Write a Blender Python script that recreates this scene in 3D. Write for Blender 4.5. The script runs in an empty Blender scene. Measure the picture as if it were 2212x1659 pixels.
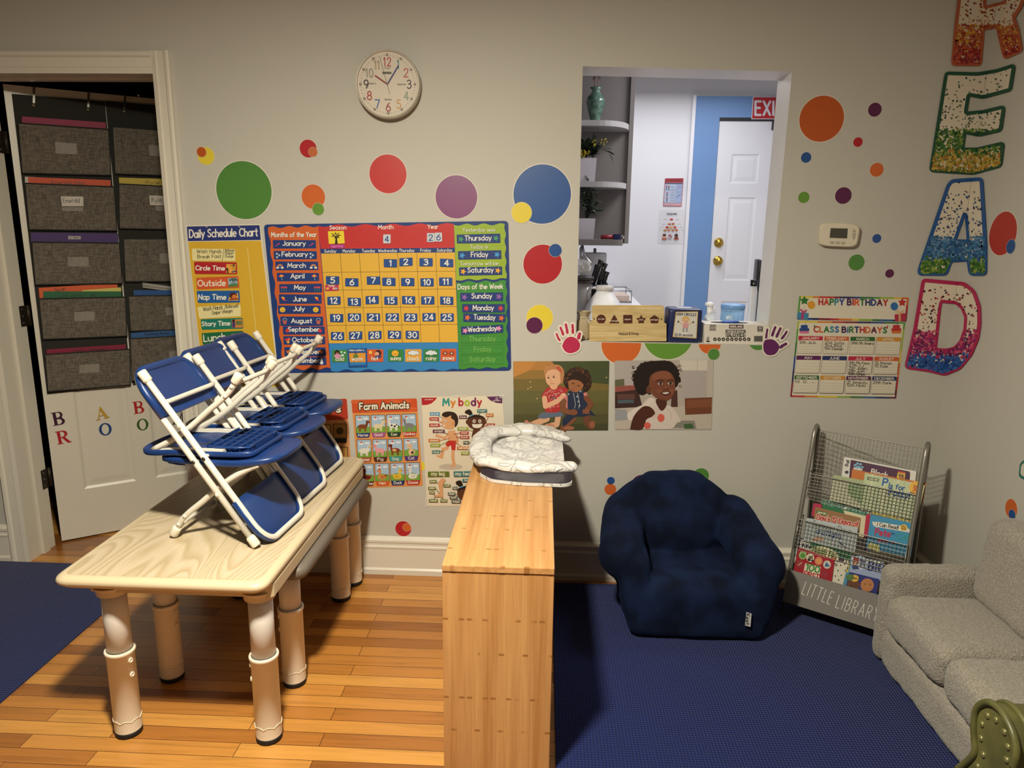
import bpy, bmesh, math, random
import numpy as np
from mathutils import Vector, Matrix
from mathutils.geometry import tessellate_polygon
random.seed(7)
SC = bpy.context.scene
COL = SC.collection

# ---------------------------------------------------------------- camera
FPX, PITCH, YAW, ROLL = 1550.0, 0.211953582, -0.0425472080, -0.0119614751
CXP, CYP = 1106.0, 829.5
DCAM = 2.85
HCAM = 1.4629
def _rot():
    cp, sp, cy, sy, cr, sr = math.cos(PITCH), math.sin(PITCH), math.cos(YAW), math.sin(YAW), math.cos(ROLL), math.sin(ROLL)
    fwd = np.array([sy*cp, cy*cp, -sp]); right = np.array([cy, -sy, 0.0]); down = np.cross(fwd, right)
    return np.array([cr*right + sr*down, -sr*right + cr*down, fwd])
RM = _rot()
CAMP = np.array([0.0, -DCAM, HCAM])
cam = bpy.data.cameras.new('camera')
cam.sensor_fit = 'HORIZONTAL'; cam.sensor_width = 36.0; cam.lens = 36.0*FPX/2212.0
cam.clip_start = 0.02
camo = bpy.data.objects.new('camera', cam); COL.objects.link(camo)
m4 = Matrix.Identity(4)
for i in range(3):
    m4[i][0] = RM[0][i]; m4[i][1] = -RM[1][i]; m4[i][2] = -RM[2][i]; m4[i][3] = CAMP[i]
camo.matrix_world = m4
SC.camera = camo

# ---------------------------------------------------------------- world, lights, exposure
w = bpy.data.worlds.new('world'); SC.world = w; w.use_nodes = True
w.node_tree.nodes['Background'].inputs[0].default_value = (0.9, 0.85, 0.8, 1)
w.node_tree.nodes['Background'].inputs[1].default_value = 0.02
SC.view_settings.view_transform = 'Standard'; SC.view_settings.look = 'None'
SC.view_settings.exposure = 0.0; SC.view_settings.gamma = 1.0
SC.view_settings.use_curve_mapping = False
def area(name, loc, size, energy, col, rot=(0, 0, 0), shape='DISK', size_y=None, spread=None):
    l = bpy.data.lights.new(name, 'AREA'); l.shape = shape; l.size = size
    if size_y: l.size_y = size_y
    l.energy = energy; l.color = col
    if spread: l.spread = spread
    o = bpy.data.objects.new(name, l); COL.objects.link(o); o.location = loc; o.rotation_euler = rot
    return o
area('ceiling_lamp_light', (-0.45, -1.95, 2.28), 0.16, 90, (1.0, 0.935, 0.755))
_p = bpy.data.lights.new('lamp_globe_light', 'POINT'); _p.energy = 34; _p.color = (1.0, 0.935, 0.755); _p.shadow_soft_size = 0.08
_o = bpy.data.objects.new('lamp_globe_light', _p); COL.objects.link(_o); _o.location = (-0.45, -1.95, 2.3)
area('kitchen_light', (0.9, 1.9, 2.46), 1.2, 17, (0.95, 0.955, 1.0), shape='RECTANGLE', size_y=1.2)
area('kitchen_shelf_fill', (1.1, 0.55, 2.46), 0.5, 19, (0.97, 0.96, 1.0), shape='RECTANGLE', size_y=0.5)  # added fill with no lamp behind it, lifts the grey end shelves

# ---------------------------------------------------------------- projection helpers: a photo pixel onto a plane of the room
def ray(px, py): return np.array([(px-CXP)/FPX, (py-CYP)/FPX, 1.0]) @ RM
def W(px, py, y=0.0):
    d = ray(px, py); return CAMP + d*((y+DCAM)/d[1])
def F(px, py, z=0.0):
    d = ray(px, py); return CAMP + d*((z-HCAM)/d[2])
def PX(px, py, x):
    d = ray(px, py); return CAMP + d*(x/d[0])
def PL(px, py, p0, n):
    d = ray(px, py); n = np.array(n, float); return CAMP + d*(np.dot(np.array(p0)-CAMP, n)/np.dot(d, n))

# ---------------------------------------------------------------- materials
def lin(h):
    h = h.lstrip('#'); r = []
    for i in (0, 2, 4):
        c = int(h[i:i+2], 16)/255.0
        r.append(c/12.92 if c <= 0.04045 else ((c+0.055)/1.055)**2.4)
    return (*r, 1.0)
_mats = {}
def M(hexc, rough=0.6, metal=0.0, spec=0.4, name=None, bump=0.0, bscale=200.0):
    k = (hexc, rough, metal, spec, name, bump)
    if k in _mats: return _mats[k]
    m = bpy.data.materials.new(name or 'paint_'+hexc.strip('#')); m.use_nodes = True
    nt = m.node_tree; b = nt.nodes['Principled BSDF']
    b.inputs['Base Color'].default_value = lin(hexc)
    b.inputs['Roughness'].default_value = rough; b.inputs['Metallic'].default_value = metal
    b.inputs['Specular IOR Level'].default_value = spec
    if bump:
        tc = nt.nodes.new('ShaderNodeTexCoord'); n = nt.nodes.new('ShaderNodeTexNoise'); n.inputs['Scale'].default_value = bscale
        n.inputs['Detail'].default_value = 3
        bp = nt.nodes.new('ShaderNodeBump'); bp.inputs['Strength'].default_value = bump; bp.inputs['Distance'].default_value = 0.002
        nt.links.new(tc.outputs['Object'], n.inputs['Vector']); nt.links.new(n.outputs['Fac'], bp.inputs['Height'])
        nt.links.new(bp.outputs['Normal'], b.inputs['Normal'])
    _mats[k] = m; return m
class NT:
    """small helper to write node materials"""
    def __init__(s, name, rough=0.5):
        s.m = bpy.data.materials.new(name); s.m.use_nodes = True; s.t = s.m.node_tree
        s.b = s.t.nodes['Principled BSDF']; s.b.inputs['Roughness'].default_value = rough
    def n(s, typ, **kw):
        nd = s.t.nodes.new('ShaderNode'+typ)
        for k, v in kw.items():
            if k in nd.inputs: nd.inputs[k].default_value = v
            else: setattr(nd, k, v)
        return nd
    def l(s, a, b): s.t.links.new(a, b)
    def coords(s, scale=(1, 1, 1), rot=(0, 0, 0), loc=(0, 0, 0), out='Object'):
        tc = s.n('TexCoord'); mp = s.n('Mapping')
        mp.inputs['Scale'].default_value = scale; mp.inputs['Rotation'].default_value = rot; mp.inputs['Location'].default_value = loc
        s.l(tc.outputs[out], mp.inputs['Vector']); return mp.outputs['Vector']
    def ramp(s, fac, stops):
        r = s.n('ValToRGB'); e = r.color_ramp.elements
        while len(e) < len(stops): e.new(0.5)
        for el, (p, c) in zip(e, stops): el.position = p; el.color = lin(c) if isinstance(c, str) else (c, c, c, 1)
        s.l(fac, r.inputs[0]); return r.outputs[0]
    def mix(s, fac, a, b, mode='MIX'):
        x = s.n('MixRGB', blend_type=mode)
        for i, v in ((0, fac), (1, a), (2, b)):
            if hasattr(v, 'is_linked'): s.l(v, x.inputs[i])
            elif isinstance(v, str): x.inputs[i].default_value = lin(v)
            elif isinstance(v, (int, float)) and i == 0: x.inputs[i].default_value = v
            else: x.inputs[i].default_value = (v, v, v, 1)
        return x.outputs[0]
    def bump(s, h, strength=0.3, dist=0.002):
        bp = s.n('Bump'); bp.inputs['Strength'].default_value = strength; bp.inputs['Distance'].default_value = dist
        s.l(h, bp.inputs['Height']); s.l(bp.outputs['Normal'], s.b.inputs['Normal'])
    def color(s, c): s.l(c, s.b.inputs['Base Color'])

def mat_floor():
    k = NT('oak_strip_floor', 0.32)
    v = k.coords()
    br = k.n('TexBrick', offset=0.37, offset_frequency=2, squash=1.0)
    br.inputs['Scale'].default_value = 1.0; br.inputs['Brick Width'].default_value = 0.62; br.inputs['Row Height'].default_value = 0.0565
    br.inputs['Mortar Size'].default_value = 0.0009; br.inputs['Mortar Smooth'].default_value = 0.0; br.inputs['Bias'].default_value = 0.0
    br.inputs['Color1'].default_value = (0, 0, 0, 1); br.inputs['Color2'].default_value = (1, 1, 1, 1); br.inputs['Mortar'].default_value = (0.5, 0.5, 0.5, 1)
    k.l(v, br.inputs['Vector'])
    tone = k.ramp(br.outputs['Color'], [(0.0, '#8C5626'), (0.35, '#A96D31'), (0.7, '#BC7F3B'), (1.0, '#CC9248')])
    # grain, shifted per strip
    cm = k.n('CombineXYZ'); sep = k.n('SeparateXYZ'); k.l(v, sep.inputs[0])
    ad = k.n('Math', operation='MULTIPLY_ADD'); k.l(br.outputs['Color'], ad.inputs[0]); ad.inputs[1].default_value = 13.0; k.l(sep.outputs[0], ad.inputs[2])
    k.l(ad.outputs[0], cm.inputs[0]); k.l(sep.outputs[1], cm.inputs[1])
    mp = k.n('Mapping'); mp.inputs['Scale'].default_value = (3.0, 60, 1); k.l(cm.outputs[0], mp.inputs['Vector'])
    n1 = k.n('TexNoise'); n1.inputs['Scale'].default_value = 1.0; n1.inputs['Detail'].default_value = 6; n1.inputs['Distortion'].default_value = 1.2; k.l(mp.outputs[0], n1.inputs['Vector'])
    g = k.ramp(n1.outputs['Fac'], [(0.3, 0.55), (0.5, 0.95), (0.75, 1.08)])
    c = k.mix(0.55, tone, g, 'MULTIPLY')
    c = k.mix(br.outputs['Fac'], c, '#3A2010')
    k.color(c)
    k.bump(n1.outputs['Fac'], 0.06, 0.002)
    k.b.inputs['Coat Weight'].default_value = 0.25; k.b.inputs['Coat Roughness'].default_value = 0.18
    return k.m
def mat_rug():
    k = NT('navy_rug_weave', 0.95); v = k.coords()
    w1 = k.n('TexWave', wave_type='BANDS', bands_direction='X'); w1.inputs['Scale'].default_value = 32; w1.inputs['Distortion'].default_value = 0.6; w1.inputs['Detail Scale'].default_value = 20
    w2 = k.n('TexWave', wave_type='BANDS', bands_direction='Y'); w2.inputs['Scale'].default_value = 32; w2.inputs['Distortion'].default_value = 0.6; w2.inputs['Detail Scale'].default_value = 20
    k.l(v, w1.inputs['Vector']); k.l(v, w2.inputs['Vector'])
    h = k.mix(0.5, w1.outputs['Fac'], w2.outputs['Fac'], 'ADD')
    n = k.n('TexNoise'); n.inputs['Scale'].default_value = 350; k.l(v, n.inputs['Vector'])
    c = k.ramp(h, [(0.0, '#0A1334'), (1.0, '#16235C')])
    k.color(k.mix(0.35, c, n.outputs['Fac'], 'SOFT_LIGHT')); k.bump(h, 0.6, 0.003)
    k.b.inputs['Sheen Weight'].default_value = 0.15; k.b.inputs['Specular IOR Level'].default_value = 0.1
    return k.m
def mat_bamboo(axis):
    # axis: the direction of the grain in object space
    k = NT('bamboo_grain_'+axis, 0.42)
    sc = {'z': (1, 1, .03), 'y': (1, .03, 1)}[axis]
    v = k.coords(scale=sc); v2 = k.coords()
    n = k.n('TexNoise'); n.inputs['Scale'].default_value = 210; n.inputs['Detail'].default_value = 4; k.l(v, n.inputs['Vector'])
    n2 = k.n('TexNoise'); n2.inputs['Scale'].default_value = 45; n2.inputs['Detail'].default_value = 1; k.l(v, n2.inputs['Vector'])
    base = k.ramp(n2.outputs['Fac'], [(0.3, '#B5814A'), (0.5, '#C2905A'), (0.7, '#CB9B62')])
    c = k.mix(0.5, base, k.ramp(n.outputs['Fac'], [(0.35, 0.72), (0.6, 1.0)]), 'MULTIPLY')
    # nodes of the bamboo strips: sparse short bars across the grain
    br = k.n('TexBrick', offset=0.43, offset_frequency=3)
    mp = k.n('Mapping'); mp.inputs['Rotation'].default_value = (math.radians(90), 0, 0) if axis == 'z' else (0, 0, 0)
    k.l(v2, mp.inputs['Vector'])
    sp = k.n('SeparateXYZ'); k.l(v2, sp.inputs[0])
    cb = k.n('CombineXYZ'); k.l(sp.outputs[2 if axis == 'z' else 1], cb.inputs[0]); k.l(sp.outputs[0], cb.inputs[1])
    br.inputs['Scale'].default_value = 1; br.inputs['Brick Width'].default_value = 0.23; br.inputs['Row Height'].default_value = 0.021
    br.inputs['Mortar Size'].default_value = 0.0045; br.inputs['Mortar Smooth'].default_value = 0.6
    k.l(cb.outputs[0], br.inputs['Vector'])
    # keep only the crossing marks (where the along-grain mortar is), by comparing with a row-only brick
    br2 = k.n('TexBrick', offset=0.43, offset_frequency=3)
    br2.inputs['Scale'].default_value = 1; br2.inputs['Brick Width'].default_value = 500.0; br2.inputs['Row Height'].default_value = 0.021
    br2.inputs['Mortar Size'].default_value = 0.0045; br2.inputs['Mortar Smooth'].default_value = 0.6
    k.l(cb.outputs[0], br2.inputs['Vector'])
    sb = k.n('Math', operation='SUBTRACT', use_clamp=True); k.l(br.outputs['Fac'], sb.inputs[0]); k.l(br2.outputs['Fac'], sb.inputs[1])
    n3 = k.n('TexNoise'); n3.inputs['Scale'].default_value = 14; k.l(v2, n3.inputs['Vector'])
    gate = k.ramp(n3.outputs['Fac'], [(0.44, 0.0), (0.52, 0.9)])
    ml = k.n('Math', operation='MULTIPLY'); k.l(sb.outputs[0], ml.inputs[0]); k.l(gate, ml.inputs[1])
    k.color(k.mix(ml.outputs[0], c, '#8F5F30'))
    return k.m
def mat_tabletop():
    k = NT('pale_ash_tabletop', 0.38)
    v = k.coords(scale=(1.0, 0.16, 1.0))
    n = k.n('TexNoise'); n.inputs['Scale'].default_value = 3.2; n.inputs['Detail'].default_value = 1.2; n.inputs['Distortion'].default_value = 0.7; k.l(v, n.inputs['Vector'])
    mu = k.n('Math', operation='MULTIPLY'); k.l(n.outputs['Fac'], mu.inputs[0]); mu.inputs[1].default_value = 46.0
    fr = k.n('Math', operation='FRACT'); k.l(mu.outputs[0], fr.inputs[0])
    c = k.ramp(fr.outputs[0], [(0.0, '#CDBBA0'), (0.35, '#C9B699'), (0.75, '#B7A481'), (1.0, '#CDBBA0')])
    n2 = k.n('TexNoise'); n2.inputs['Scale'].default_value = 300; k.l(k.coords(scale=(1, .05, 1)), n2.inputs['Vector'])
    c = k.mix(0.3, c, k.ramp(n2.outputs['Fac'], [(0.35, 0.75), (0.6, 1.0)]), 'MULTIPLY')
    k.color(c); return k.m
def mat_sherpa():
    k = NT('grey_sherpa_fleece', 0.95); v = k.coords()
    vo = k.n('TexVoronoi', feature='SMOOTH_F1'); vo.inputs['Scale'].default_value = 210; k.l(v, vo.inputs['Vector'])
    n = k.n('TexNoise'); n.inputs['Scale'].default_value = 170; n.inputs['Detail'].default_value = 3; k.l(v, n.inputs['Vector'])
    h = k.mix(0.5, vo.outputs['Distance'], n.outputs['Fac'])
    k.color(k.ramp(n.outputs['Fac'], [(0.3, '#857E74'), (0.7, '#A69F94')])); k.bump(h, 0.9, 0.006)
    k.b.inputs['Sheen Weight'].default_value = 0.2; k.b.inputs['Specular IOR Level'].default_value = 0.1
    return k.m
def mat_plush(name, c0, c1, scale=9):
    k = NT(name, 0.9); v = k.coords()
    n = k.n('TexNoise'); n.inputs['Scale'].default_value = scale; n.inputs['Detail'].default_value = 3; k.l(v, n.inputs['Vector'])
    n2 = k.n('TexNoise'); n2.inputs['Scale'].default_value = 500; k.l(v, n2.inputs['Vector'])
    k.color(k.ramp(n.outputs['Fac'], [(0.38, c0), (0.62, c1)])); k.bump(n2.outputs['Fac'], 0.3, 0.003)
    k.b.inputs['Sheen Weight'].default_value = 0.12; k.b.inputs['Sheen Tint'].default_value = lin('#33487F'); k.b.inputs['Specular IOR Level'].default_value = 0.15
    return k.m
def mat_linen():
    k = NT('taupe_linen_weave', 0.9); v = k.coords()
    a = k.n('TexNoise'); a.inputs['Scale'].default_value = 260; k.l(k.coords(scale=(1, 1, .12)), a.inputs['Vector'])
    b = k.n('TexNoise'); b.inputs['Scale'].default_value = 260; k.l(k.coords(scale=(.12, .12, 1)), b.inputs['Vector'])
    f = k.mix(0.5, a.outputs['Fac'], b.outputs['Fac'])
    k.color(k.ramp(f, [(0.4, '#4D463E'), (0.6, '#70675B')])); k.bump(f, 0.3, 0.001); return k.m
def mat_wallpaint():
    k = NT('greige_wall_paint', 0.55); v = k.coords()
    n = k.n('TexNoise'); n.inputs['Scale'].default_value = 180; n.inputs['Detail'].default_value = 2; k.l(v, n.inputs['Vector'])
    k.b.inputs['Base Color'].default_value = lin('#B9B5AC'); k.b.inputs['Specular IOR Level'].default_value = 0.3
    k.bump(n.outputs['Fac'], 0.05, 0.001); return k.m
def mat_leather():
    k = NT('olive_green_leather', 0.42); v = k.coords()
    n = k.n('TexNoise'); n.inputs['Scale'].default_value = 11; n.inputs['Detail'].default_value = 3; k.l(v, n.inputs['Vector'])
    vo = k.n('TexVoronoi'); vo.inputs['Scale'].default_value = 320; k.l(v, vo.inputs['Vector'])
    k.color(k.ramp(n.outputs['Fac'], [(0.35, '#4A4A26'), (0.65, '#666438')])); k.bump(vo.outputs['Distance'], 0.12, 0.001); return k.m
def mat_clear(name, col=(1, 1, 1, 1), rough=0.05, alpha=0.3):
    k = NT(name, rough); k.b.inputs['Base Color'].default_value = col; k.b.inputs['Alpha'].default_value = alpha
    k.b.inputs['Specular IOR Level'].default_value = 0.8; return k.m
FLOOR, RUG, BAMZ, BAMY, TOPM, SHERPA, LINEN, WALLP, LEATHER = mat_floor(), mat_rug(), mat_bamboo('z'), mat_bamboo('y'), mat_tabletop(), mat_sherpa(), mat_linen(), mat_wallpaint(), mat_leather()
NAVYPLUSH = mat_plush('navy_plush', '#060E20', '#101D3A')
TRIM = M('#D3CCBE', 0.35, name='cream_trim_paint')
WHITEMETAL = M('#D8D2C6', 0.28, name='white_powder_coat', spec=0.5)
WHITEPL = M('#DDD5C4', 0.4, name='white_plastic_cap')
BLUEPL = M('#18366F', 0.35, name='blue_plastic', spec=0.5)
CREAMPL = M('#CDBB9B', 0.4, name='cream_plastic'); LEGPL = M('#E2D6C2', 0.4, name='cream_plastic_lit_copy')  # leg copy of the cream plastic, lightened for the light the sleeves catch
DARKPL = M('#151413', 0.6, name='black_rubber')
GREYMETAL = M('#8C8880', 0.35, 0.6, name='grey_coated_wire')
# ---------------------------------------------------------------- object helpers
WL = {}      # world location of each object's origin
def tag(o, label=None, cat=None, group=None, kind=None):
    if label: o['label'] = label
    if cat: o['category'] = cat
    if group: o['group'] = group
    if kind: o['kind'] = kind
    return o
def thing(name, label, cat, loc=(0, 0, 0), group=None):
    o = bpy.data.objects.new(name, None); COL.objects.link(o); o.location = loc; o.empty_display_size = 0.05
    WL[o] = Vector(loc); return tag(o, label, cat, group)
def link(name, me, parent, origin):
    o = bpy.data.objects.new(name, me); COL.objects.link(o)
    origin = Vector(origin)
    if parent is not None:
        o.parent = parent; o.location = origin - WL[parent]
    else: o.location = origin
    WL[o] = origin; return o
class MB:
    def __init__(s): s.v = []; s.f = []; s.fm = []; s.ms = []; s.sm = []
    def mi(s, m):
        if m not in s.ms: s.ms.append(m)
        return s.ms.index(m)
    def add(s, vs, fs, m, smooth=False):
        b = len(s.v); s.v += [tuple(float(c) for c in p) for p in vs]; i = s.mi(m)
        for f in fs: s.f.append([b+k for k in f]); s.fm.append(i); s.sm.append(smooth)
    def poly(s, pts, m): s.add(pts, [list(range(len(pts)))], m)
    def box(s, a, b, m):
        x0, y0, z0 = a; x1, y1, z1 = b
        vs = [(x0,y0,z0),(x1,y0,z0),(x1,y1,z0),(x0,y1,z0),(x0,y0,z1),(x1,y0,z1),(x1,y1,z1),(x0,y1,z1)]
        s.add(vs, [[0,3,2,1],[4,5,6,7],[0,1,5,4],[1,2,6,5],[2,3,7,6],[3,0,4,7]], m)
    def hexa(s, q0, q1, m):   # two quads, same winding
        vs = list(q0)+list(q1); n = len(q0)
        fs = [list(range(n))[::-1], list(range(n, 2*n))]+[[i, (i+1) % n, n+(i+1) % n, n+i] for i in range(n)]
        s.add(vs, fs, m)
    def tube(s, path, r, m, n=10, caps=True, smooth=True, closed=False):
        P = [Vector(p) for p in path]; k = len(P); rr = r if isinstance(r, (list, tuple)) else [r]*k
        T = []
        for i in range(k):
            a = P[(i-1) % k] if (closed or i > 0) else P[i]; b = P[(i+1) % k] if (closed or i < k-1) else P[i]
            T.append((b-a).normalized())
        up = Vector((0, 0, 1)) if abs(T[0].z) < 0.9 else Vector((1, 0, 0))
        nrm = (up - T[0]*up.dot(T[0])).normalized(); vs = []
        for i in range(k):
            nrm = (nrm - T[i]*nrm.dot(T[i])).normalized(); bi = T[i].cross(nrm)
            for j in range(n):
                a = 2*math.pi*j/n; vs.append(P[i] + (nrm*math.cos(a)+bi*math.sin(a))*rr[i])
        fs = []
        for i in range(k if closed else k-1):
            for j in range(n):
                a, b = i*n+j, i*n+(j+1) % n; c, d = ((i+1) % k)*n+(j+1) % n, ((i+1) % k)*n+j
                fs.append([a, b, c, d])
        s.add(vs, fs, m, smooth)
        if caps and not closed:
            b0 = len(s.v)-len(vs); i = s.mi(m)
            s.f.append([b0+j for j in range(n)][::-1]); s.fm.append(i); s.sm.append(False)
            s.f.append([b0+(k-1)*n+j for j in range(n)]); s.fm.append(i); s.sm.append(False)
    def cyl(s, a, b, r, m, n=20, r2=None): s.tube([a, b], [r, r if r2 is None else r2], m, n)
    def lathe(s, prof, c, m, n=24, ax=(0, 0, 1), smooth=True):
        # prof: (radius, height) list along the axis from c
        A = Vector(ax).normalized(); u = A.orthogonal().normalized(); w_ = A.cross(u); c = Vector(c); vs = []
        for r, h in prof:
            for j in range(n):
                t = 2*math.pi*j/n; vs.append(c + A*h + (u*math.cos(t)+w_*math.sin(t))*max(r, 1e-5))
        fs = [[i*n+j, i*n+(j+1) % n, (i+1)*n+(j+1) % n, (i+1)*n+j] for i in range(len(prof)-1) for j in range(n)]
        s.add(vs, fs, m, smooth)
    def ball(s, c, r, m, n=12, sc=(1, 1, 1)):
        vs = []; c = Vector(c); h = n//2
        for i in range(h+1):
            p = math.pi*i/h
            for j in range(n):
                t = 2*math.pi*j/n; vs.append(c+Vector((r*sc[0]*math.sin(p)*math.cos(t), r*sc[1]*math.sin(p)*math.sin(t), r*sc[2]*math.cos(p))))
        s.add(vs, [[i*n+j, (i+1)*n+j, (i+1)*n+(j+1) % n, i*n+(j+1) % n] for i in range(h) for j in range(n)], m, True)
    def grid(s, fn, nu, nv, m, smooth=True):
        vs = [fn(i/nu, j/nv) for j in range(nv+1) for i in range(nu+1)]
        s.add(vs, [[j*(nu+1)+i, j*(nu+1)+i+1, (j+1)*(nu+1)+i+1, (j+1)*(nu+1)+i] for j in range(nv) for i in range(nu)], m, smooth)
    def build(s, name, parent=None, origin=None, local=False):
        V = np.array(s.v)
        if local: o0 = Vector((0, 0, 0))
        elif origin is not None: o0 = Vector(origin)
        else:
            lo, hi = V.min(0), V.max(0); o0 = Vector(((lo[0]+hi[0])/2, (lo[1]+hi[1])/2, lo[2]))
        me = bpy.data.meshes.new(name)
        me.from_pydata([tuple(p) for p in (V-np.array(o0))], [], s.f)
        for m in s.ms: me.materials.append(m)
        me.polygons.foreach_set('material_index', s.fm); me.polygons.foreach_set('use_smooth', s.sm)
        me.validate(); me.update()
        if local:
            o = bpy.data.objects.new(name, me); COL.objects.link(o); o.parent = parent; WL[o] = Vector((0, 0, 0)); return o
        return link(name, me, parent, o0)
def struct(name, mb, **kw): return tag(mb.build(name, **kw), kind='structure')
def bm_obj(name, bm, m, parent=None, smooth=True, origin=None):
    me = bpy.data.meshes.new(name); bm.to_mesh(me); bm.free()
    co = np.empty(len(me.vertices)*3); me.vertices.foreach_get('co', co); co = co.reshape(-1, 3)
    lo, hi = co.min(0), co.max(0); o0 = np.array(origin) if origin is not None else np.array([(lo[0]+hi[0])/2, (lo[1]+hi[1])/2, lo[2]])
    co -= o0; me.vertices.foreach_set('co', co.reshape(-1)); me.materials.append(m)
    for p in me.polygons: p.use_smooth = smooth
    me.update(); return link(name, me, parent, o0)
def rbm(a, b, r, seg=3):
    """rounded box bmesh between corners a and b"""
    bm = bmesh.new(); bmesh.ops.create_cube(bm, size=1.0)
    for v in bm.verts:
        v.co = Vector([a[i] + (v.co[i]+0.5)*(b[i]-a[i]) for i in range(3)])
    if r > 0: bmesh.ops.bevel(bm, geom=bm.edges[:], offset=r, segments=seg, profile=0.5, affect='EDGES')
    return bm
def rbox(name, a, b, r, m, parent=None, seg=3): return bm_obj(name, rbm(a, b, r, seg), m, parent)
def melt(mb_or_list, voxel, smooth_it, m, name, parent=None, fn=None, origin=None):
    """fuse overlapping closed shapes into one soft continuous surface"""
    bm = bmesh.new()
    for b in mb_or_list:
        me = bpy.data.meshes.new('tmp'); b.to_mesh(me); b.free(); bm.from_mesh(me); bpy.data.meshes.remove(me)
    me = bpy.data.meshes.new('tmp'); bm.to_mesh(me); bm.free()
    o = bpy.data.objects.new('tmp', me); COL.objects.link(o)
    rm = o.modifiers.new('r', 'REMESH'); rm.mode = 'VOXEL'; rm.voxel_size = voxel
    sm = o.modifiers.new('s', 'SMOOTH'); sm.iterations = smooth_it; sm.factor = 0.5
    dg = bpy.context.evaluated_depsgraph_get(); dg.update()
    me2 = bpy.data.meshes.new_from_object(o.evaluated_get(dg)); bpy.data.objects.remove(o); bpy.data.meshes.remove(me)
    bm = bmesh.new(); bm.from_mesh(me2); bpy.data.meshes.remove(me2)
    if fn:
        for v in bm.verts: v.co = Vector(fn(v.co))
    return bm_obj(name, bm, m, parent, origin=origin)
def ell(c, r, n=24):
    bm = bmesh.new(); bmesh.ops.create_uvsphere(bm, u_segments=n, v_segments=n//2, radius=1.0)
    for v in bm.verts: v.co = Vector([c[i]+v.co[i]*r[i] for i in range(3)])
    return bm

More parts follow.
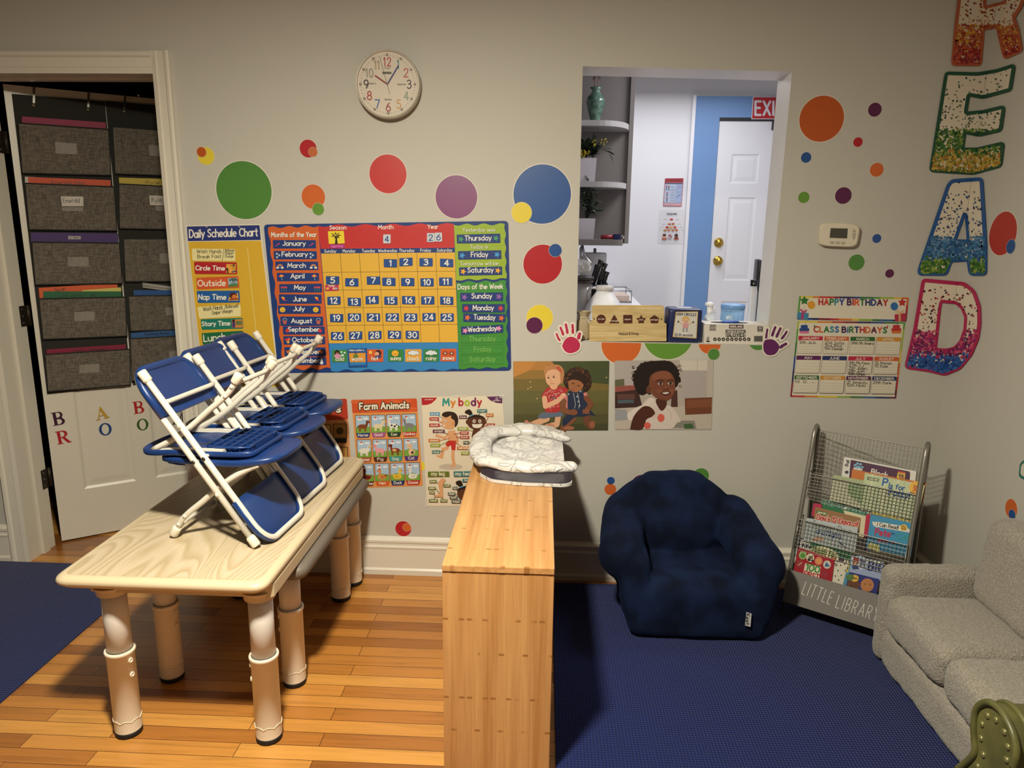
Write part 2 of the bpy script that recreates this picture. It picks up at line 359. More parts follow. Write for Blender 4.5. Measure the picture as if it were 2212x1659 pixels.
# ---------------------------------------------------------------- stroke lettering
GL = {
'A':(.7,'L0 0 .35 1 .7 0;L.12 .35 .58 .35'),'B':(.58,'L.28 1 0 1 0 0 .28 0;O.28 .77 .24 .23 90 -90;L0 .54 .28 .54;O.28 .27 .3 .27 90 -90'),
'C':(.68,'O.4 .5 .4 .5 48 312'),'D':(.68,'L.2 0 0 0 0 1 .2 1;O.2 .5 .48 .5 90 -90'),'E':(.5,'L.5 1 0 1 0 0 .5 0;L0 .52 .42 .52'),'F':(.48,'L.5 1 0 1 0 0;L0 .52 .4 .52'),
'G':(.76,'O.4 .5 .4 .5 48 330;L.44 .46 .76 .46 .76 .25'),'H':(.62,'L0 0 0 1;L.62 0 .62 1;L0 .52 .62 .52'),'I':(.06,'L.03 0 .03 1'),'J':(.42,'L.42 1 .42 .22;O.21 .22 .21 .22 0 -160'),
'K':(.58,'L0 0 0 1;L.55 1 0 .42;L.18 .58 .58 0'),'L':(.46,'L0 1 0 0 .46 0'),'M':(.82,'L0 0 .08 1 .41 .3 .74 1 .82 0'),'N':(.64,'L0 0 0 1 .64 0 .64 1'),'O':(.8,'O.4 .5 .4 .5 0 360'),
'P':(.54,'L0 0 0 1 .27 1;O.27 .74 .27 .26 90 -90;L.27 .48 0 .48'),'Q':(.8,'O.4 .5 .4 .5 0 360;L.5 .25 .8 -.08'),'R':(.58,'L0 0 0 1 .27 1;O.27 .74 .27 .26 90 -90;L.27 .48 0 .48;L.25 .48 .58 0'),
'S':(.54,'S.5 .86 .28 1 .05 .8 .18 .58 .4 .45 .5 .22 .27 0 .02 .14'),'T':(.62,'L0 1 .62 1;L.31 1 .31 0'),'U':(.62,'L0 1 0 .31;O.31 .31 .31 .31 180 360;L.62 .31 .62 1'),'V':(.66,'L0 1 .33 0 .66 1'),
'W':(.96,'L0 1 .24 0 .48 .8 .72 0 .96 1'),'X':(.6,'L0 1 .6 0;L.6 1 0 0'),'Y':(.62,'L0 1 .31 .48 .62 1;L.31 .48 .31 0'),'Z':(.56,'L0 1 .56 1 0 0 .56 0'),
'a':(.52,'O.26 .3 .26 .31 0 360;L.52 .62 .52 0'),'b':(.52,'L0 1 0 0;O.26 .3 .26 .31 0 360'),'c':(.46,'O.27 .3 .27 .31 50 310'),'d':(.52,'O.26 .3 .26 .31 0 360;L.52 1 .52 0'),
'e':(.52,'L.02 .31 .5 .31;O.26 .3 .26 .31 0 310'),'f':(.34,'L.14 0 .14 .78;O.32 .78 .18 .2 180 70;L0 .6 .32 .6'),'g':(.52,'O.26 .32 .26 .3 0 360;L.52 .62 .52 -.06;O.26 -.06 .26 .22 0 -150'),
'h':(.5,'L0 1 0 0;O.25 .36 .25 .26 180 0;L.5 .36 .5 0'),'i':(.06,'L.03 .6 .03 0;L.03 .86 .03 .88'),'j':(.2,'L.2 .6 .2 -.1;O.05 -.1 .15 .17 0 -140;L.2 .86 .2 .88'),'k':(.44,'L0 1 0 0;L.4 .62 0 .24;L.14 .36 .44 0'),
'l':(.06,'L.03 1 .03 0'),'m':(.8,'L0 .62 0 0;O.2 .4 .2 .22 180 0;L.4 .4 .4 0;O.6 .4 .2 .22 180 0;L.8 .4 .8 0'),'n':(.5,'L0 .62 0 0;O.25 .36 .25 .26 180 0;L.5 .36 .5 0'),'o':(.56,'O.28 .3 .28 .31 0 360'),
'p':(.52,'L0 .62 0 -.3;O.26 .3 .26 .31 0 360'),'q':(.52,'L.52 .62 .52 -.3;O.26 .3 .26 .31 0 360'),'r':(.32,'L0 .62 0 0;O.22 .38 .22 .24 180 60'),'s':(.4,'S.37 .52 .2 .62 .04 .48 .2 .33 .38 .16 .2 0 .01 .1'),
't':(.34,'L.15 .92 .15 .14;O.28 .14 .13 .14 180 290;L0 .62 .33 .62'),'u':(.5,'L0 .62 0 .25;O.25 .25 .25 .25 180 360;L.5 .62 .5 0'),'v':(.48,'L0 .62 .24 0 .48 .62'),'w':(.72,'L0 .62 .18 0 .36 .5 .54 0 .72 .62'),
'x':(.46,'L0 .62 .46 0;L.46 .62 0 0'),'y':(.5,'L0 .62 .25 .04;L.5 .62 .13 -.28'),'z':(.44,'L0 .62 .44 .62 0 0 .44 0'),
'0':(.6,'O.3 .5 .3 .5 0 360'),'1':(.24,'L0 .8 .2 1 .2 0'),'2':(.54,'S.03 .75 .1 .93 .28 1 .48 .9 .5 .68 .3 .35 .02 .02;L0 0 .54 0'),'3':(.54,'S.04 .88 .28 1 .48 .84 .4 .6 .2 .54;S.2 .54 .46 .48 .53 .25 .28 0 .02 .12'),
'4':(.6,'L.42 0 .42 1 0 .3 .6 .3'),'5':(.54,'L.5 1 .1 1 .06 .58;S.06 .58 .3 .63 .52 .42 .48 .14 .26 0 .02 .1'),'6':(.56,'S.46 .98 .2 .72 .04 .38;O.3 .3 .27 .3 0 360'),'7':(.54,'L0 1 .54 1 .18 0'),
'8':(.56,'O.28 .76 .23 .24 0 360;O.28 .27 .28 .27 0 360'),'9':(.56,'O.27 .7 .26 .3 0 360;S.53 .7 .48 .35 .26 .02'),
'.':(.06,'L.03 0 .03 .02'),',':(.06,'L.03 .03 0 -.15'),'!':(.06,'L.03 1 .03 .3;L.03 0 .03 .03'),'/':(.34,'L0 -.1 .34 1.05'),'-':(.34,'L0 .35 .34 .35'),'&':(.62,'S.6 0 .1 .7 .28 1 .42 .8 .08 .35 .12 .04 .3 0 .6 .4'),"'":(.06,'L.03 1 .03 .8'),':':(.06,'L.03 .5 .03 .52;L.03 .05 .03 .07'),'+':(.4,'L0 .4 .4 .4;L.2 .2 .2 .6'),'>':(.3,'L0 .6 .3 .3 0 0'),
}
_gc = {}
def crs(P, k=6):
    out = []; n = len(P)
    for i in range(n-1):
        p0, p1, p2, p3 = P[max(i-1, 0)], P[i], P[i+1], P[min(i+2, n-1)]
        for t in np.linspace(0, 1, k, endpoint=False):
            out.append(tuple(0.5*((2*p1[a]) + (-p0[a]+p2[a])*t + (2*p0[a]-5*p1[a]+4*p2[a]-p3[a])*t*t + (-p0[a]+3*p1[a]-3*p2[a]+p3[a])*t**3) for a in (0, 1)))
    return out+[tuple(P[-1])]
def glyph(c):
    if c in _gc: return _gc[c]
    if c not in GL: c = '-' if c not in ' ' else c
    adv, s = GL[c]; st = []
    for part in s.split(';'):
        v = [float(x) for x in part[1:].split()]
        if part[0] == 'O':
            cx_, cy_, rx, ry, a0, a1 = v; k = max(4, int(abs(a1-a0)/24))
            st.append([(cx_+rx*math.cos(math.radians(a0+(a1-a0)*i/k)), cy_+ry*math.sin(math.radians(a0+(a1-a0)*i/k))) for i in range(k+1)])
        else:
            P = list(zip(v[::2], v[1::2])); st.append(crs(P, 5) if part[0] == 'S' else P)
    _gc[c] = (adv, st); return _gc[c]
def ribbon(P, wd):
    """outline pieces (convex 2-D polygons) of a thick polyline with round ends and joins"""
    out = []; r = wd/2; P = [np.array(p, float) for p in P]
    Q = [P[0]]
    for p in P[1:]:
        if np.hypot(*(p-Q[-1])) > 1e-6: Q.append(p)
    P = Q
    def disc(c, a0=0, n=8): return [tuple(c+r*np.array([math.cos(2*math.pi*i/n), math.sin(2*math.pi*i/n)])) for i in range(n)]
    if len(P) == 1: return [disc(P[0])]
    closed = len(P) > 6 and np.hypot(*(P[0]-P[-1])) < wd*.3
    N = []
    for i in range(len(P)):
        a = P[i]-P[i-1] if i > 0 else P[1]-P[0]; b = P[i+1]-P[i] if i < len(P)-1 else a
        a = a/np.hypot(*a); b = b/np.hypot(*b); t = a+b; L = np.hypot(*t)
        cosang = float(np.dot(a, b)); N.append((a, b, t/L if L > 1e-6 else a, cosang))
    for i in range(len(P)-1):
        a0 = N[i][2] if N[i][3] > 0.8 else N[i][1]; a1 = N[i+1][2] if N[i+1][3] > 0.8 else N[i+1][0]
        n0 = np.array([-a0[1], a0[0]])*r; n1 = np.array([-a1[1], a1[0]])*r
        out.append([tuple(P[i]+n0), tuple(P[i]-n0), tuple(P[i+1]-n1), tuple(P[i+1]+n1)])
    for i in range(len(P)):
        if (i in (0, len(P)-1) and not closed) or N[i][3] <= 0.8: out.append(disc(P[i]))
    return out
def strtext(s, x0, y0, x1, y1, h, gap=0.2, space=0.42, jit=0.0, ylim=None):
    """strokes for a string fitted between two baseline ends (y grows downward, as on the photo)"""
    xs = 0.0; items = []
    for ch in s:
        if ch == ' ': xs += space; continue
        adv, st = glyph(ch); items.append((xs, st, ch)); xs += adv+gap
    tot = xs-gap; dx, dy = x1-x0, y1-y0; L = math.hypot(dx, dy); ux, uy = dx/L, dy/L
    sx = L/max(tot, 1e-3); out = []
    for ox, st, ch in items:
        jy = random.uniform(-jit, jit)*h; js = random.uniform(-jit, jit)*2
        cur = []
        for P in st:
            cur.append([(x0+ux*((ox+px+js*py*.3)*sx)+uy*py*h, y0+uy*((ox+px+js*py*.3)*sx)-ux*py*h+jy) for px, py in P])
        out.append((ch, cur))
    return out
# ---------------------------------------------------------------- flat printed artwork, drawn in photo coordinates on a real plane
class Art:
    def __init__(s, fn, ox=0, oy=0, sc=1.0, step=0.0002, base=0.0, mb=None, rough=0.5):
        s.fn, s.ox, s.oy, s.sc, s.step, s.off = fn, ox, oy, sc, step, base
        s.mb = mb or MB(); s.rough = rough; s.lev = 15; s.k = 0; s.mic = 0.0; s.M_ = lambda c: M(c, s.rough)
    def new(s):
        a = Art(s.fn, s.ox, s.oy, s.sc, s.step, s.off, None, s.rough); return a
    def frame(s, ox, oy, sc): s.ox, s.oy, s.sc = ox, oy, sc; return s
    def p(s, x, y): return s.fn(s.ox+x/s.sc, s.oy+y/s.sc, s.off+s.mic)
    def up(s, k=1): s.off += s.step*k+(2.4e-4 if s.lev > 15 else 0); s.lev = 15; s.k = 0; s.mic = 0.0; return s
    def nx(s): s.mic = (s.k % s.lev)*(4e-6 if s.lev == 15 else 2.2e-6); s.k += 1      # neighbouring printed pieces never share one plane
    def poly(s, pts, c, up=True):
        m = s.M_(c) if isinstance(c, str) else c
        if up: s.up()
        s.nx()
        pts = [tuple(q) for q in pts]
        if len(pts) > 4:
            tri = tessellate_polygon([[Vector((x, y, 0)) for x, y in pts]])
            s.mb.add([s.p(*q) for q in pts], [list(t)[::-1] for t in tri], m)
        else: s.mb.add([s.p(*q) for q in pts], [list(range(len(pts)))[::-1]], m)
        return s
    def holed(s, loops, c):
        s.up(); m = s.M_(c) if isinstance(c, str) else c
        tri = tessellate_polygon([[Vector((x, y, 0)) for x, y in L] for L in loops]); al = [q for L in loops for q in L]
        s.mb.add([s.p(*q) for q in al], [list(t)[::-1] for t in tri], m)
    def rect(s, x0, y0, x1, y1, c, r=0.0, up=True): return s.poly(rrect(x0, y0, x1, y1, r), c, up)
    def quad(s, a, b, c_, d, col, r=0.0):
        """rounded quad given by its corners TL TR BR BL"""
        if r <= 0: return s.poly([a, b, c_, d], col)
        return s.poly(roundpoly([a, b, c_, d], r), col)
    def ell(s, cx_, cy_, rx, ry, c, n=28, up=True, a0=0, a1=360, rot=0):
        ro = math.radians(rot); P = []
        full = abs(a1-a0) >= 360
        for i in range(n + (0 if full else 1)):
            t = math.radians(a0+(a1-a0)*i/n); X, Y = rx*math.cos(t), ry*math.sin(t)
            P.append((cx_+X*math.cos(ro)-Y*math.sin(ro), cy_+X*math.sin(ro)+Y*math.cos(ro)))
        return s.poly(P, c, up)
    def line(s, P, wd, c, up=True, smooth=False):
        if up: s.up()
        if smooth: P = crs(P, 6)
        m = s.M_(c) if isinstance(c, str) else c
        for q in ribbon(P, wd): s.nx(); s.mb.add([s.p(*k) for k in q], [list(range(len(q)))], m)
        return s
    def text(s, t, x0, y0, x1, y1, h, wd, c, gap=0.2, jit=0.0, cols=None, shadow=None, outline=None):
        G = strtext(t, x0, y0, x1, y1, h, gap, jit=jit)
        if shadow:
            s.up(); m = s.M_(shadow[2])
            for ch, st in G:
                for P in st:
                    for q in ribbon([(x+shadow[0], y+shadow[1]) for x, y in P], wd): s.nx(); s.mb.add([s.p(*k) for k in q], [list(range(len(q)))], m)
        if outline:
            s.up(); m = s.M_(outline[1])
            for ch, st in G:
                for P in st:
                    for q in ribbon(P, wd+outline[0]): s.nx(); s.mb.add([s.p(*k) for k in q], [list(range(len(q)))], m)
        s.up()
        for i, (ch, st) in enumerate(G):
            cc = cols[i % len(cols)] if cols else c; m = s.M_(cc) if isinstance(cc, str) else cc
            for P in st:
                for q in ribbon(P, wd): s.nx(); s.mb.add([s.p(*k) for k in q], [list(range(len(q)))], m)
        return s
    def star(s, cx_, cy_, r, c, rot=-90, inner=0.45, n=5):
        return s.poly([(cx_+(r if i % 2 == 0 else r*inner)*math.cos(math.radians(rot+i*180/n)), cy_+(r if i % 2 == 0 else r*inner)*math.sin(math.radians(rot+i*180/n))) for i in range(2*n)], c)
    def sheet(s, pts, c, thick=0.0006):
        """the paper itself: a thin slab with edges"""
        m = s.M_(c) if isinstance(c, str) else c
        off = s.off; back = []; s.mic = 0.0
        s.off = off - thick
        back = [s.p(*q) for q in pts]; s.off = off
        front = [s.p(*q) for q in pts]; n = len(pts)
        tri = tessellate_polygon([[Vector((x, y, 0)) for x, y in pts]])
        s.mb.add(front+back, [list(t)[::-1] for t in tri]+[[i, (i+1) % n, n+(i+1) % n, n+i] for i in range(n)], m)
        return s
def rrect(x0, y0, x1, y1, r): return roundpoly([(x0, y0), (x1, y0), (x1, y1), (x0, y1)], r) if r > 0 else [(x0, y0), (x1, y0), (x1, y1), (x0, y1)]
def roundpoly(P, r, k=4):
    out = []; n = len(P)
    for i in range(n):
        a, b, c = np.array(P[i-1], float), np.array(P[i], float), np.array(P[(i+1) % n], float)
        la, lc = np.hypot(*(a-b)), np.hypot(*(c-b)); rr = min(r, la*.49, lc*.49)
        p, q = b+(a-b)/la*rr, b+(c-b)/lc*rr
        for t in np.linspace(0, 1, k+1): out.append(tuple((1-t)**2*p+2*t*(1-t)*b+t*t*q))
    return out
def inpoly(x, y, P):
    c = False; j = len(P)-1
    for i in range(len(P)):
        if (P[i][1] > y) != (P[j][1] > y) and x < (P[j][0]-P[i][0])*(y-P[i][1])/(P[j][1]-P[i][1])+P[i][0]: c = not c
        j = i
    return c
def onwall(px, py, off): return W(px, py, -off)
XR = 1.587           # the right wall plane
def onright(px, py, off): return PX(px, py, XR-off)
# ================================================================ the setting
XL, YR, ZC = -3.3, -5.2, 2.58
TH = 0.165
b = MB(); b.poly([(XL, YR, 0), (XR, YR, 0), (XR, 0, 0), (XL, 0, 0)], FLOOR)
b.poly([(XL, 0, 0), (-1.45, 0, 0), (-1.45, 2.6, 0), (XL, 2.6, 0)], FLOOR)
struct('floor', b, origin=(0, 0, 0))
CEILM = M('#A39E95', 0.8, name='ceiling_paint')
b = MB(); b.box((XL, YR, ZC), (XR, 0.0, ZC+.05), CEILM); struct('ceiling', b)
# back wall with the doorway and the pass-through cut out
def U3(x, z, y): return (x, y, z)
DX0, DX1, DZ = -2.250, -1.490, 2.030           # doorway
OPN = [tuple(W(*q)[[0, 2]]) for q in ((1259, 143), (1711, 154.5), (1655.5, 745), (1244.5, 738.5))]  # pass-through TL TR BR BL
SILLZ = 1.028
OPN[2] = (OPN[2][0], SILLZ); OPN[3] = (OPN[3][0], SILLZ)
outer = [(XL, 0), (DX0, 0), (DX0, DZ), (DX1, DZ), (DX1, 0), (XR, 0), (XR, ZC), (XL, ZC)]
REVEAL = M('#DEDCDA', 0.4, name='white_reveal_paint')
b = MB()
for y, m in ((0.0, WALLP), (TH, M('#DEDCDD', 0.6, name='kitchen_white_paint'))):
    loops = [outer, OPN[::-1]]
    tri = tessellate_polygon([[Vector((x, z, 0)) for x, z in L] for L in loops]); al = [q for L in loops for q in L]
    b.add([(x, y, z) for x, z in al], [list(t) for t in tri], m)
for i in range(4):
    (x0, z0), (x1, z1) = OPN[i], OPN[(i+1) % 4]
    b.poly([(x0, 0, z0), (x1, 0, z1), (x1, TH, z1), (x0, TH, z0)], REVEAL)
for (x0, z0), (x1, z1) in zip(outer[1:4], outer[2:5]):
    b.poly([(x0, 0, z0), (x1, 0, z1), (x1, TH, z1), (x0, TH, z0)], TRIM)
struct('wall_back', b)
b = MB(); b.box((XR, YR, 0), (XR+.1, TH, ZC), WALLP); struct('wall_right', b)
b = MB(); b.box((XL-.1, YR, 0), (XL, 0, ZC), M('#8E877C', .7, name='dimmed_wall_paint')); struct('wall_left', b)  # this wall and the rear one are unseen, darkened to cut bounced light
b = MB(); b.box((XL, YR-.1, 0), (XR, YR, ZC), M('#8E877C', .7, name='dimmed_wall_paint')); struct('wall_rear', b)
# baseboards: a profiled board along the back wall and the right wall
def baseprof(): return [(0, 0), (.021, 0), (.021, .022), (.015, .03), (.015, .118), (.018, .121), (.018, .128), (.013, .133), (.013, .143), (.0165, .147), (.0165, .156), (.008, .164), (.004, .171), (0, .171)]
def baseboard(name, p0, p1, nrm):
    b = MB(); P0, P1, N = Vector(p0), Vector(p1), Vector(nrm); pr = baseprof(); n = len(pr)
    vs = [P0+N*d+Vector((0, 0, z)) for d, z in pr]+[P1+N*d+Vector((0, 0, z)) for d, z in pr]
    b.add(vs, [[i, i+1, n+i+1, n+i] for i in range(n-1)]+[list(range(n)), list(range(n, 2*n))[::-1]], TRIM)
    return struct(name, b)
baseboard('baseboard_back', (-1.425, -.0005, 0), (XR-.022, -.0005, 0), (0, -1, 0))
baseboard('baseboard_left', (XL, -.0005, 0), (-2.327, -.0005, 0), (0, -1, 0))
baseboard('baseboard_right', (XR-.0005, YR, 0), (XR-.0005, -.0, 0), (-1, 0, 0))
# door casing (profiled flat trim) on the room side
def casing(name, x0, x1, z0, z1, vert, inner):
    """inner: +1 when the opening lies toward larger coordinate"""
    b = MB(); prof = [(0, 0), (0, .012), (.018, .016), (.022, .011), (.050, .013), (.056, .02), (.066, .022), (.072, .016), (.072, 0)]
    a, c = (x0, x1) if vert else (z0, z1); wd = (c-a)
    P = []
    for u, d in prof:
        uu = u/.072*wd
        P.append(((c-uu) if inner > 0 else (a+uu), -d-.0006))
    n = len(P)
    if vert: vs = [(u, d, z0) for u, d in P]+[(u, d, z1) for u, d in P]
    else: vs = [(x0, d, u) for u, d in P]+[(x1, d, u) for u, d in P]
    b.add(vs, [[i, i+1, n+i+1, n+i] for i in range(n-1)]+[list(range(n)), list(range(n, 2*n))[::-1]], TRIM)
    return struct(name, b)
casing('trim_1', DX1-.006, -1.428, 0.0, 2.105, True, -1)
casing('trim_2', -2.322, DX0+.006, 0.0, 2.105, True, 1)
casing('trim_3', DX0+.006, DX1-.006, DZ-.006, 2.105, False, -1)
# door stop on the jambs
b = MB()
b.box((DX0+.0006, .075, 0), (DX0+.013, .112, DZ-.001), TRIM); b.box((DX1-.013, .075, 0), (DX1-.0006, .112, DZ-.001), TRIM); b.box((DX0+.013, .075, DZ-.013), (DX1-.013, .112, DZ-.0006), TRIM)
struct('trim_4', b)
# the room behind the door, its lack of light put into near-black walls
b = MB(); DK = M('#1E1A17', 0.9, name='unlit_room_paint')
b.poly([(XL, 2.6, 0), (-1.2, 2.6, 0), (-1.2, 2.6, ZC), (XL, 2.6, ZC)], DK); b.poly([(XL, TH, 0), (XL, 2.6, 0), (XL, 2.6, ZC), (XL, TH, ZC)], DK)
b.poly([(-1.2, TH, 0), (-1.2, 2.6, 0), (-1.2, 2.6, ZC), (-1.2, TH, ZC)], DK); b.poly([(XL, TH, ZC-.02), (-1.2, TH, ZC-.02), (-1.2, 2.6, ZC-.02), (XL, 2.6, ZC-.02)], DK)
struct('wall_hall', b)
# the bright kitchen beyond the pass-through
KW = M('#E4E3E6', 0.55, name='kitchen_wall_paint'); KY = 2.8
b = MB()
b.poly([(-1.0, KY, 0), (2.6, KY, 0), (2.6, KY, ZC), (-1.0, KY, ZC)], KW)
b.poly([(-1.0, TH, 0), (-1.0, KY, 0), (-1.0, KY, ZC), (-1.0, TH, ZC)], KW); b.poly([(2.6, TH, 0), (2.6, KY, 0), (2.6, KY, ZC), (2.6, TH, ZC)], KW)
struct('wall_kitchen', b)
b = MB(); b.poly([(-1.0, TH, ZC), (2.6, TH, ZC), (2.6, KY, ZC), (-1.0, KY, ZC)], CEILM); b.poly([(XR, 0, ZC), (2.6, TH, ZC), (XR, TH, ZC)], CEILM); struct('ceiling_kitchen', b)
b = MB(); b.poly([(-1.0, TH, 0.0), (2.6, TH, 0.0), (2.6, KY, 0.0), (-1.0, KY, 0.0)], M('#9A948C', 0.5, name='kitchen_vinyl')); struct('floor_kitchen', b)
# blue painted surround and the white exit door in the kitchen's end wall
k = lambda px, py: W(px, py, KY)
b = MB(); BLUEP = M('#6F93C4', 0.5, name='blue_surround_paint')
b.box((1.085, KY-.03, 0.3), (1.262, KY-.0006, 2.432), BLUEP); b.box((1.262, KY-.03, 2.285), (2.3, KY-.0006, 2.432), BLUEP)
struct('trim_5', b)
WDOOR = M('#E6E5E9', 0.35, name='white_door_paint')
b = MB(); b.box((1.06, KY-.036, 0.3), (1.084, KY-.0006, 2.44), WDOOR); struct('trim_6', b)
def panel(b, u0, u1, v0, v1, P3, m, d1=.006, rim=.022, raise_=.003):
    """recessed then raised panel: P3(u, v, depth) -> point, positive depth is into the door"""
    def ring(a, da, c, dc):
        q = [(u0+a, v0+a), (u1-a, v0+a), (u1-a, v1-a), (u0+a, v1-a)]; r = [(u0+c, v0+c), (u1-c, v0+c), (u1-c, v1-c), (u0+c, v1-c)]
        vs = [P3(*t, da) for t in q]+[P3(*t, dc) for t in r]
        b.add(vs, [[i, (i+1) % 4, 4+(i+1) % 4, 4+i] for i in range(4)], m)
    ring(0, 0, rim*.5, d1); ring(rim*.5, d1, rim, d1); ring(rim, d1, rim*2.0, d1-raise_)
    a = rim*2.0; b.poly([P3(u0+a, v0+a, d1-raise_), P3(u1-a, v0+a, d1-raise_), P3(u1-a, v1-a, d1-raise_), P3(u0+a, v1-a, d1-raise_)], m)
def paneldoor(b, w_, h_, cols, rows, P3, m, th=.035):
    us = sorted(set([0, w_]+[u for c in cols for u in c])); vs_ = sorted(set([0, h_]+[v for r in rows for v in r]))
    for i in range(len(us)-1):
        for j in range(len(vs_)-1):
            if (us[i], us[i+1]) in cols and (vs_[j], vs_[j+1]) in rows: panel(b, us[i], us[i+1], vs_[j], vs_[j+1], P3, m)
            else: b.poly([P3(us[i], vs_[j], 0), P3(us[i+1], vs_[j], 0), P3(us[i+1], vs_[j+1], 0), P3(us[i], vs_[j+1], 0)], m)
    q = [(0, 0), (w_, 0), (w_, h_), (0, h_)]
    b.add([P3(*t, 0) for t in q]+[P3(*t, th) for t in q], [[4, 5, 6, 7]]+[[i, (i+1) % 4, 4+(i+1) % 4, 4+i] for i in range(4)], m)
b = MB(); X0 = 1.266; Zb = .3
paneldoor(b, .84, 1.96, [(.105, .31), (.43, .635)], [(.16, .64), (.80, 1.42), (1.52, 1.73)], lambda u, v, d: (X0+u, KY-.022+d*1.0, Zb+v), WDOOR, th=.02)
d2 = struct('door_2', b)
b = MB(); b.box((1.262, KY-.03, 2.262), (1.262+.86, KY-.018, 2.284), M('#2B2A2C', 0.6)); b.box((1.645, KY-.05, 2.2), (1.68, KY-.0225, 2.262), M('#2B2A2C', 0.6)); tag(b.build('gap_shade_and_latch', d2), 'dark strip painted for the shaded gap, and latch plate, above the door')  # dark strip stands in for the shade of the gap above the door
BRASS = M('#C9A44A', 0.2, 0.9, name='polished_brass')
for px, py, nm in ((1551, 524, 'deadbolt'), (1549, 563, 'door_knob')):
    q = k(px, py); b = MB()
    b.lathe([(0, 0), (.036, 0), (.036, .006), (.03, .012)] + ([(.014, .016), (.012, .03), (.026, .04), (.028, .055), (.02, .064), (0, .066)] if nm == 'door_knob' else [(.024, .016), (.022, .03), (0, .03)]), (q[0], KY-.022, q[2]), BRASS, 20, (0, -1, 0))
    tag(b.build(nm, d2), 'brass '+nm.replace('_', ' '))
# ---------------------------------------------------------------- the room's open white panelled door, hinged left, swung into the dark hall
DP0 = np.array([-2.238, .193, 0.0]); DU = np.array([.815, .580, 0.0]); DU = DU/np.linalg.norm(DU); DN = np.array([DU[1], -DU[0], 0.0])  # DN faces the camera
def dpt(u, v, d=0.0): return tuple(DP0+DU*u+np.array([0, 0, v])-DN*d)
b = MB()
paneldoor(b, .755, 2.015, [(.115, .335), (.42, .64)], [(.235, .80), (.95, 1.62), (1.72, 1.90)], lambda u, v, d: dpt(u, v+.008, d), TRIM)
d1 = struct('door_1', b)
HINGE = M('#3A332A', 0.45, 0.7, name='dark_bronze_hinge')
for py, px in ((681, 54), (1029, 106), (308, 3)):
    z = PL(px, py, DP0, DN)[2]; b = MB()
    b.cyl((DX0+.006, TH+.012, z-.045), (DX0+.006, TH+.012, z+.045), .007, HINGE, 12)
    b.hexa([(DX0+.0012, TH-.034, z-.044), (DX0+.0012, TH+.012, z-.044), (DX0+.0012, TH+.012, z+.044), (DX0+.0012, TH-.034, z+.044)], [(DX0+.004, TH-.034, z-.044), (DX0+.004, TH+.012, z-.044), (DX0+.004, TH+.012, z+.044), (DX0+.004, TH-.034, z+.044)], HINGE)
    for t in (-.03, 0, .03): b.ball((DX0+.0045, TH-.022, z+t), .0035, M('#8A8070', .3, .8), 8)
    tag(b.build('hinge', d1), 'dark bronze hinge')
# rugs
def slab(name, pts, z0, z1, m, label, cat, grp=None):
    b = MB(); b.hexa([(x, y, z0) for x, y in pts], [(x, y, z1) for x, y in pts], m); return tag(b.build(name), label, cat, grp)
slab('area_rug', [(XL+.02, YR+.6), (-1.664, YR+.6), (-1.664, -.215), (-2.02, -.03), (XL+.02, -.03)][:0] or [(XL+.03, -3.2), (-1.664, -3.2), (-1.664, -.03), (-2.15, -.025), (XL+.03, -.025)], .0005, .008, RUG, 'navy blue rug on the wood floor by the doorway, left of the tables', 'rug', 'navy rugs')
slab('area_rug', [(.062, -3.2), (XR-.03, -3.2), (XR-.03, -.045), (.062, -.058)], .0005, .008, RUG, 'navy blue woven rug under the plush armchair and the grey sofa', 'rug', 'navy rugs')
# ================================================================ things flat on the walls
CN = {'yellow': '#D8C23C', 'green': '#4E7F3A', 'lime': '#5F8A35', 'red': '#A81F27', 'brightred': '#B8302F', 'orange': '#C4602C', 'rust': '#B0511F', 'purple': '#7C4470', 'plum': '#551D45', 'blue': '#28508E', 'navy': '#234A86', 'rustred': '#A8402E', 'tan': '#B8623A'}
def decal(label, bbox, c, order=0, clipz=None, group='round wall dots', fn=None, ring='#CFC7BC'):
    x0, x1, y0, y1 = bbox; cx_, cy_ = (x0+x1)/2, (y0+y1)/2
    f = fn or onwall
    a = Art(f, step=.00012, base=.0006+order*.0011)
    C0 = f(cx_, cy_, 0); rX = abs(W(x1, cy_)[0]-W(x0, cy_)[0])/2 if fn is None else None
    def P(k):
        out = []
        for i in range(40):
            t = 2*math.pi*i/40
            if fn is None:
                out.append((C0[0]+rX*k*math.cos(t), C0[2]+rX*k*math.sin(t)))
            else: out.append((C0[1]+abs(f(x0, cy_, 0)[1]-f(x1, cy_, 0)[1])/2*k*math.cos(t), C0[2]+abs(f(cx_, y0, 0)[2]-f(cx_, y1, 0)[2])/2*k*math.sin(t)))
        if clipz is not None:
            res = [q for q in out if q[1] <= clipz]
            i = max(range(len(res)), key=lambda i: math.hypot(res[i][0]-res[i-1][0], res[i][1]-res[i-1][1])); res = res[i:]+res[:i]
            # run down to the sill line
            w_ = math.sqrt(max((rX*k)**2-(clipz-C0[2])**2, 0)); L, R = (C0[0]-w_, clipz), (C0[0]+w_, clipz)
            s0 = L if res[0][0] < C0[0] else R; s1 = R if s0 is L else L
            out = [s0]+res+[s1]
        return out
    b = a.mb
    for k, c_, o in ((1.035, ring, 0), (1.0, CN.get(c, c), .00015)):
        pts = P(k); off = a.off+o; n = len(pts)
        mk = (lambda q, d: (q[0], -d, q[1])) if fn is None else (lambda q, d: (XR-d, q[0], q[1]))
        b.add([mk(q, off) for q in pts]+[mk(q, off-.0004) for q in pts], [list(range(n))]+[[i, (i+1) % n, n+(i+1) % n, n+i] for i in range(n)], M(c_, .38))
    return tag(b.build('wall_decal'), label, 'wall sticker', group)
D = decal
D('yellow dot half behind a rust dot, beside the door casing', (427, 463, 317, 357), 'yellow')
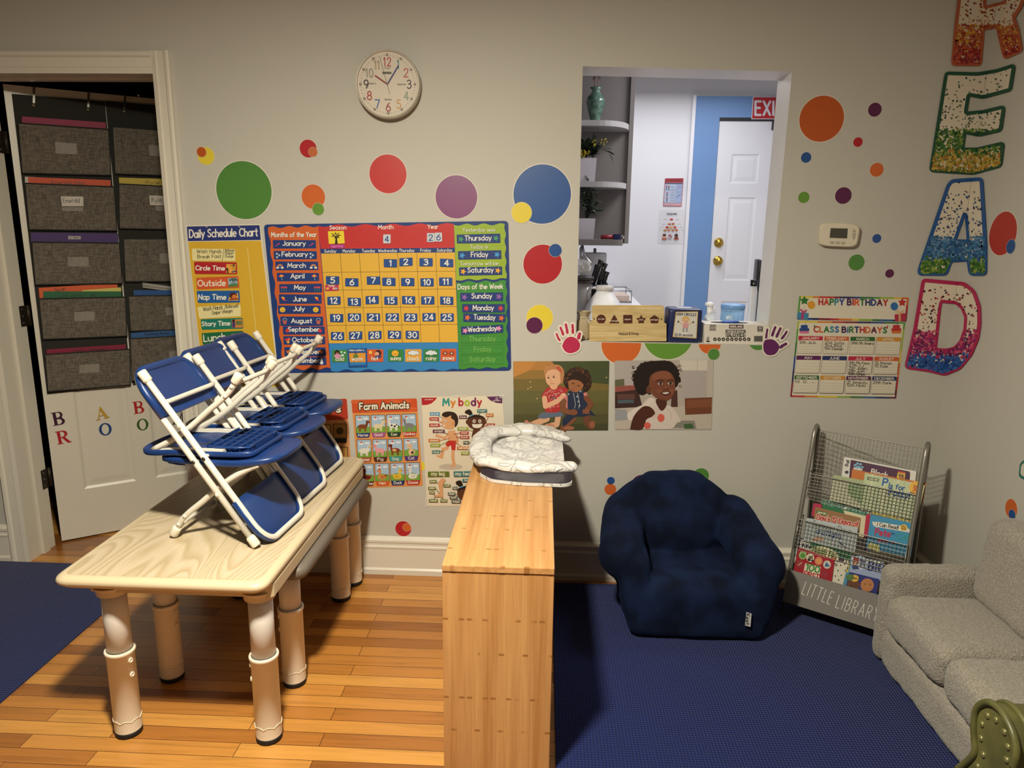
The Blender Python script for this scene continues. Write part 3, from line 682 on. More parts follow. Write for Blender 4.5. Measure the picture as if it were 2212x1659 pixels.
D('small rust dot overlapping a yellow dot beside the door casing', (425.5, 446, 318, 339), 'rust', 1)
D('large green dot above the daily schedule chart', (467.3, 586.7, 347.9, 474.4), 'green')
D('small crimson dot up the wall left of the clock, tan dot on it', (647.4, 684.1, 301.3, 340.8), 'red')
D('tiny tan dot on the small crimson dot left of the clock', (666.5, 686, 317, 339.5), 'tan', 1)
D('orange dot above the calendar, small green dot at its lower edge', (651.5, 702.3, 398.7, 451.4), 'orange')
D('small green dot overlapping the orange dot above the calendar', (675, 700.3, 438.5, 465), 'lime', 1)
D('medium red dot on the wall under the clock', (798, 878.3, 333.2, 418.5), 'brightred')
D('mauve purple dot just above the calendar top edge', (940.8, 1031, 378, 473), 'purple')
D('largest blue dot, left of the pass-through opening', (1109, 1233.4, 354.4, 485), 'blue')
D('yellow dot overlapping the lower left of the largest blue dot', (1105, 1148.3, 436, 482.7), 'yellow', 1)
D('large red dot left of the opening with a small blue dot on it', (1130.4, 1214, 528.4, 613.2), 'red')
D('small blue dot on the upper right of the large red dot', (1185.7, 1213.4, 527, 554.7), 'navy', 1)
D('yellow dot above the pink handprint, plum dot on it', (1137.3, 1194.4, 658.6, 715.4), 'yellow')
D('plum dot overlapping the yellow dot above the pink handprint', (1137, 1172, 685, 720.5), 'plum', 1)
SZ = SILLZ-.001
D('orange dot cut off by the sill under the wooden shape box', (1299, 1385, 701, 787), 'orange', 0, SZ)
D('wide green dot cut off by the sill under the blue cube', (1388.7, 1499.3, 667, 777.4), 'lime', 0, SZ)
D('orange dot cut off by the sill under the glove box', (1509, 1558, 716, 765), 'orange', 0, SZ)
D('small green dot on the wall under the glove box', (1529, 1554, 753, 777), 'green', 1)
D('green dot cut off by the sill behind the purple handprint', (1617, 1660, 714, 757), 'green', 0, SZ)
D('largest orange dot, right of the pass-through opening', (1726.6, 1822.8, 206.3, 307.3), 'rust')
D('topmost plum dot right of the pass-through, upper wall', (1875, 1904.3, 221.9, 252.1), 'plum')
D('tiny red dot below the largest orange dot', (1843, 1863.3, 297, 317), 'red')
D('small blue dot below left of the largest orange dot', (1730, 1752.4, 329, 351.5), 'navy')
D('small orange dot left of the glitter letter E', (1879, 1908.5, 352, 381.5), 'orange')
D('small green dot right beside the opening, above the thermostat', (1724, 1748.4, 413.7, 439), 'lime')
D('medium plum dot directly above the thermostat', (1803.7, 1839.5, 404, 441), 'plum')
D('tiny blue dot right of the thermostat', (1884, 1903.5, 505.5, 525), 'navy')
D('green dot directly below the thermostat', (1832.5, 1867.5, 549.4, 584.6), 'green')
D('tiny plum dot above the birthday banner, below right of the thermostat', (1912, 1931, 581.5, 600), 'plum')
D('tiny blue dot above an orange one, left of the navy armchair', (1311, 1328, 1030, 1046), 'navy')
D('small orange dot under a blue one, left of the navy armchair', (1305.5, 1331, 1045, 1068.5), 'orange')
D('plum dot peeking over the left of the navy armchair back', (1362, 1415, 1024, 1076), 'plum')
D('green dot peeking over the right of the navy armchair back', (1497, 1531.5, 1010.5, 1044.5), 'green')
D('tiny plum dot on the green dot behind the navy armchair', (1500, 1519, 1026.5, 1045.5), 'plum', 1)
D('low crimson dot above the baseboard beside the bookcase', (854, 888.5, 1125, 1159), 'red')
D('tiny orange dot on the low crimson dot above the baseboard', (870, 888, 1130, 1148), 'orange', 1)
D('yellow dot half hidden by the farm animals poster edge', (898, 919.5, 996, 1017.5), 'yellow', -.3)
D('red oval dot on the right wall beside the letter A', (2137, 2195.5, 457, 552), '#A83026', 0, fn=onright)
D('small blue dot on the red one on the right wall', (2175, 2194, 517, 548), 'navy', 1, fn=onright)
D('orange dot low on the right wall above the grey sofa', (2171, 2198.5, 1077, 1121), 'orange', 0, fn=onright)
D('blue dot on the orange one low on the right wall', (2179.5, 2195, 1100.5, 1122.5), 'navy', 1, fn=onright)

# ---------------------------------------------------------------- handprints
def hand(label, c, palm, fingers):
    a = Art(onwall, 1180, 480, 4.096, .0002, .0032)
    def outline(gr):
        for P, wd in fingers: a.line(P, wd+gr, '#D9D0C2', up=False)
        a.poly([(x0+(x0-pc[0])*gr/150, y0+(y0-pc[1])*gr/150) for x0, y0 in palm], '#D9D0C2', up=False)
    pc = (sum(q[0] for q in palm)/len(palm), sum(q[1] for q in palm)/len(palm))
    outline(26); a.up()
    a.poly(palm, c)
    for P, wd in fingers:
        for i in range(len(P)-1):
            p, q = np.array(P[i]), np.array(P[i+1]); g = .12 if i else .2
            a.line([tuple(p+(q-p)*g), tuple(q-(q-p)*.1)], wd*(1 if i == 0 else .9), c, up=False)
    return tag(a.mb.build('handprint_sticker'), label, 'wall sticker', 'handprint stickers')
hand('pink handprint sticker left of the pass-through sill', '#B0224A', crs([(140, 1095), (165, 1040), (205, 1015), (250, 1020), (285, 1050), (300, 1090), (280, 1135), (215, 1160), (165, 1140), (140, 1095)], 4)[:-1],
     [([(122, 1050), (103, 1020), (90, 985)], 20), ([(152, 1000), (138, 962), (125, 930)], 22), ([(188, 985), (182, 945), (172, 900)], 24), ([(235, 985), (235, 945), (232, 905)], 24), ([(285, 1030), (290, 1005), (296, 985)], 30)])
hand('purple handprint sticker right of the pass-through sill', '#5B1E55', crs([(1920, 1080), (1935, 1045), (1975, 1035), (2020, 1045), (2060, 1090), (2055, 1130), (2020, 1170), (1960, 1175), (1925, 1140), (1920, 1080)], 4)[:-1],
     [([(1945, 1030), (1950, 985), (1957, 945)], 20), ([(1997, 1010), (2012, 965), (2028, 925)], 24), ([(2035, 1020), (2055, 975), (2075, 935)], 24), ([(2080, 1035), (2108, 1000), (2130, 965)], 22), ([(2070, 1110), (2095, 1090), (2125, 1075)], 28)])

# ---------------------------------------------------------------- wall clock
def clock():
    YC = -.052; c = W(836.3, 181, YC); R_ = .121
    t = thing('wall_clock', 'round silver-rimmed wall clock with coloured numerals and clear face', 'clock', (c[0], 0, c[2]))
    b = MB(); b.lathe([(0, .001), (R_*.9, .001), (R_*.96, .004), (R_*1.0, .02), (R_*1.0, .040), (R_*.975, .052), (R_*.95, .052), (R_*.93, .044)], (c[0], 0, c[2]), M('#BDB5A6', .3, .3, name='silver_clock_rim'), 64, (0, -1, 0)); b.build('rim', t)
    fn = lambda px, py, off: (c[0]+px*R_/100, -.043-off, c[2]-py*R_/100)
    a = Art(fn, step=.00006); a.sheet([(94*math.cos(2*math.pi*i/48), 94*math.sin(2*math.pi*i/48)) for i in range(48)], '#C9BEAF')
    cols = ['#A02A2F', '#3F7F7F', '#A8434A', '#33222C', '#7F8F78', '#B98F55', '#8E2230', '#2B5D9B', '#9A2E33', '#2A1722', '#8A8676', '#9C8A68']
    for h in range(12):
        s = str(12 if h == 0 else h); an = math.radians(h*30-90); r = 66 if len(s) == 1 else 64
        x, y = r*math.cos(an), r*math.sin(an); hh = 24; w_ = {1: 13, 2: 22}[len(s)]*(.35 if s == '1' else (.62 if s == '11' else 1))
        a.text(s, x-w_/2, y+hh/2, x+w_/2, y+hh/2, hh, 3.1, cols[h], gap=.34)
        an2 = an; a.ell(84*math.cos(an2), 84*math.sin(an2), 4, 4, '#5E4A46', 14); a.ell(84*math.cos(an2), 84*math.sin(an2), 2, 2.4, '#A79A8C', 10)
    for mnt in range(60):
        if mnt % 5: an = math.radians(mnt*6-90); a.line([(82*math.cos(an)-.5, 82*math.sin(an)), (82*math.cos(an)+.7, 82*math.sin(an)+.8)], 1.3, '#6E645A', up=False); a.ell(86.5*math.cos(an), 86.5*math.sin(an), .7, .7, '#6E645A', 6, up=False)
    a.text("O'Clock", -9, -44, 9, -44, 4.5, .7, '#8B8074'); a.text('EMOKIDS', -14, -30, 12, -30, 5, 1.5, '#2D2826')
    a.text('Quarter To', -58, 0, -36, 0, 4, .7, '#6E645A'); a.text('Quarter Past', 30, 2, 56, 2, 4, .7, '#6E645A'); a.text('Half Past', -10, 46, 11, 46, 4, .7, '#6E645A')
    a.mb.build('dial', t)
    def handm(nm, P, wd, col, off, lab):
        h = Art(fn, step=.0006, base=off); h.line(P, wd, col); tag(h.mb.build(nm, t), lab)
    handm('hour_hand', [(-2, -1), (-37, -24)], 4.2, '#7E1F22', .0015, 'dark red hour hand')
    handm('minute_hand', [(1, -2), (34, -52)], 3.8, '#3C3A78', .0027, 'violet blue minute hand')
    handm('second_hand', [(7, 30), (-22, -78)], 1.2, '#56533B', .0039, 'thin second hand')
    b = MB(); b.lathe([(0, .006), (3*R_/100, .005), (3*R_/100, 0)], (c[0], -.043, c[2]), M('#B9AE9C', .25, .6), 14, (0, -1, 0)); b.build('hub', t)
clock()

# ---------------------------------------------------------------- thermostat
def thermostat():
    Y0 = -.026; fn = lambda px, py, off: W(px, py, Y0-off)
    ou = [(1680+x/3.606, 180+y/3.606) for x, y in [(365, 1088), (480, 1084), (600, 1098), (638, 1125), (636, 1180), (605, 1268), (480, 1275), (345, 1262), (328, 1215), (335, 1120)]]
    ou = crs(ou+[ou[0]], 4)[:-1]
    q = W(1817, 510); t = thing('thermostat', 'cream wall thermostat with grey screen, under the plum dot', 'thermostat', (q[0], 0, q[2]))
    b = MB(); f0 = [W(x, y, -.0005) for x, y in ou]; cx_ = sum(x for x, y in ou)/len(ou); cy_ = sum(y for x, y in ou)/len(ou)
    f1 = [(p[0], -.02, p[2]) for p in [W(*o, -.02) for o in ou]]; f2 = [W(cx_+(x-cx_)*.94, cy_+(y-cy_)*.93, Y0) for x, y in ou]
    n = len(ou); m = M('#CFC6B2', .45, name='cream_thermostat_plastic')
    b.add(f1+[(p[0], -.0005, p[2]) for p in f1]+f2, [list(range(2*n, 3*n))]+[[i, (i+1) % n, n+(i+1) % n, n+i] for i in range(n)]+[[i, (i+1) % n, 2*n+(i+1) % n, 2*n+i] for i in range(n)], m)
    b.build('housing', t)
    a = Art(fn, 1680, 180, 3.606, .0003, .0006); a.quad((413, 1128), (546, 1131), (540, 1208), (404, 1203), '#45443B'); a.mb.build('screen', t)
    for x0, x1, y in ((410, 438, 1240), (452, 481, 1241), (495, 523, 1243)):
        a = Art(fn, 1680, 180, 3.606, .0008, .0006); a.rect(x0, y-8, x1, y+8, '#8A8271', 4); a.rect(x0+3, y-5, x1-3, y+5, '#BDB49F', 3); a.mb.build('button', t)
    for P in ([(583, 1158), (597, 1133), (608, 1158)], [(582, 1190), (606, 1190), (592, 1220)], [(582, 1168), (607, 1168), (607, 1183), (582, 1183)]):
        a = Art(fn, 1680, 180, 3.606, .0008, .0006); a.poly(P, '#8A8271'); c = np.mean(P, 0); a.poly([tuple(c+(np.array(p)-c)*.65) for p in P], '#BDB49F'); a.mb.build('button', t)
thermostat()

# ---------------------------------------------------------------- daily schedule chart
def schedule():
    a = Art(onwall, 390, 460, 4.484, .00006, .0012)
    o = W(*(480, 600)); t = thing('schedule_chart', 'yellow daily schedule chart with blue header beside the door casing', 'chart', (o[0], 0, o[2]))
    a.sheet([(55, 122), (770, 108), (962, 1690), (222, 1700)], '#D8CFB8')
    a.quad((60, 131), (765, 118), (778, 262), (72, 274), '#232F6E')
    a.quad((74, 280), (779, 268), (955, 1682), (228, 1692), '#C9A02E')
    a.text('Daily Schedule Chart', 88, 238, 745, 222, 74, 12, '#D8D2C6', jit=.02)
    for x, y in ((250, 135), (565, 132)): a.line([(x-8, y-2), (x+10, y), (x+6, y+6)], 4, '#C8C2B0')
    a.line([(648, 340), (690, 760), (735, 1180), (790, 1690)], 6, '#D9C27A')
    a.mb.build('chart_sheet', t); base0 = a.off+.0006
    def card(q, c, txt):
        k = Art(onwall, 390, 460, 4.484, .0001, base0); k.poly(roundpoly(q, 14), c, up=False)
        for s in txt: k.text(*s[:6], s[6], s[7], jit=.02 if s[7] != '#16120F' else .05)
        return k
    HW = '#16120F'; Wh = '#DDD8CC'
    k = card([(108, 345), (530, 350), (530, 465), (115, 462)], '#D9CE96', [('Wash Hands', 158, 388, 395, 390, 36, 4.5, HW), ('Break Fast', 165, 440, 392, 436, 34, 4.5, HW), ('Bathroom', 432, 370, 520, 372, 22, 3.2, HW), ('Diaper', 432, 402, 512, 402, 22, 3.2, HW), ('Change', 430, 432, 512, 430, 24, 3.2, HW)])
    k.line([(420, 352), (404, 465)], 4, HW); k.line([(430, 378), (522, 380)], 3, HW); k.mb.build('schedule_card', t)
    k = card([(130, 472), (545, 478), (550, 595), (138, 592)], '#A51E27', [('Circle Time', 148, 553, 428, 556, 42, 8.5, Wh)])
    k.rect(443, 495, 535, 583, '#D9993C'); k.ell(515, 505, 11, 10, '#4A2B1C'); k.quad((500, 515), (532, 515), (530, 555), (505, 555), '#B88A30'); k.line([(508, 520), (480, 505)], 6, '#7A4A2C'); k.ell(452, 545, 12, 12, '#2A1B16'); k.line([(455, 558), (460, 583)], 14, '#52361F'); k.line([(500, 572), (533, 565)], 12, '#2B3A66'); k.mb.build('schedule_card', t)
    k = card([(150, 628), (560, 610), (572, 725), (158, 742)], '#C2532A', [('Outside', 168, 708, 435, 704, 56, 9.5, Wh)])
    k.quad((457, 634), (548, 627), (555, 712), (466, 720), '#8CA9BE'); k.quad((464, 694), (554, 680), (555, 712), (466, 720), '#4E7B3C'); k.line([(492, 700), (505, 665), (520, 642)], 6, '#4A4038'); k.line([(515, 695), (528, 660), (545, 640)], 6, '#4A4038')
    for x, y in ((480, 650), (500, 640), (525, 638), (540, 650), (510, 655)): k.ell(x, y, 13, 9, '#3D5C49', up=False)
    k.mb.build('schedule_card', t)
    k = card([(155, 755), (570, 752), (577, 868), (168, 872)], '#1B5596', [('Nap Time', 175, 838, 440, 838, 48, 9.5, Wh)])
    k.poly([(460, 850), (480, 790), (555, 775), (563, 848)], '#D2A24B'); k.ell(510, 800, 38, 30, '#4B2317'); k.ell(522, 812, 24, 22, '#C9713A'); k.line([(480, 838), (555, 832)], 16, '#8C3A1F'); k.mb.build('schedule_card', t)
    k = card([(163, 910), (580, 888), (585, 1000), (180, 1025)], '#D9CE96', [('Wash Hands', 222, 950, 410, 930, 40, 4.5, HW), ('Bathroom/', 442, 926, 562, 912, 34, 4, HW), ('Diaper changes', 308, 985, 505, 962, 34, 4, HW)])
    k.line([(435, 895), (425, 950)], 4, HW); k.mb.build('schedule_card', t)
    k = card([(195, 1030), (602, 1015), (608, 1120), (205, 1132)], '#17705F', [('Story Time', 208, 1096, 480, 1088, 42, 8.5, Wh)])
    k.quad((495, 1035), (598, 1028), (602, 1108), (500, 1114), '#C77B3C'); k.rect(535, 1045, 595, 1085, '#5F6F3A'); k.ell(513, 1045, 14, 13, '#2B1A14'); k.quad((500, 1056), (528, 1055), (530, 1110), (502, 1112), '#49346E'); k.mb.build('schedule_card', t)
    k = card([(203, 1165), (605, 1140), (612, 1245), (215, 1277)], '#17613B', [('Lunch', 228, 1247, 438, 1226, 62, 10.5, Wh)])
    k.ell(532, 1192, 58, 24, '#D8B9A0', rot=-4); k.ell(510, 1190, 18, 12, '#A8453B'); k.ell(548, 1188, 16, 12, '#C78A63'); k.mb.build('schedule_card', t)
    k = card([(215, 1292), (620, 1268), (628, 1370), (228, 1395)], '#D9CE96', [('Wash Hands', 232, 1318, 430, 1300, 34, 4.5, HW)]); k.mb.build('schedule_card', t)
    k = card([(240, 1560), (640, 1535), (645, 1640), (250, 1665)], '#4A1E50', [('Afternoon', 270, 1632, 590, 1605, 46, 8, Wh)]); k.mb.build('schedule_card', t)
schedule()

# ---------------------------------------------------------------- calendar
def wavy(p, q, n, amp, side=1):
    p, q = np.array(p, float), np.array(q, float); d = q-p; L = np.hypot(*d); nn = np.array([-d[1], d[0]])/L; k = n*8
    return [tuple(p+d*i/k+nn*amp*math.sin(2*math.pi*n*i/k)*side) for i in range(k+1)]
def calendar():
    A5 = lambda base: Art(onwall, 390, 460, 4.484, .0001, CB+base-.0034); A6 = lambda base: Art(onwall, 680, 460, 4.609, .0001, CB+base-.0034)
    o = W(837, 640); t = thing('calendar_chart', 'large blue-bordered classroom calendar with number cards, right of the schedule chart', 'calendar', (o[0], 0, o[2]))
    NV, WH = '#1B3470', '#DCD8CE'
    a = Art(onwall, base=.0012, step=.00006)
    a.sheet(roundpoly([(569.5, 485), (1098, 477), (1104.5, 801), (601, 806)], 9), '#17346F')
    a.frame(680, 460, 4.609)
    # header
    top = wavy((30, 128), (1385, 112), 5, 12); a.poly(top+[(1390, 348), (60, 358)], '#B92A2B')
    for i in range(9):
        y = 160+i*21
        a.line(wavy((45+i*2, y+3), (1386, y-10), 12, 5), 4, '#A32226', up=(i == 0))
    a.poly([(60, 357), (1391, 346), (1396, 393), (66, 403)], NV)
    G = [(62, 404), (1394, 393), (1426, 1286), (140, 1298)]
    def g(u, v):
        tl, tr, br, bl = [np.array(q, float) for q in G]; return tuple((tl*(1-u)+tr*u)*(1-v)+(bl*(1-u)+br*u)*v)
    a.poly(G, '#D2A43A')
    for i in range(1, 7): a.line([g(i/7, 0), g(i/7, 1)], 4, '#5C4A20', up=(i == 1))
    for v in (.21, .408, .605, .802): a.line([g(0, v), g(1, v)], 4, '#5C4A20', up=False)
    a.text('Season', 148, 163, 312, 163, 38, 6.5, WH); a.text('Month', 632, 160, 780, 160, 40, 6.5, WH); a.text('Year', 1125, 155, 1225, 155, 38, 6.5, WH)
    for nm, x0, x1 in (('Sunday', 95, 212), ('Monday', 278, 402), ('Tuesday', 470, 598), ('Wednesday', 632, 818), ('Thursday', 840, 990), ('Friday', 1052, 1155), ('Saturday', 1216, 1368)):
        a.text(nm, x0, 394-(x0-95)*.008, x1, 394-(x1-95)*.008, 29, 4.2, WH)
    # weather band
    a.poly([(140, 1300), (1426, 1288), (1433, 1562)]+wavy((1433, 1562), (160, 1570), 6, 12)[1:], '#2F7BB8')
    # right panels
    a.poly(wavy((1386, 118), (1893, 112), 3, 10)+wavy((1893, 112), (1905, 655), 4, 7)[1:]+wavy((1905, 655), (1407, 668), 3, 8)[1:], '#8FA82F')
    a.poly(wavy((1410, 690), (1908, 678), 3, 10)+wavy((1908, 678), (1918, 1540), 6, 8)[1:]+wavy((1918, 1540), (1435, 1550), 3, 8)[1:], '#3C8535')
    for i in range(13): a.line(wavy((1425+i, 770+i*58), (1900, 760+i*58), 5, 6), 4, '#357A33', up=(i == 0))
    for i in range(9): a.line(wavy((1400+i, 160+i*58), (1888, 150+i*58), 5, 5), 4, '#86A02C', up=(i == 0))
    SH = (3, 4, '#2C5A2A')
    for s in (('Yesterday was', 1475, 185, 1795, 183, 34, 5, WH), ('Today is', 1550, 355, 1722, 352, 34, 5, WH), ('Tomorrow will be', 1450, 522, 1828, 517, 34, 5, WH), ('Days of the Week', 1425, 760, 1872, 753, 48, 8, WH)): a.text(*s, shadow=SH)
    for s in (('Thursday', 1537, 1275, 1800, 1272, 46, 5, '#7FB35C'), ('Friday', 1587, 1378, 1755, 1375, 46, 5, '#7FB35C'), ('Saturday', 1540, 1478, 1797, 1475, 46, 5, '#7FB35C')): a.text(*s)
    for y in (1200, 1310, 1415): a.line([(1458, y+10), (1870, y), (1872, y+88), (1462, y+96), (1458, y+10)], 2.5, '#2F6E2E', up=False)
    a.frame(390, 460, 4.484)
    a.poly(wavy((850, 140), (1332, 128), 3, -10)+[(1452, 1505)]+wavy((1452, 1505), (1000, 1518), 3, 10)[1:]+wavy((1000, 1518), (850, 140), 7, 8)[1:-1], '#C25A27')
    a.text('Months of the Year', 880, 232, 1316, 230, 44, 7.5, WH, shadow=(3, 4, '#7A3A1C'))
    a.mb.build('calendar_board', t); CB = a.off+.0006
    # month cards
    MC = [('January', 893, 1310, 262, 345, 990, 1210), ('February', 902, 1318, 368, 450, 982, 1230), ('March', 918, 1332, 470, 555, 1038, 1210), ('April', 932, 1340, 580, 662, 1068, 1198), ('May', 955, 1368, 690, 772, 1102, 1210), ('June', 952, 1365, 788, 880, 1092, 1220), ('July', 943, 1355, 897, 978, 1094, 1200), ('August', 965, 1380, 1003, 1095, 1074, 1272), ('September', 990, 1396, 1098, 1178, 1042, 1342), ('October', 995, 1400, 1193, 1275, 1084, 1310), ('November', 1005, 1405, 1300, 1390, 1060, 1350), ('December', 1010, 1410, 1395, 1475, 1070, 1345)]
    ic = {'January': '#C9508A', 'February': '#CFE0EA', 'March': '#D9B04A', 'April': '#D9434A', 'May': '#D9434A', 'June': '#D98A2A', 'July': '#E0B43A', 'August': '#B05A4A', 'September': '#C8303A', 'October': '#D9612A', 'November': '#C9702A', 'December': '#D8DADF'}
    for nm, x0, x1, y0, y1, tx0, tx1 in MC:
        k = A5(.0034); k.quad((x0, y0), (x1, y0+(-6 if nm in ('May',) else 2)), (x1+3, y1-2), (x0+4, y1), NV, 8)
        dn = 14 if any(c in nm for c in 'yjgp') else 0
        k.text(nm, tx0, y1-26-dn*.3, tx1, y1-26-dn*.3, 42, 8, WH)
        for x in (x0+45, x1-45):
            c = ic[nm]; y = (y0+y1)/2
            if nm == 'January': k.line([(x-20, y+18), (x+18, y-8)], 5, c); k.line([(x+4, y+2), (x+18, y-8)], 9, '#D9435A')
            elif nm == 'February':
                for dx, dy in ((-14, -14), (8, 0), (-12, 20)):
                    for an in (0, 60, 120): k.line([(x+dx-11*math.cos(math.radians(an)), y+dy-11*math.sin(math.radians(an))), (x+dx+11*math.cos(math.radians(an)), y+dy+11*math.sin(math.radians(an)))], 3, c, up=False)
            elif nm == 'March':
                for i, cc in enumerate(('#C9504A', '#D9A83A', '#5A9AC0')): k.line([(x+(28-i*7)*math.cos(math.radians(q)), y+12-(28-i*7)*math.sin(math.radians(q))) for q in range(0, 181, 20)], 5, cc, up=(i == 0))
                for dx in (-22, 22): k.ell(x+dx, y+18, 15, 9, WH, up=False)
            elif nm == 'April': k.ell(x, y-2, 26, 22, c, a0=180, a1=360); k.ell(x, y-2, 12, 22, '#D9A83A', a0=180, a1=360); k.line([(x, y-2), (x+4, y+26), (x+12, y+24)], 3.5, '#7FB0D0')
            elif nm == 'May':
                for dx in (-20, 2, 22): k.line([(x+dx, y+30), (x+dx, y-5)], 3, '#4E9A4A', up=False); k.ell(x+dx, y-10, 9, 9, c if dx else '#D98AB0', up=False)
            elif nm == 'June': k.poly([(x-24, y-22), (x+10, y-18), (x+18, y+18), (x-6, y+10)], '#D9503A'); k.poly([(x-24, y-22), (x+10, y-18), (x, y)], '#E0B43A'); k.line([(x+18, y+18), (x+30, y+10), (x+45, y+20)], 2.5, '#8A5AA0')
            elif nm == 'July': k.ell(x, y, 27, 25, c); k.line([(x-12, y+6), (x, y+12), (x+12, y+6)], 3.5, '#5A3A1A'); k.ell(x-9, y-7, 3, 3, '#5A3A1A'); k.ell(x+9, y-7, 3, 3, '#5A3A1A', up=False)
            elif nm == 'August': k.poly([(x-20, y-8), (x+20, y-8), (x+14, y+28), (x-14, y+28)], c); k.line([(x+20*math.cos(math.radians(q)), y-8-22*math.sin(math.radians(q))) for q in range(0, 181, 30)], 3, '#D8DADF')
            elif nm == 'September': k.ell(x, y+2, 17, 19, c); k.line([(x, y-16), (x+4, y-24)], 3, '#4E7A3A')
            elif nm == 'October':
                for dx, dy, cc in ((-14, -6, '#C8303A'), (10, -10, '#D9612A'), (2, 16, '#E0A43A')): k.star(x+dx, y+dy, 18, cc, rot=-80+dx*3, inner=.55)
            elif nm == 'November': k.ell(x, y, 20, 16, c); k.ell(x+10, y-12, 8, 8, '#7A3A1C'); k.line([(x-20, y+8), (x-28, y-14)], 7, '#B04A2A')
            else: k.ell(x, y+16, 17, 16, c); k.ell(x, y-8, 12, 11, c); k.ell(x, y-24, 8, 6, '#D8DADF')
        k.mb.build('month_card', t)
    # number cards
    NC = [(752, 500), (907, 487), (1107, 490), (1312, 497), (177, 670), (368, 690), (583, 672), (737, 685), (925, 687), (1117, 690), (1303, 684), (190, 873), (393, 885), (571, 866), (757, 873), (933, 868), (1124, 870), (1313, 873), (217, 1046), (394, 1040), (583, 1039), (771, 1039), (954, 1040), (1137, 1037), (1317, 1040), (226, 1226), (406, 1220), (598, 1217), (793, 1213), (970, 1214)]
    rots = [.02, -.05, 0, .05, .02, .02, 0, .02, .01, 0, .01, -.03, .03, -.04, .01, .02, -.01, .02, .02, 0, .02, 0, .02, -.02, 0, .02, -.04, -.06, .03, .02]
    for i, (x, y) in enumerate(NC):
        k = A6(.0034); r = rots[i]
        k.quad((x-66, y-40-66*r), (x+66, y-40+66*r), (x+67, y+41+66*r), (x-65, y+41-66*r), '#1D4484', 6)
        s = str(i+1); w_ = (16 if s == '1' else 40) if len(s) == 1 else (66 if s[0] == '1' else 86)
        if s == '11': w_ = 52
        k.text(s, x-w_/2, y+27-w_/2*r, x+w_/2, y+27+w_/2*r, 54, 10.5, WH, gap=.26); k.mb.build('number_card', t)
    k = A6(.0034); k.quad((103, 717), (235, 715), (237, 773), (106, 776), '#B02A52'); k.text('Easter', 140, 735, 200, 733, 20, 3, WH)
    for x, c in ((128, '#D9B04A'), (212, '#8AA0B0'), (190, '#D9A08A')): k.ell(x, 752, 14, 12, c)
    tag(k.mb.build('holiday_card', t), 'pink spring holiday card')
    # season and date cards
    k = A6(.0034); k.quad((130, 182), (288, 178), (298, 303), (140, 309), '#DCC62F', 8)
    k.poly([(200, 308), (206, 250), (178, 222), (182, 217), (208, 240), (211, 205), (217, 205), (218, 240), (246, 214), (250, 220), (222, 254), (228, 307)], '#2B1D15')
    for i in range(26): an = i*.9; k.ell(212+math.cos(an)*(15+i*1.3), 222+math.sin(an)*(10+i*.8), 6.5, 4.5, '#35291A', 7, up=False)
    k.mb.build('season_card', t)
    k = A6(.0034); k.quad((147, 315), (296, 312), (298, 348), (150, 351), '#A8327C'); k.text('spring', 172, 342, 276, 340, 24, 3, '#D88AC0'); k.mb.build('season_card', t)
    for s, x, y in (('4', 718, 258), ('2', 1154, 244), ('6', 1230, 240)):
        k = A6(.0034); k.rect(x-37, y-44, x+37, y+45, '#B9BEC9', 8); k.text(s, x-19, y+30, x+19, y+30, 56, 9, '#1F3C7E'); k.mb.build('date_card', t)
    # weekday cards
    for nm, q, tx, st in (('Thursday', [(1412, 216), (1845, 205), (1848, 298), (1415, 304)], (1494, 275, 1758, 270), '#3E8F66'), ('Friday', [(1425, 381), (1856, 371), (1858, 458), (1428, 465)], (1557, 437, 1723, 435), '#3F93CF'), ('Saturday', [(1435, 543), (1864, 532), (1866, 616), (1438, 624)], (1522, 592, 1778, 588), '#DDA032'),
                          ('Sunday', [(1448, 797), (1874, 790), (1875, 876), (1450, 880)], (1562, 850, 1763, 848), '#8A5AA6'), ('Monday', [(1466, 908), (1892, 908), (1890, 990), (1468, 992)], (1574, 968, 1780, 966), '#C8353F'), ('Tuesday', [(1478, 1001), (1900, 1006), (1898, 1088), (1478, 1084)], (1584, 1060, 1795, 1063), '#D9672F'), ('Wednesday', [(1455, 1133), (1873, 1112), (1877, 1190), (1460, 1213)], (1527, 1184, 1810, 1170), '#D98AB4')):
        k = A6(.0034); k.quad(*q, NV, 7); k.text(nm, *tx, 48, 8, WH)
        for x, yy in ((q[0][0]+42, (q[0][1]+q[3][1])/2), (q[1][0]-42, (q[1][1]+q[2][1])/2)): k.star(x, yy, 33, st, rot=-70)
        k.mb.build('weekday_card', t)
    # weather cards
    for nm, x0, x1, y0, y1, c in (('cold', 172, 325, 1362, 1487, '#3A7F46'), ('warm', 340, 505, 1388, 1486, '#D08E35'), ('hot', 515, 682, 1358, 1482, '#C4552D'), ('sunny', 728, 885, 1360, 1480, '#2F7C44'), ('cloudy', 900, 1063, 1357, 1482, '#D29A3C'), ('rainy', 1080, 1237, 1357, 1480, '#2F7C44'), ('snowy', 1252, 1408, 1352, 1478, '#C4552D')):
        k = A6(.0034); k.rect(x0, y0, x1, y1, c, 8); w_ = {'cold': 80, 'warm': 104, 'hot': 62, 'sunny': 104, 'cloudy': 116, 'rainy': 98, 'snowy': 114}[nm]; cx_ = (x0+x1)/2
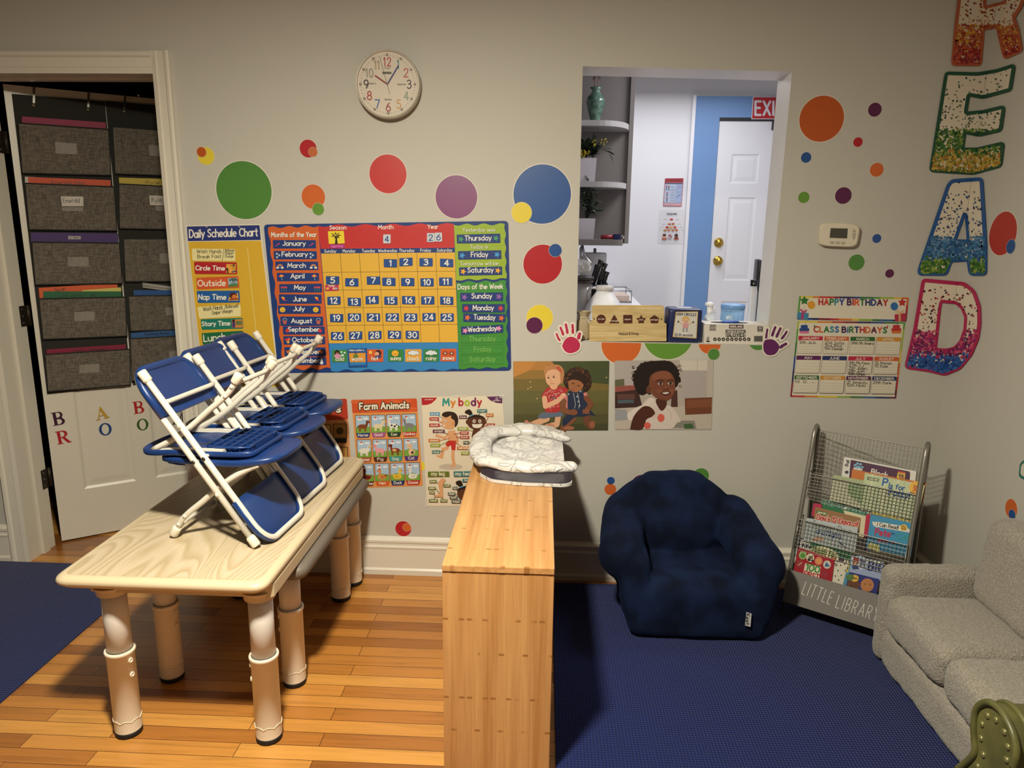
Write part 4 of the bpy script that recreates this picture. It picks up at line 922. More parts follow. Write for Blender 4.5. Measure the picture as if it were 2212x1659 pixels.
        if nm == 'cold':
            k.ell(222, 1395, 26, 30, '#1E1614'); k.ell(224, 1400, 15, 15, '#8A5A3C'); k.ell(226, 1425, 32, 22, '#C98AA8')
            for x, y in ((265, 1385), (297, 1392), (280, 1415), (270, 1418)): k.ell(x, y, 9, 9, '#DDE0E4', 10, up=False)
        elif nm == 'warm': k.ell(408, 1400, 14, 14, '#8A5A3C'); k.ell(408, 1430, 26, 26, '#5F7A35'); k.line([(390, 1382), (428, 1382)], 8, '#5A2A3A')
        elif nm == 'hot': k.ell(554, 1388, 17, 17, '#E3B24A'); k.ell(632, 1395, 32, 32, '#3A1B22'); k.ell(618, 1405, 22, 22, '#D29A72'); k.ell(630, 1432, 34, 16, '#39406E')
        elif nm == 'sunny':
            for q in range(0, 360, 24): k.line([(800+38*math.cos(math.radians(q)), 1398+32*math.sin(math.radians(q))), (800+52*math.cos(math.radians(q)), 1398+44*math.sin(math.radians(q)))], 3.5, '#1B2A1E', up=False)
            k.ell(800, 1398, 34, 30, '#DFA32F'); k.line([(782, 1402), (800, 1412), (818, 1402)], 3.5, '#6A4212')
        elif nm in ('cloudy', 'rainy'):
            for cc, gsz in (('#23303A', 4), ('#C9D2D8', 0)):
                k.up()
                for dx, dy, r in ((-34, 8, 22), (-8, -4, 28), (24, 0, 25), (44, 12, 16), (0, 14, 26)): k.ell(cx_+dx, 1390+dy*.7, r+gsz, (r+gsz)*.7, cc, 16, up=False)
            if nm == 'rainy':
                for i in range(14): k.line([(cx_-60+i*9, 1412), (cx_-66+i*9, 1436)], 2.5, '#1E4A2C', up=False)
        else:
            for x in (1298, 1362):
                for q in range(0, 180, 36): k.line([(x-27*math.cos(math.radians(q)), 1398-24*math.sin(math.radians(q))), (x+27*math.cos(math.radians(q)), 1398+24*math.sin(math.radians(q)))], 5, '#33221E', up=False)
                k.ell(x, 1398, 8, 8, '#D8D8D8', 10)
        k.text(nm, cx_-w_/2, y1-16, cx_+w_/2, y1-17, 36, 6.5, WH, shadow=(2, 3, '#2A2A20')); k.mb.build('weather_card', t)
    k = A6(.0052); k.holed([[(323, 1350), (520, 1347), (524, 1532), (336, 1537)], [(340, 1393), (506, 1391), (510, 1512), (350, 1516)]], '#1C4C8E'); k.text("Today's weather is...", 338, 1376, 500, 1373, 18, 2.6, WH); tag(k.mb.build('pointer_frame', t), 'sliding blue frame around the warm card')
calendar()
# ================================================================ two nested activity tables
ZT = .535
def table(label, x0, x1, y0, y1, z, legs, slab_m, top_m, th, leg_in_z, sleeve, ap):
    t = thing('activity_table', label, 'table', ((x0+x1)/2, (y0+y1)/2, 0), 'nested activity tables')
    bm = bmesh.new(); P = roundpoly([(x0, y0), (x1, y0), (x1, y1), (x0, y1)], .045, 6)
    lay = [(z-th, .012), (z-th*.75, .003), (z-th*.45, 0), (z-th*.2, .003), (z-.001, .012), (z, .018)]
    cx_, cy_ = (x0+x1)/2, (y0+y1)/2; vs = []; hx, hy = (x1-x0)/2, (y1-y0)/2
    b = MB(); n = len(P)
    for zz, ins in lay:
        for x, y in P: vs.append((cx_+(x-cx_)*(hx-ins)/hx, cy_+(y-cy_)*(hy-ins)/hy, zz))
    b.add(vs, [[i*n+j, i*n+(j+1) % n, (i+1)*n+(j+1) % n, (i+1)*n+j] for i in range(len(lay)-1) for j in range(n)]+[list(range(n))[::-1]], slab_m, True)
    b.add(vs[-n:], [list(range(n))], slab_m)
    b.build('tabletop_edge', t)
    b = MB(); Q = roundpoly([(x0+.024, y0+.024), (x1-.024, y0+.024), (x1-.024, y1-.024), (x0+.024, y1-.024)], .03, 5)
    b.hexa([(x, y, z-.004) for x, y in Q], [(x, y, z+.0008) for x, y in Q], top_m)
    b.build('laminate_panel', t)
    lx = sorted(set(x for x, y in legs)); ly = sorted(set(y for x, y in legs))
    if ap:
        A = roundpoly([(lx[0]-.05, ly[0]-.035), (lx[1]+.052, ly[0]-.035), (lx[1]+.052, ly[1]+.035), (lx[0]-.05, ly[1]+.035)], .02, 4)
        b = MB(); b.hexa([(x, y, z-th-.034) for x, y in A], [(x, y, z-th+.001) for x, y in A], CREAMPL)
        for x, y in legs: b.lathe([(.043, -.014), (.045, 0), (.05, .012), (.052, .014)], (x, y, z-th-.036), CREAMPL, 20)
        b.build('apron', t)
    UP = M('#D5CFC8', .35, name='white_leg_plastic')
    for x, y in legs:
        b = MB(); b.cyl((x, y, sleeve-.03), (x, y, leg_in_z), .0335, UP, 28); l = b.build('leg', t)
        b = MB(); b.lathe([(.037, .018), (.037, sleeve-.012), (.0405, sleeve-.011), (.0415, sleeve-.004), (.0405, sleeve), (.035, sleeve)], (x, y, 0), LEGPL, 32)
        # embossed clover edge above the foot
        ring = [(x+.0378*math.cos(a), y+.0378*math.sin(a), .052+.006*abs(math.sin(a*4))) for a in np.linspace(0, 2*math.pi, 65)[:-1]]
        b.tube(ring, .0011, LEGPL, 6, closed=True); tag(b.build('leg_sleeve', l), 'cream lower sleeve')
        b = MB(); b.lathe([(0, 0.0005), (.034, .0005), (.037, .004), (.037, .018), (0, .018)], (x, y, 0), DARKPL, 28); tag(b.build('foot_cap', l), 'black rubber foot')
        sx = 1 if x < cx_ else -1
        for zz in (sleeve-.03, sleeve-.075):
            b = MB(); d = Vector((sx*.95, -.3, 0)).normalized(); b.lathe([(.0075, 0), (.0075, .004), (.005, .005), (.004, .003), (0, .003)], Vector((x, y, zz))+d*.0355, LEGPL, 14, d); b.build('screw_cover', l)
    return t
GREYSLAB = M('#6A6258', .5, name='grey_table_plastic')
table('long pale wood-grain activity table with folding chairs stacked on top', -1.312, -.722, -1.137, -.03, ZT, [(-1.195, -1.047), (-.775, -1.047), (-1.195, -.105), (-.775, -.105)], CREAMPL, TOPM, .032, ZT-.045, .275, True)
table('shorter grey-edged activity table nested underneath the long one', -1.28, -.697, -.895, -.07, .462, [(-1.2, -.785), (-.79, -.785), (-1.2, -.235), (-.79, -.235)], GREYSLAB, GREYSLAB, .045, .42, .275, False)

# ================================================================ child folding chairs, each pair one upright and one upside down
CH, HW_ = .512, .138        # height, half width between tube centres
def fchair():
    t = thing('folding_chair', 'x', 'chair'); L = dict(parent=t, local=True); r = .0092
    up = lambda z: .159-.357*z/CH          # the long tube, seen from the side
    def lt(z, dz=0): return (up(z), z)
    # U-shaped tube: foot, up the side, round the top, down the other side
    def U(z0, z1, R_, off=0.0, wd=HW_, k=7):
        n = Vector((CH, 0, .357)).normalized()  # forward normal of the tube plane
        s = Vector((-.357, 0, CH)).normalized(); O = Vector((.159, 0, 0))+n*off
        l0, l1 = z0/s.z, z1/s.z; P = [O+s*l0+Vector((0, -wd, 0)), O+s*(l1-R_)*.7+s*l0*.3+Vector((0, -wd, 0)), O+s*(l1-R_)+Vector((0, -wd, 0))]
        for i in range(1, k): a = math.pi/2*i/k; P.append(O+s*(l1-R_+R_*math.sin(a)*1.0)+Vector((0, -wd+R_*.75*(1-math.cos(a)), 0)))
        P.append(O+s*l1+Vector((0, -wd+R_*.75, 0)))
        Q = [Vector((p.x, -p.y, p.z)) for p in P[::-1]]; return P+Q
    P = U(.01, CH-.009, .075); b = MB(); b.tube(P, r, WHITEMETAL, 12)
    for s in (-1, 1):   # rivet heads
        for z in (.155, .25): b.lathe([(.0065, 0), (.006, .002), (.003, .003), (0, .003)], (up(z), s*(HW_+r-.0006), z), M('#5A5148', .3, .8, name='steel_rivet') if z > .2 else WHITEMETAL, 10, (0, s, 0))
    b.build('main_frame', **L)
    b = MB(); z = .088     # flattened cross bar near the front feet
    b.tube([(up(z), -HW_, z), (up(z)+.003, -HW_+.03, z+.004), (up(z)+.003, HW_-.03, z+.004), (up(z), HW_, z)], [.0065, .0078, .0078, .0065], WHITEMETAL, 10); b.build('front_stretcher', **L)
    wr = .108
    for s in (-1, 1):
        b = MB(); Q = [(-.118, s*wr, .012), (-.092, s*wr, .052), (-.06, s*wr, .083), (-.02, s*wr, .115), (.042, s*(wr+.002), .168), (.1, s*wr, .208), (.165, s*wr, .2425)]
        Q = [(x, y, zz) for (x, zz), y in zip(crs([(q[0], q[2]) for q in Q], 3), [s*wr]*99)]
        b.tube(Q, r*.98, WHITEMETAL, 12)
        for q in ((-.1, .04), (-.078, .068)): b.lathe([(.006, 0), (.005, .002), (0, .0025)], (q[0], s*(wr+r-.0006), q[1]), WHITEMETAL, 10, (0, s, 0))
        b.lathe([(.006, -.014), (.006, .0)], (up(.168), s*(HW_-.004), .168), WHITEMETAL, 10, (0, s, 0)); b.build('rear_leg', **L)
    b = MB(); b.tube([(-.108, -wr, .026), (-.112, -wr*.55, .03), (-.112, wr*.55, .03), (-.108, wr, .026)], .0075, WHITEMETAL, 10); b.build('rear_stretcher', **L)
    for s in (-1, 1):   # feet
        d = Vector((.357, 0, -CH)).normalized(); c = Vector((.159, s*HW_, 0))+(-d)*.004
        b = MB(); b.lathe([(0, .004), (.0125, .004), (.0137, .001), (.0137, -.026), (.0118, -.031), (r, -.032)], c, WHITEPL, 16, d); b.build('foot_cap', **L)
        d = Vector((-.026, 0, -.04)).normalized(); c = Vector((-.1215, s*wr, .0065)); b = MB(); b.lathe([(0, .004), (.0125, .004), (.0137, .001), (.0137, -.022), (.0118, -.027), (r, -.028)], c, WHITEPL, 16, d); b.build('foot_cap', **L)
    # moulded backrest: a dished panel with a rim that wraps the front of the tube
    n = Vector((CH, 0, .357)).normalized(); s_ = Vector((-.357, 0, CH)).normalized(); O = Vector((.159, 0, 0)); lt_ = (CH-.009)/s_.z
    b = MB(); R_ = .075; l0 = lt_-.155
    rim = [O+n*.005+s_*l0+Vector((0, -HW_, 0))]+[p+n*.005 for p in U(.01, CH-.009, .075) if (p-O).dot(s_) > l0+.02]+[O+n*.005+s_*l0+Vector((0, HW_, 0))]
    b.tube(rim, .0118, BLUEPL, 12); inner = []
    def pan(u, v):
        y = (u-.5)*2; l = l0+v*(lt_-l0); tt = max(0, (l-(lt_-R_))/R_); wd = HW_-R_*.75*(1-math.sqrt(max(0, 1-tt*tt))); d = .004+.010*(1-abs(y)**3)*(1-(2*v-1)**4)*-1
        return O+s_*(l+.01*(1-y*y)*(0 if v < .5 else 0))+n*(d+.009)+Vector((0, y*wd, 0))
    def pan2(u, v): return pan(u, v)-n*.006
    b.grid(pan, 20, 12, BLUEPL); b.grid(pan2, 20, 12, BLUEPL)
    b.tube([pan(i/20, 0)-n*.003 for i in range(21)], .0038, BLUEPL, 8)
    b.build('backrest', **L)
    # seat: D-shaped shell with a turned-down rim
    b = MB(); P = []
    ou = [(-.148, -.085), (-.125, -.112), (.0, -.125), (.09, -.126), (.165, -.119), (.208, -.095), (.226, -.05), (.229, 0)]
    ou = crs(ou, 4); ou = ou+[(x, -y) for x, y in ou[::-1][1:]]; nn = len(ou); cx_ = .04
    def lv(k, dz, f=1.0): return [(cx_+(x-cx_)*f, y*f, .2505+.10*max(0, (x-.10))+dz) for x, y in ou]
    rings = [lv(0, -.016, .985), lv(0, -.014, 1.0), lv(0, -.004, 1.0), lv(0, .001, .985), lv(0, .002, .95), lv(0, -.001, .85), lv(0, -.004, .6), lv(0, -.005, .02)]
    vs = [p for rg in rings for p in rg]
    b.add(vs, [[i*nn+j, i*nn+(j+1) % nn, (i+1)*nn+(j+1) % nn, (i+1)*nn+j] for i in range(len(rings)-1) for j in range(nn)], BLUEPL, True)
    und = [lv(0, -.016, .985), lv(0, -.016, .97), lv(0, -.006, .95), lv(0, -.009, .6), lv(0, -.010, .02)]
    vs = [p for rg in und for p in rg]
    b.add(vs, [[i*nn+j, i*nn+(j+1) % nn, (i+1)*nn+(j+1) % nn, (i+1)*nn+j] for i in range(len(und)-1) for j in range(nn)], BLUEPL, True)
    # moulded rib grid under the rear half of the seat
    for i in range(6):
        x = -.128+i*.026; hw = .098 if i else .085; b.box((x-.0016, -hw, .2225), (x+.0016, hw, .2415), BLUEPL)
    for i in range(7):
        y = -.09+i*.03; b.box((-.128, y-.0014, .2255), (.004, y+.0014, .2415), BLUEPL)
    for s in (-1, 1): b.tube([(-.13, s*.06, .2265), (-.128, s*.09, .2265), (-.09, s*.102, .2265), (-.03, s*.10, .2275), (.004, s*.085, .2365)], .0035, BLUEPL, 8)
    b.build('seat', **L)
    for s in (-1, 1):  # pressed steel hinge brackets under the seat
        b = MB(); b.hexa([(-.06, s*.098, .2305), (.17, s*.098, .2365), (.165, s*.112, .2365), (-.06, s*.116, .2305)], [(-.06, s*.098, .2405), (.17, s*.098, .2465), (.165, s*.112, .2465), (-.06, s*.116, .2405)], WHITEMETAL)
        b.lathe([(.006, 0), (.006, .02)], (up(.25), s*.116, .2465), WHITEMETAL, 10, (0, s, 0)); b.build('seat_bracket', **L)
    return t
chair0 = fchair(); first = True
def copy_tree(o, parent=None):
    c = o.copy(); COL.objects.link(c); c.parent = parent; WL[c] = WL.get(o)
    for ch in list(o.children): copy_tree(ch, c)
    return c
def put_chair(x, yn, yaw, inv, label, dz=0):
    global first
    o = chair0 if first else copy_tree(chair0); first = False
    yc = yn+HW_*math.cos(yaw)
    if not inv: mt = Matrix.Translation((x, yc, ZT+.0082+dz)) @ Matrix.Rotation(yaw, 4, 'Z')
    else: mt = Matrix.Translation((x, yc, ZT+.001+dz+CH+.006)) @ Matrix.Rotation(yaw, 4, 'Z') @ Matrix.Rotation(math.pi, 4, 'Y')
    o.matrix_world = mt; o['label'] = label; o['group'] = 'folding chairs stacked on the table'
YW = -math.radians(5.0)
for (x, y), nm in zip([(-.975, -.905), (-.985, -.622), (-.995, -.365)], ('nearest', 'middle', 'farthest')):
    put_chair(x, y, YW, False, f'upright blue and white folding chair on the table, {nm} of the stacked pairs')
    put_chair(x, y+.004, YW, True, f'upside-down blue and white folding chair, {nm} of the stacked pairs, feet in the air')

# ================================================================ bamboo bookcase seen end-on
SX0, SX1, SY0, SY1, SZ_ = -.2465, .0425, -1.158, -.04, .622
t = thing('bamboo_bookcase', 'low bamboo bookcase seen end-on between the wood floor and the rug', 'bookcase', ((SX0+SX1)/2, (SY0+SY1)/2, 0))
def bam(nm, a, b_, m, r=.004):
    o = rbox(nm, a, b_, r, m, t, 2); o.data.polygons.foreach_set('use_smooth', [False]*len(o.data.polygons)); return o
bam('top_panel', (SX0, SY0-.003, SZ_-.02), (SX1, SY1, SZ_), BAMY, .003)
bam('side_panel', (SX0+.0005, SY0, .0085), (SX1-.0005, SY0+.019, SZ_-.0205), BAMZ, .002)
bam('side_panel', (SX0+.0005, SY1-.019, .0085), (SX1-.0005, SY1, SZ_-.0205), BAMZ, .002)
bam('bottom_shelf', (SX0+.003, SY0+.0195, .05), (SX1-.003, SY1-.0195, .068), BAMY, .002)
bam('middle_shelf', (SX0+.003, SY0+.0195, .31), (SX1-.003, SY1-.0195, .326), BAMY, .002)
bam('back_panel', (SX0+.001, SY0+.0195, .0685), (SX0+.007, SY1-.0195, SZ_-.0205), BAMZ, .001)
bam('divider', (SX0+.0075, -.59, .3265), (SX1-.003, -.574, SZ_-.0205), BAMZ, .001)
bam('divider', (SX0+.0075, -.59, .0685), (SX1-.003, -.574, .3095), BAMZ, .001)

# ================================================================ deflated white vinyl ring lying folded on the bookcase
def vinyl():
    VN = NT('white_glossy_vinyl', 0.22); v = VN.coords()
    n = VN.n('TexNoise'); n.inputs['Scale'].default_value = 16; n.inputs['Detail'].default_value = 4; n.inputs['Distortion'].default_value = .8; VN.l(v, n.inputs['Vector'])
    VN.b.inputs['Base Color'].default_value = lin('#D3D0CC'); VN.bump(VN.mix(.6, n.outputs['Fac'], VN.ramp(n.outputs['Fac'], [(.45, 0.0), (.5, 1.0), (.55, 0.0)])), .7, .012)
    z0 = SZ_+.0015
    t = thing('inflatable_pad', 'half-deflated glossy white vinyl inflatable folded on the bookcase top', 'inflatable', (-.05, -.25, z0))
    # tube rim: open C seen from the front-left corner
    pth = [(.10, -.50, .050), (.0, -.515, .050), (-.12, -.505, .050), (-.195, -.46, .053), (-.222, -.36, .056), (-.222, -.22, .060), (-.19, -.12, .062), (-.08, -.085, .066), (.03, -.10, .06), (.095, -.15, .045)]
    rr = [.026, .030, .032, .035, .036, .036, .036, .037, .034, .022]
    B = []
    for i in range(len(pth)-1):
        for tt in np.linspace(0, 1, 14):
            p = np.array(pth[i])*(1-tt)+np.array(pth[i+1])*tt; r = rr[i]*(1-tt)+rr[i+1]*tt
            B.append(ell((p[0], p[1], z0+.012+p[2]*.72), (r*1.2, r*1.2, r*.66), 14))
    def wr(co):
        import mathutils.noise as N
        d = N.noise(Vector((co.x*22, co.y*22, co.z*22)))*.006+N.noise(Vector((co.x*10, co.y*30, co.z*10)))*.004
        return (co.x+d*.6, co.y+d*.5, co.z+d)
    melt(B, .005, 6, VN.m, 'air_tube', t, wr)
    # sagging inner sheet
    b = MB()
    def sh(u, v_):
        x = -.215+u*.30; y = -.49+v_*.37
        import mathutils.noise as N
        z = z0+.042+.012*math.sin(u*9+v_*3)*.4-.022*math.sin(math.pi*u)*math.sin(math.pi*v_)+N.noise(Vector((x*30, y*30, 1)))*.006+N.noise(Vector((x*12, y*20, 5)))*.007
        return (x, y, z)
    b.grid(sh, 40, 40, VN.m); b.build('inner_sheet', t)
    # flat bottom layer in front with the dark clear window strip
    PO = [(-.165, -.545), (-.06, -.57), (.085, -.573), (.112, -.55), (.10, -.49), (.02, -.46), (-.19, -.45), (-.215, -.48)]
    b = MB(); P = roundpoly(PO, .02)
    b.hexa([(x, y, z0) for x, y in P], [(x*1.0, y, z0+.010) for x, y in P], VN.m); b.build('bottom_layer', t)
    b = MB(); cl = NT('smoky_clear_vinyl', .08); cl.b.inputs['Base Color'].default_value = lin('#332E38'); cl.b.inputs['Specular IOR Level'].default_value = .7; cl.bump(cl.n('TexNoise', Scale=30.0).outputs['Fac'], .4, .004)
    P2 = [(x*.985-.001, y*.985-.004, 0) for x, y in P]
    b.hexa([(x, y, z0+.0105) for x, y, _ in P2], [(x, y+.018, z0+.036) for x, y, _ in P2], cl.m); tag(b.build('window_strip', t), 'dark clear window strip')
vinyl()

# ================================================================ navy plush kids' armchair
def roundy():
    t = thing('plush_armchair', "child's round navy plush armchair on the rug below the pass-through", 'armchair', (.575, -.33, .009))
    z0 = .009
    def taper(bm, zt, xs):      # shear/taper a block: xs(z) -> (shift, scale about centre)
        cx_ = sum(v.co.x for v in bm.verts)/len(bm.verts)
        for v in bm.verts: sh, sc = xs((v.co.z-z0)/zt); v.co.x = cx_+(v.co.x-cx_)*sc+sh
        return bm
    B = [taper(rbm((.325, -.475, z0), (.835, -.10, z0+.20), .035, 4), .2, lambda t: (0, .97+.03*t))]
    B += [rbm((.40, -.472, z0+.13), (.765, -.12, z0+.228), .04, 4)]                       # seat cushion
    for i in range(12):                                                                    # rolled arms
        f_ = i/11; y = -.385+f_*.25
        B += [ell((.308+.03*f_, y, z0+.290+.045*f_), (.086-.004*f_, .085, .092), 20), ell((.818-.05*f_, y, z0+.262+.075*f_), (.090, .085, .088), 20)]
    B += [taper(rbm((.268, -.468, z0+.03), (.400, -.12, z0+.325), .05, 4), .35, lambda t: (.05*(1-t), .85+.15*t)), taper(rbm((.745, -.468, z0+.03), (.885, -.12, z0+.285), .05, 4), .31, lambda t: (-.03*(1-t), .85+.15*t))]
    # back: wide rounded cushion, slightly reclined
    B += [ell((.535, -.135, z0+.33), (.262, .085, .19), 30), rbm((.395, -.215, z0+.05), (.675, -.07, z0+.518), .065, 5), rbm((.335, -.21, z0+.05), (.735, -.075, z0+.475), .07, 5), rbm((.288, -.20, z0+.05), (.775, -.075, z0+.40), .06, 5), ell((.535, -.18, z0+.33), (.20, .075, .14), 24)]
    def fn(co):
        import mathutils.noise as N
        h = co.z-z0
        y = co.y+max(0, h-.18)*.14
        d = N.noise(Vector((co.x*8, co.y*8, co.z*8)))*.006+N.noise(Vector((co.x*22, co.y*22, co.z*12)))*.0025
        return (co.x+d, y+d, max(z0, co.z+d*(1 if h > .02 else 0)))
    o = melt(B, .0085, 14, NAVYPLUSH, 'cover', t, fn)
    # white woven side tag
    q = W(1617, 1338, -.478)
    fn2 = lambda px, py, off: W(px, py, -.4835-off)
    a = Art(fn2, 1280, 1000, 4.148, .0003, .002); P = [(1378, 1335), (1425, 1350), (1415, 1470), (1365, 1455)]
    a.sheet(P, '#C9C6C2', .004); a.text('Keet', 1376, 1352, 1372, 1448, 34, 6, '#1D1B1A'); tag(a.mb.build('label_tag', t), 'white brand tag')
roundy()
# ================================================================ posters and prints on the lower wall
def farm():
    a = Art(onwall, 740, 840, 4.608, .00006, .0012)
    o = W(836, 955); t = thing('farm_poster', 'orange farm animals poster with twelve picture cards, left of the body poster', 'poster', (o[0], 0, o[2]))
    a.sheet(roundpoly([(88, 110), (738, 95), (800, 965), (160, 987)], 16), '#D08A4C')
    a.poly(roundpoly([(88, 110), (738, 95), (747, 225), (98, 242)], 14), '#BF4A22')
    for x, y, r in ((130, 130, 30), (300, 215, 40), (520, 130, 36), (690, 200, 34), (640, 120, 25)): a.ell(x, y, r*1.6, r*.6, '#C95C2E', up=(x == 130))
    a.text('Farm Animals', 172, 207, 660, 190, 62, 15, '#DDD3BE', jit=.03, outline=(16, '#1E1512'), gap=.3)
    a.mb.build('poster_sheet', t); base = a.off+.0004
    LB = [('Horse', '#26356F'), ('Goat', '#9A4D86'), ('Cow', '#1F3A22'), ('Donkey', '#B0322C'), ('Sheep', '#A8442C'), ('Pig', '#4A2418'), ('Dog', '#3C8E8E'), ('Cat', '#4A2F72'), ('Rooster', '#5A1E18'), ('Hen', '#C4562A'), ('Duck', '#1F2F63'), ('Goose', '#B03030')]
    CX = [[(200, 375), (355, 371), (508, 367), (662, 362)], [(215, 618), (372, 614), (524, 610), (680, 604)], [(240, 858), (394, 853), (546, 849), (698, 846)]]
    for i, (nm, c) in enumerate(LB):
        x, y = CX[i//4][i % 4]; k = Art(onwall, 740, 840, 4.608, .00006, base); h = 112; e = 6 if i < 4 else 7
        k.poly(roundpoly([(x-75, y-h), (x+68, y-h-3), (x+76, y+60), (x+64, y+h-2), (x-52, y+h+2), (x-68, y+62)], 10), '#2A2430')
        k.poly(roundpoly([(x-70, y-h+5), (x+64, y-h+2), (x+72, y+62), (x-64, y+66)], 8), '#9FB6CC')
        k.poly([(x-68, y+10), (x-10, y-12), (x+70, y+5), (x+72, y+62), (x-64, y+66)], '#6F9A3E')
        for dx, dy in ((-30, -70), (30, -78)): k.ell(x+dx, y+dy, 26, 10, '#D5D9DE', 12)
        k.ell(x-28, y-86, 11, 9, '#C4503A', 10)
        k.poly(roundpoly([(x-64, y+67), (x+72, y+63), (x+63, y+h-4), (x-52, y+h)], 8), c)
        w_ = len(nm)*9.5; k.text(nm, x+4-w_, y+h-13, x+4+w_, y+h-16, 26, 5, '#D8D0C2', gap=.24)
        X = lambda dx: x+dx; bc = {'Horse': '#7A3B1C', 'Goat': '#D3C3A0', 'Cow': '#D8D4CC', 'Donkey': '#77757A', 'Sheep': '#D9D3C6', 'Pig': '#D8919C', 'Dog': '#7A3016', 'Cat': '#D6B08A', 'Rooster': '#7A2416', 'Hen': '#C9854A', 'Duck': '#D6B23A', 'Goose': '#D9D5CC'}[nm]
        if i < 8 and nm != 'Cat':
            f = -1 if nm in ('Cow', 'Donkey', 'Dog', 'Pig') else 1
            for dx in (-34, -22, 20, 32): k.line([(x+dx, y+8), (x+dx+1, y+46)], 10, bc, up=False)
            k.up(); k.ell(x, y, 46, 22, bc, 18)
            k.line([(x+f*36, y-4), (x+f*46, y-40)], 22, bc); k.ell(x+f*50, y-46, 19, 14, bc, 14); k.ell(x+f*62, y-42, 9, 8, {'Cow': '#D8919C', 'Donkey': '#C98A96', 'Pig': '#C47884'}.get(nm, bc), 10)
            k.line([(x-f*44, y-6), (x-f*56, y+18)], 6, '#2A1B14' if nm in ('Horse', 'Cow') else bc)
            k.ell(x+f*50, y-50, 3, 3, '#1A1412', 8)
            if nm in ('Cow',):
                for dx, dy, r in ((-20, -4, 11), (10, 6, 12), (28, -8, 8)): k.ell(x+dx, y+dy, r, r*.8, '#1E1B1C', 10)
            if nm == 'Horse': k.line([(x+f*30, y-10), (x+f*40, y-50)], 8, '#3A1B10')
            if nm == 'Goat': k.line([(x+f*44, y-58), (x+f*34, y-74)], 5, '#8A7C60'); k.line([(x+f*54, y-60), (x+f*58, y-76)], 5, '#8A7C60')
            if nm in ('Donkey',): k.line([(x+f*42, y-56), (x+f*36, y-80)], 8, bc); k.line([(x+f*54, y-58), (x+f*58, y-80)], 8, bc)
            if nm == 'Dog': k.ell(x-8, y, 22, 14, '#C9A06A', 12); k.ell(x+f*38, y-44, 9, 17, '#5A2412', 12)
            if nm == 'Sheep':
                for q in range(8): k.ell(x+36*math.cos(q*.8), y+16*math.sin(q*.8), 15, 13, bc, 12, up=False)
                k.ell(x+52, y-40, 14, 12, '#B8A48A')
        elif nm == 'Cat':
            k.ell(x+2, y+22, 26, 34, bc, 18); k.ell(x-12, y-32, 28, 23, bc, 18); k.poly([(x-36, y-40), (x-32, y-66), (x-18, y-52)], bc); k.poly([(x-4, y-52), (x+10, y-66), (x+14, y-40)], bc)
            k.ell(x+14, y+30, 12, 14, '#2A1D1A', 12); k.ell(x-20, y-34, 3.5, 3.5, '#1A1412', 8); k.ell(x-4, y-34, 3.5, 3.5, '#1A1412', 8, up=False); k.line([(x+26, y+50), (x+42, y+10)], 9, bc); k.line([(x-10, y+40), (x-10, y+58)], 9, bc)
        else:
            f = 1 if nm in ('Duck', 'Hen') else -1
            if nm in ('Hen', 'Rooster'): f = -1
            k.ell(x, y+24, 44, 25, bc, 18); k.line([(x-f*-30, y+16), (x+f*-0, y+8)], 10, bc)
            k.line([(x+f*22, y+14), (x+f*24, y-30)], 20 if nm != 'Goose' else 15, bc); k.ell(x+f*26, y-38, 18, 16, bc, 14)
            k.poly([(x+f*40, y-42), (x+f*62, y-36), (x+f*40, y-30)], '#C9662A'); k.ell(x+f*30, y-42, 3, 3, '#1A1412', 8)
            k.line([(x-6, y+46), (x-6, y+62)], 4, '#B8842A'); k.line([(x+10, y+46), (x+10, y+62)], 4, '#B8842A', up=False)
            k.poly([(x-f*36, y+26), (x-f*58, y-6), (x-f*20, y+6)], '#8A3A1C' if nm in ('Hen', 'Rooster') else bc)
            if nm in ('Hen', 'Rooster'): k.ell(x+f*26, y-56, 10, 7, '#B02A22', 10)
            k.ell(x-f*4, y+24, 24, 13, {'Duck': '#C09A2E', 'Goose': '#BFBAB0', 'Hen': '#B06F38', 'Rooster': '#5A1A12'}[nm], 14)
        k.mb.build('picture_card', t)
farm()
def shapes_poster():
    a = Art(onwall, 0, 0, 1, .00006, .0012)
    a.sheet(roundpoly([(636, 866), (749, 861), (762, 1062), (650, 1068)], 4), '#C98A55')
    a.poly(roundpoly([(636, 866), (749, 861), (752, 906), (639, 911)], 4), '#A8341F')
    a.text('Colors', 652, 893, 736, 890, 15, 3.4, '#D8CDB8', outline=(4, '#1E1512'))
    for i, (x, y) in enumerate(((664, 940), (700, 938), (734, 936), (668, 990), (703, 988), (737, 986), (672, 1036), (707, 1034), (741, 1032))):
        a.rect(x-15, y-21, x+15, y+21, '#2A2420', 3); a.rect(x-13.5, y-19.5, x+13.5, y+10, ['#B98A4A', '#C4A05A', '#A87A3C'][i % 3], 2)
        a.ell(x, y-5, 8, 8, ['#3A2A1A', '#7A2A1A', '#4A3A1A', '#2A3A5A', '#5A6A2A', '#8A5A1A', '#6A2A4A', '#2A5A4A', '#8A3A2A'][i], 14)
    tag(a.mb.build('shapes_poster'), 'red-headed poster mostly hidden behind the stacked chairs on the table', 'poster')
shapes_poster()
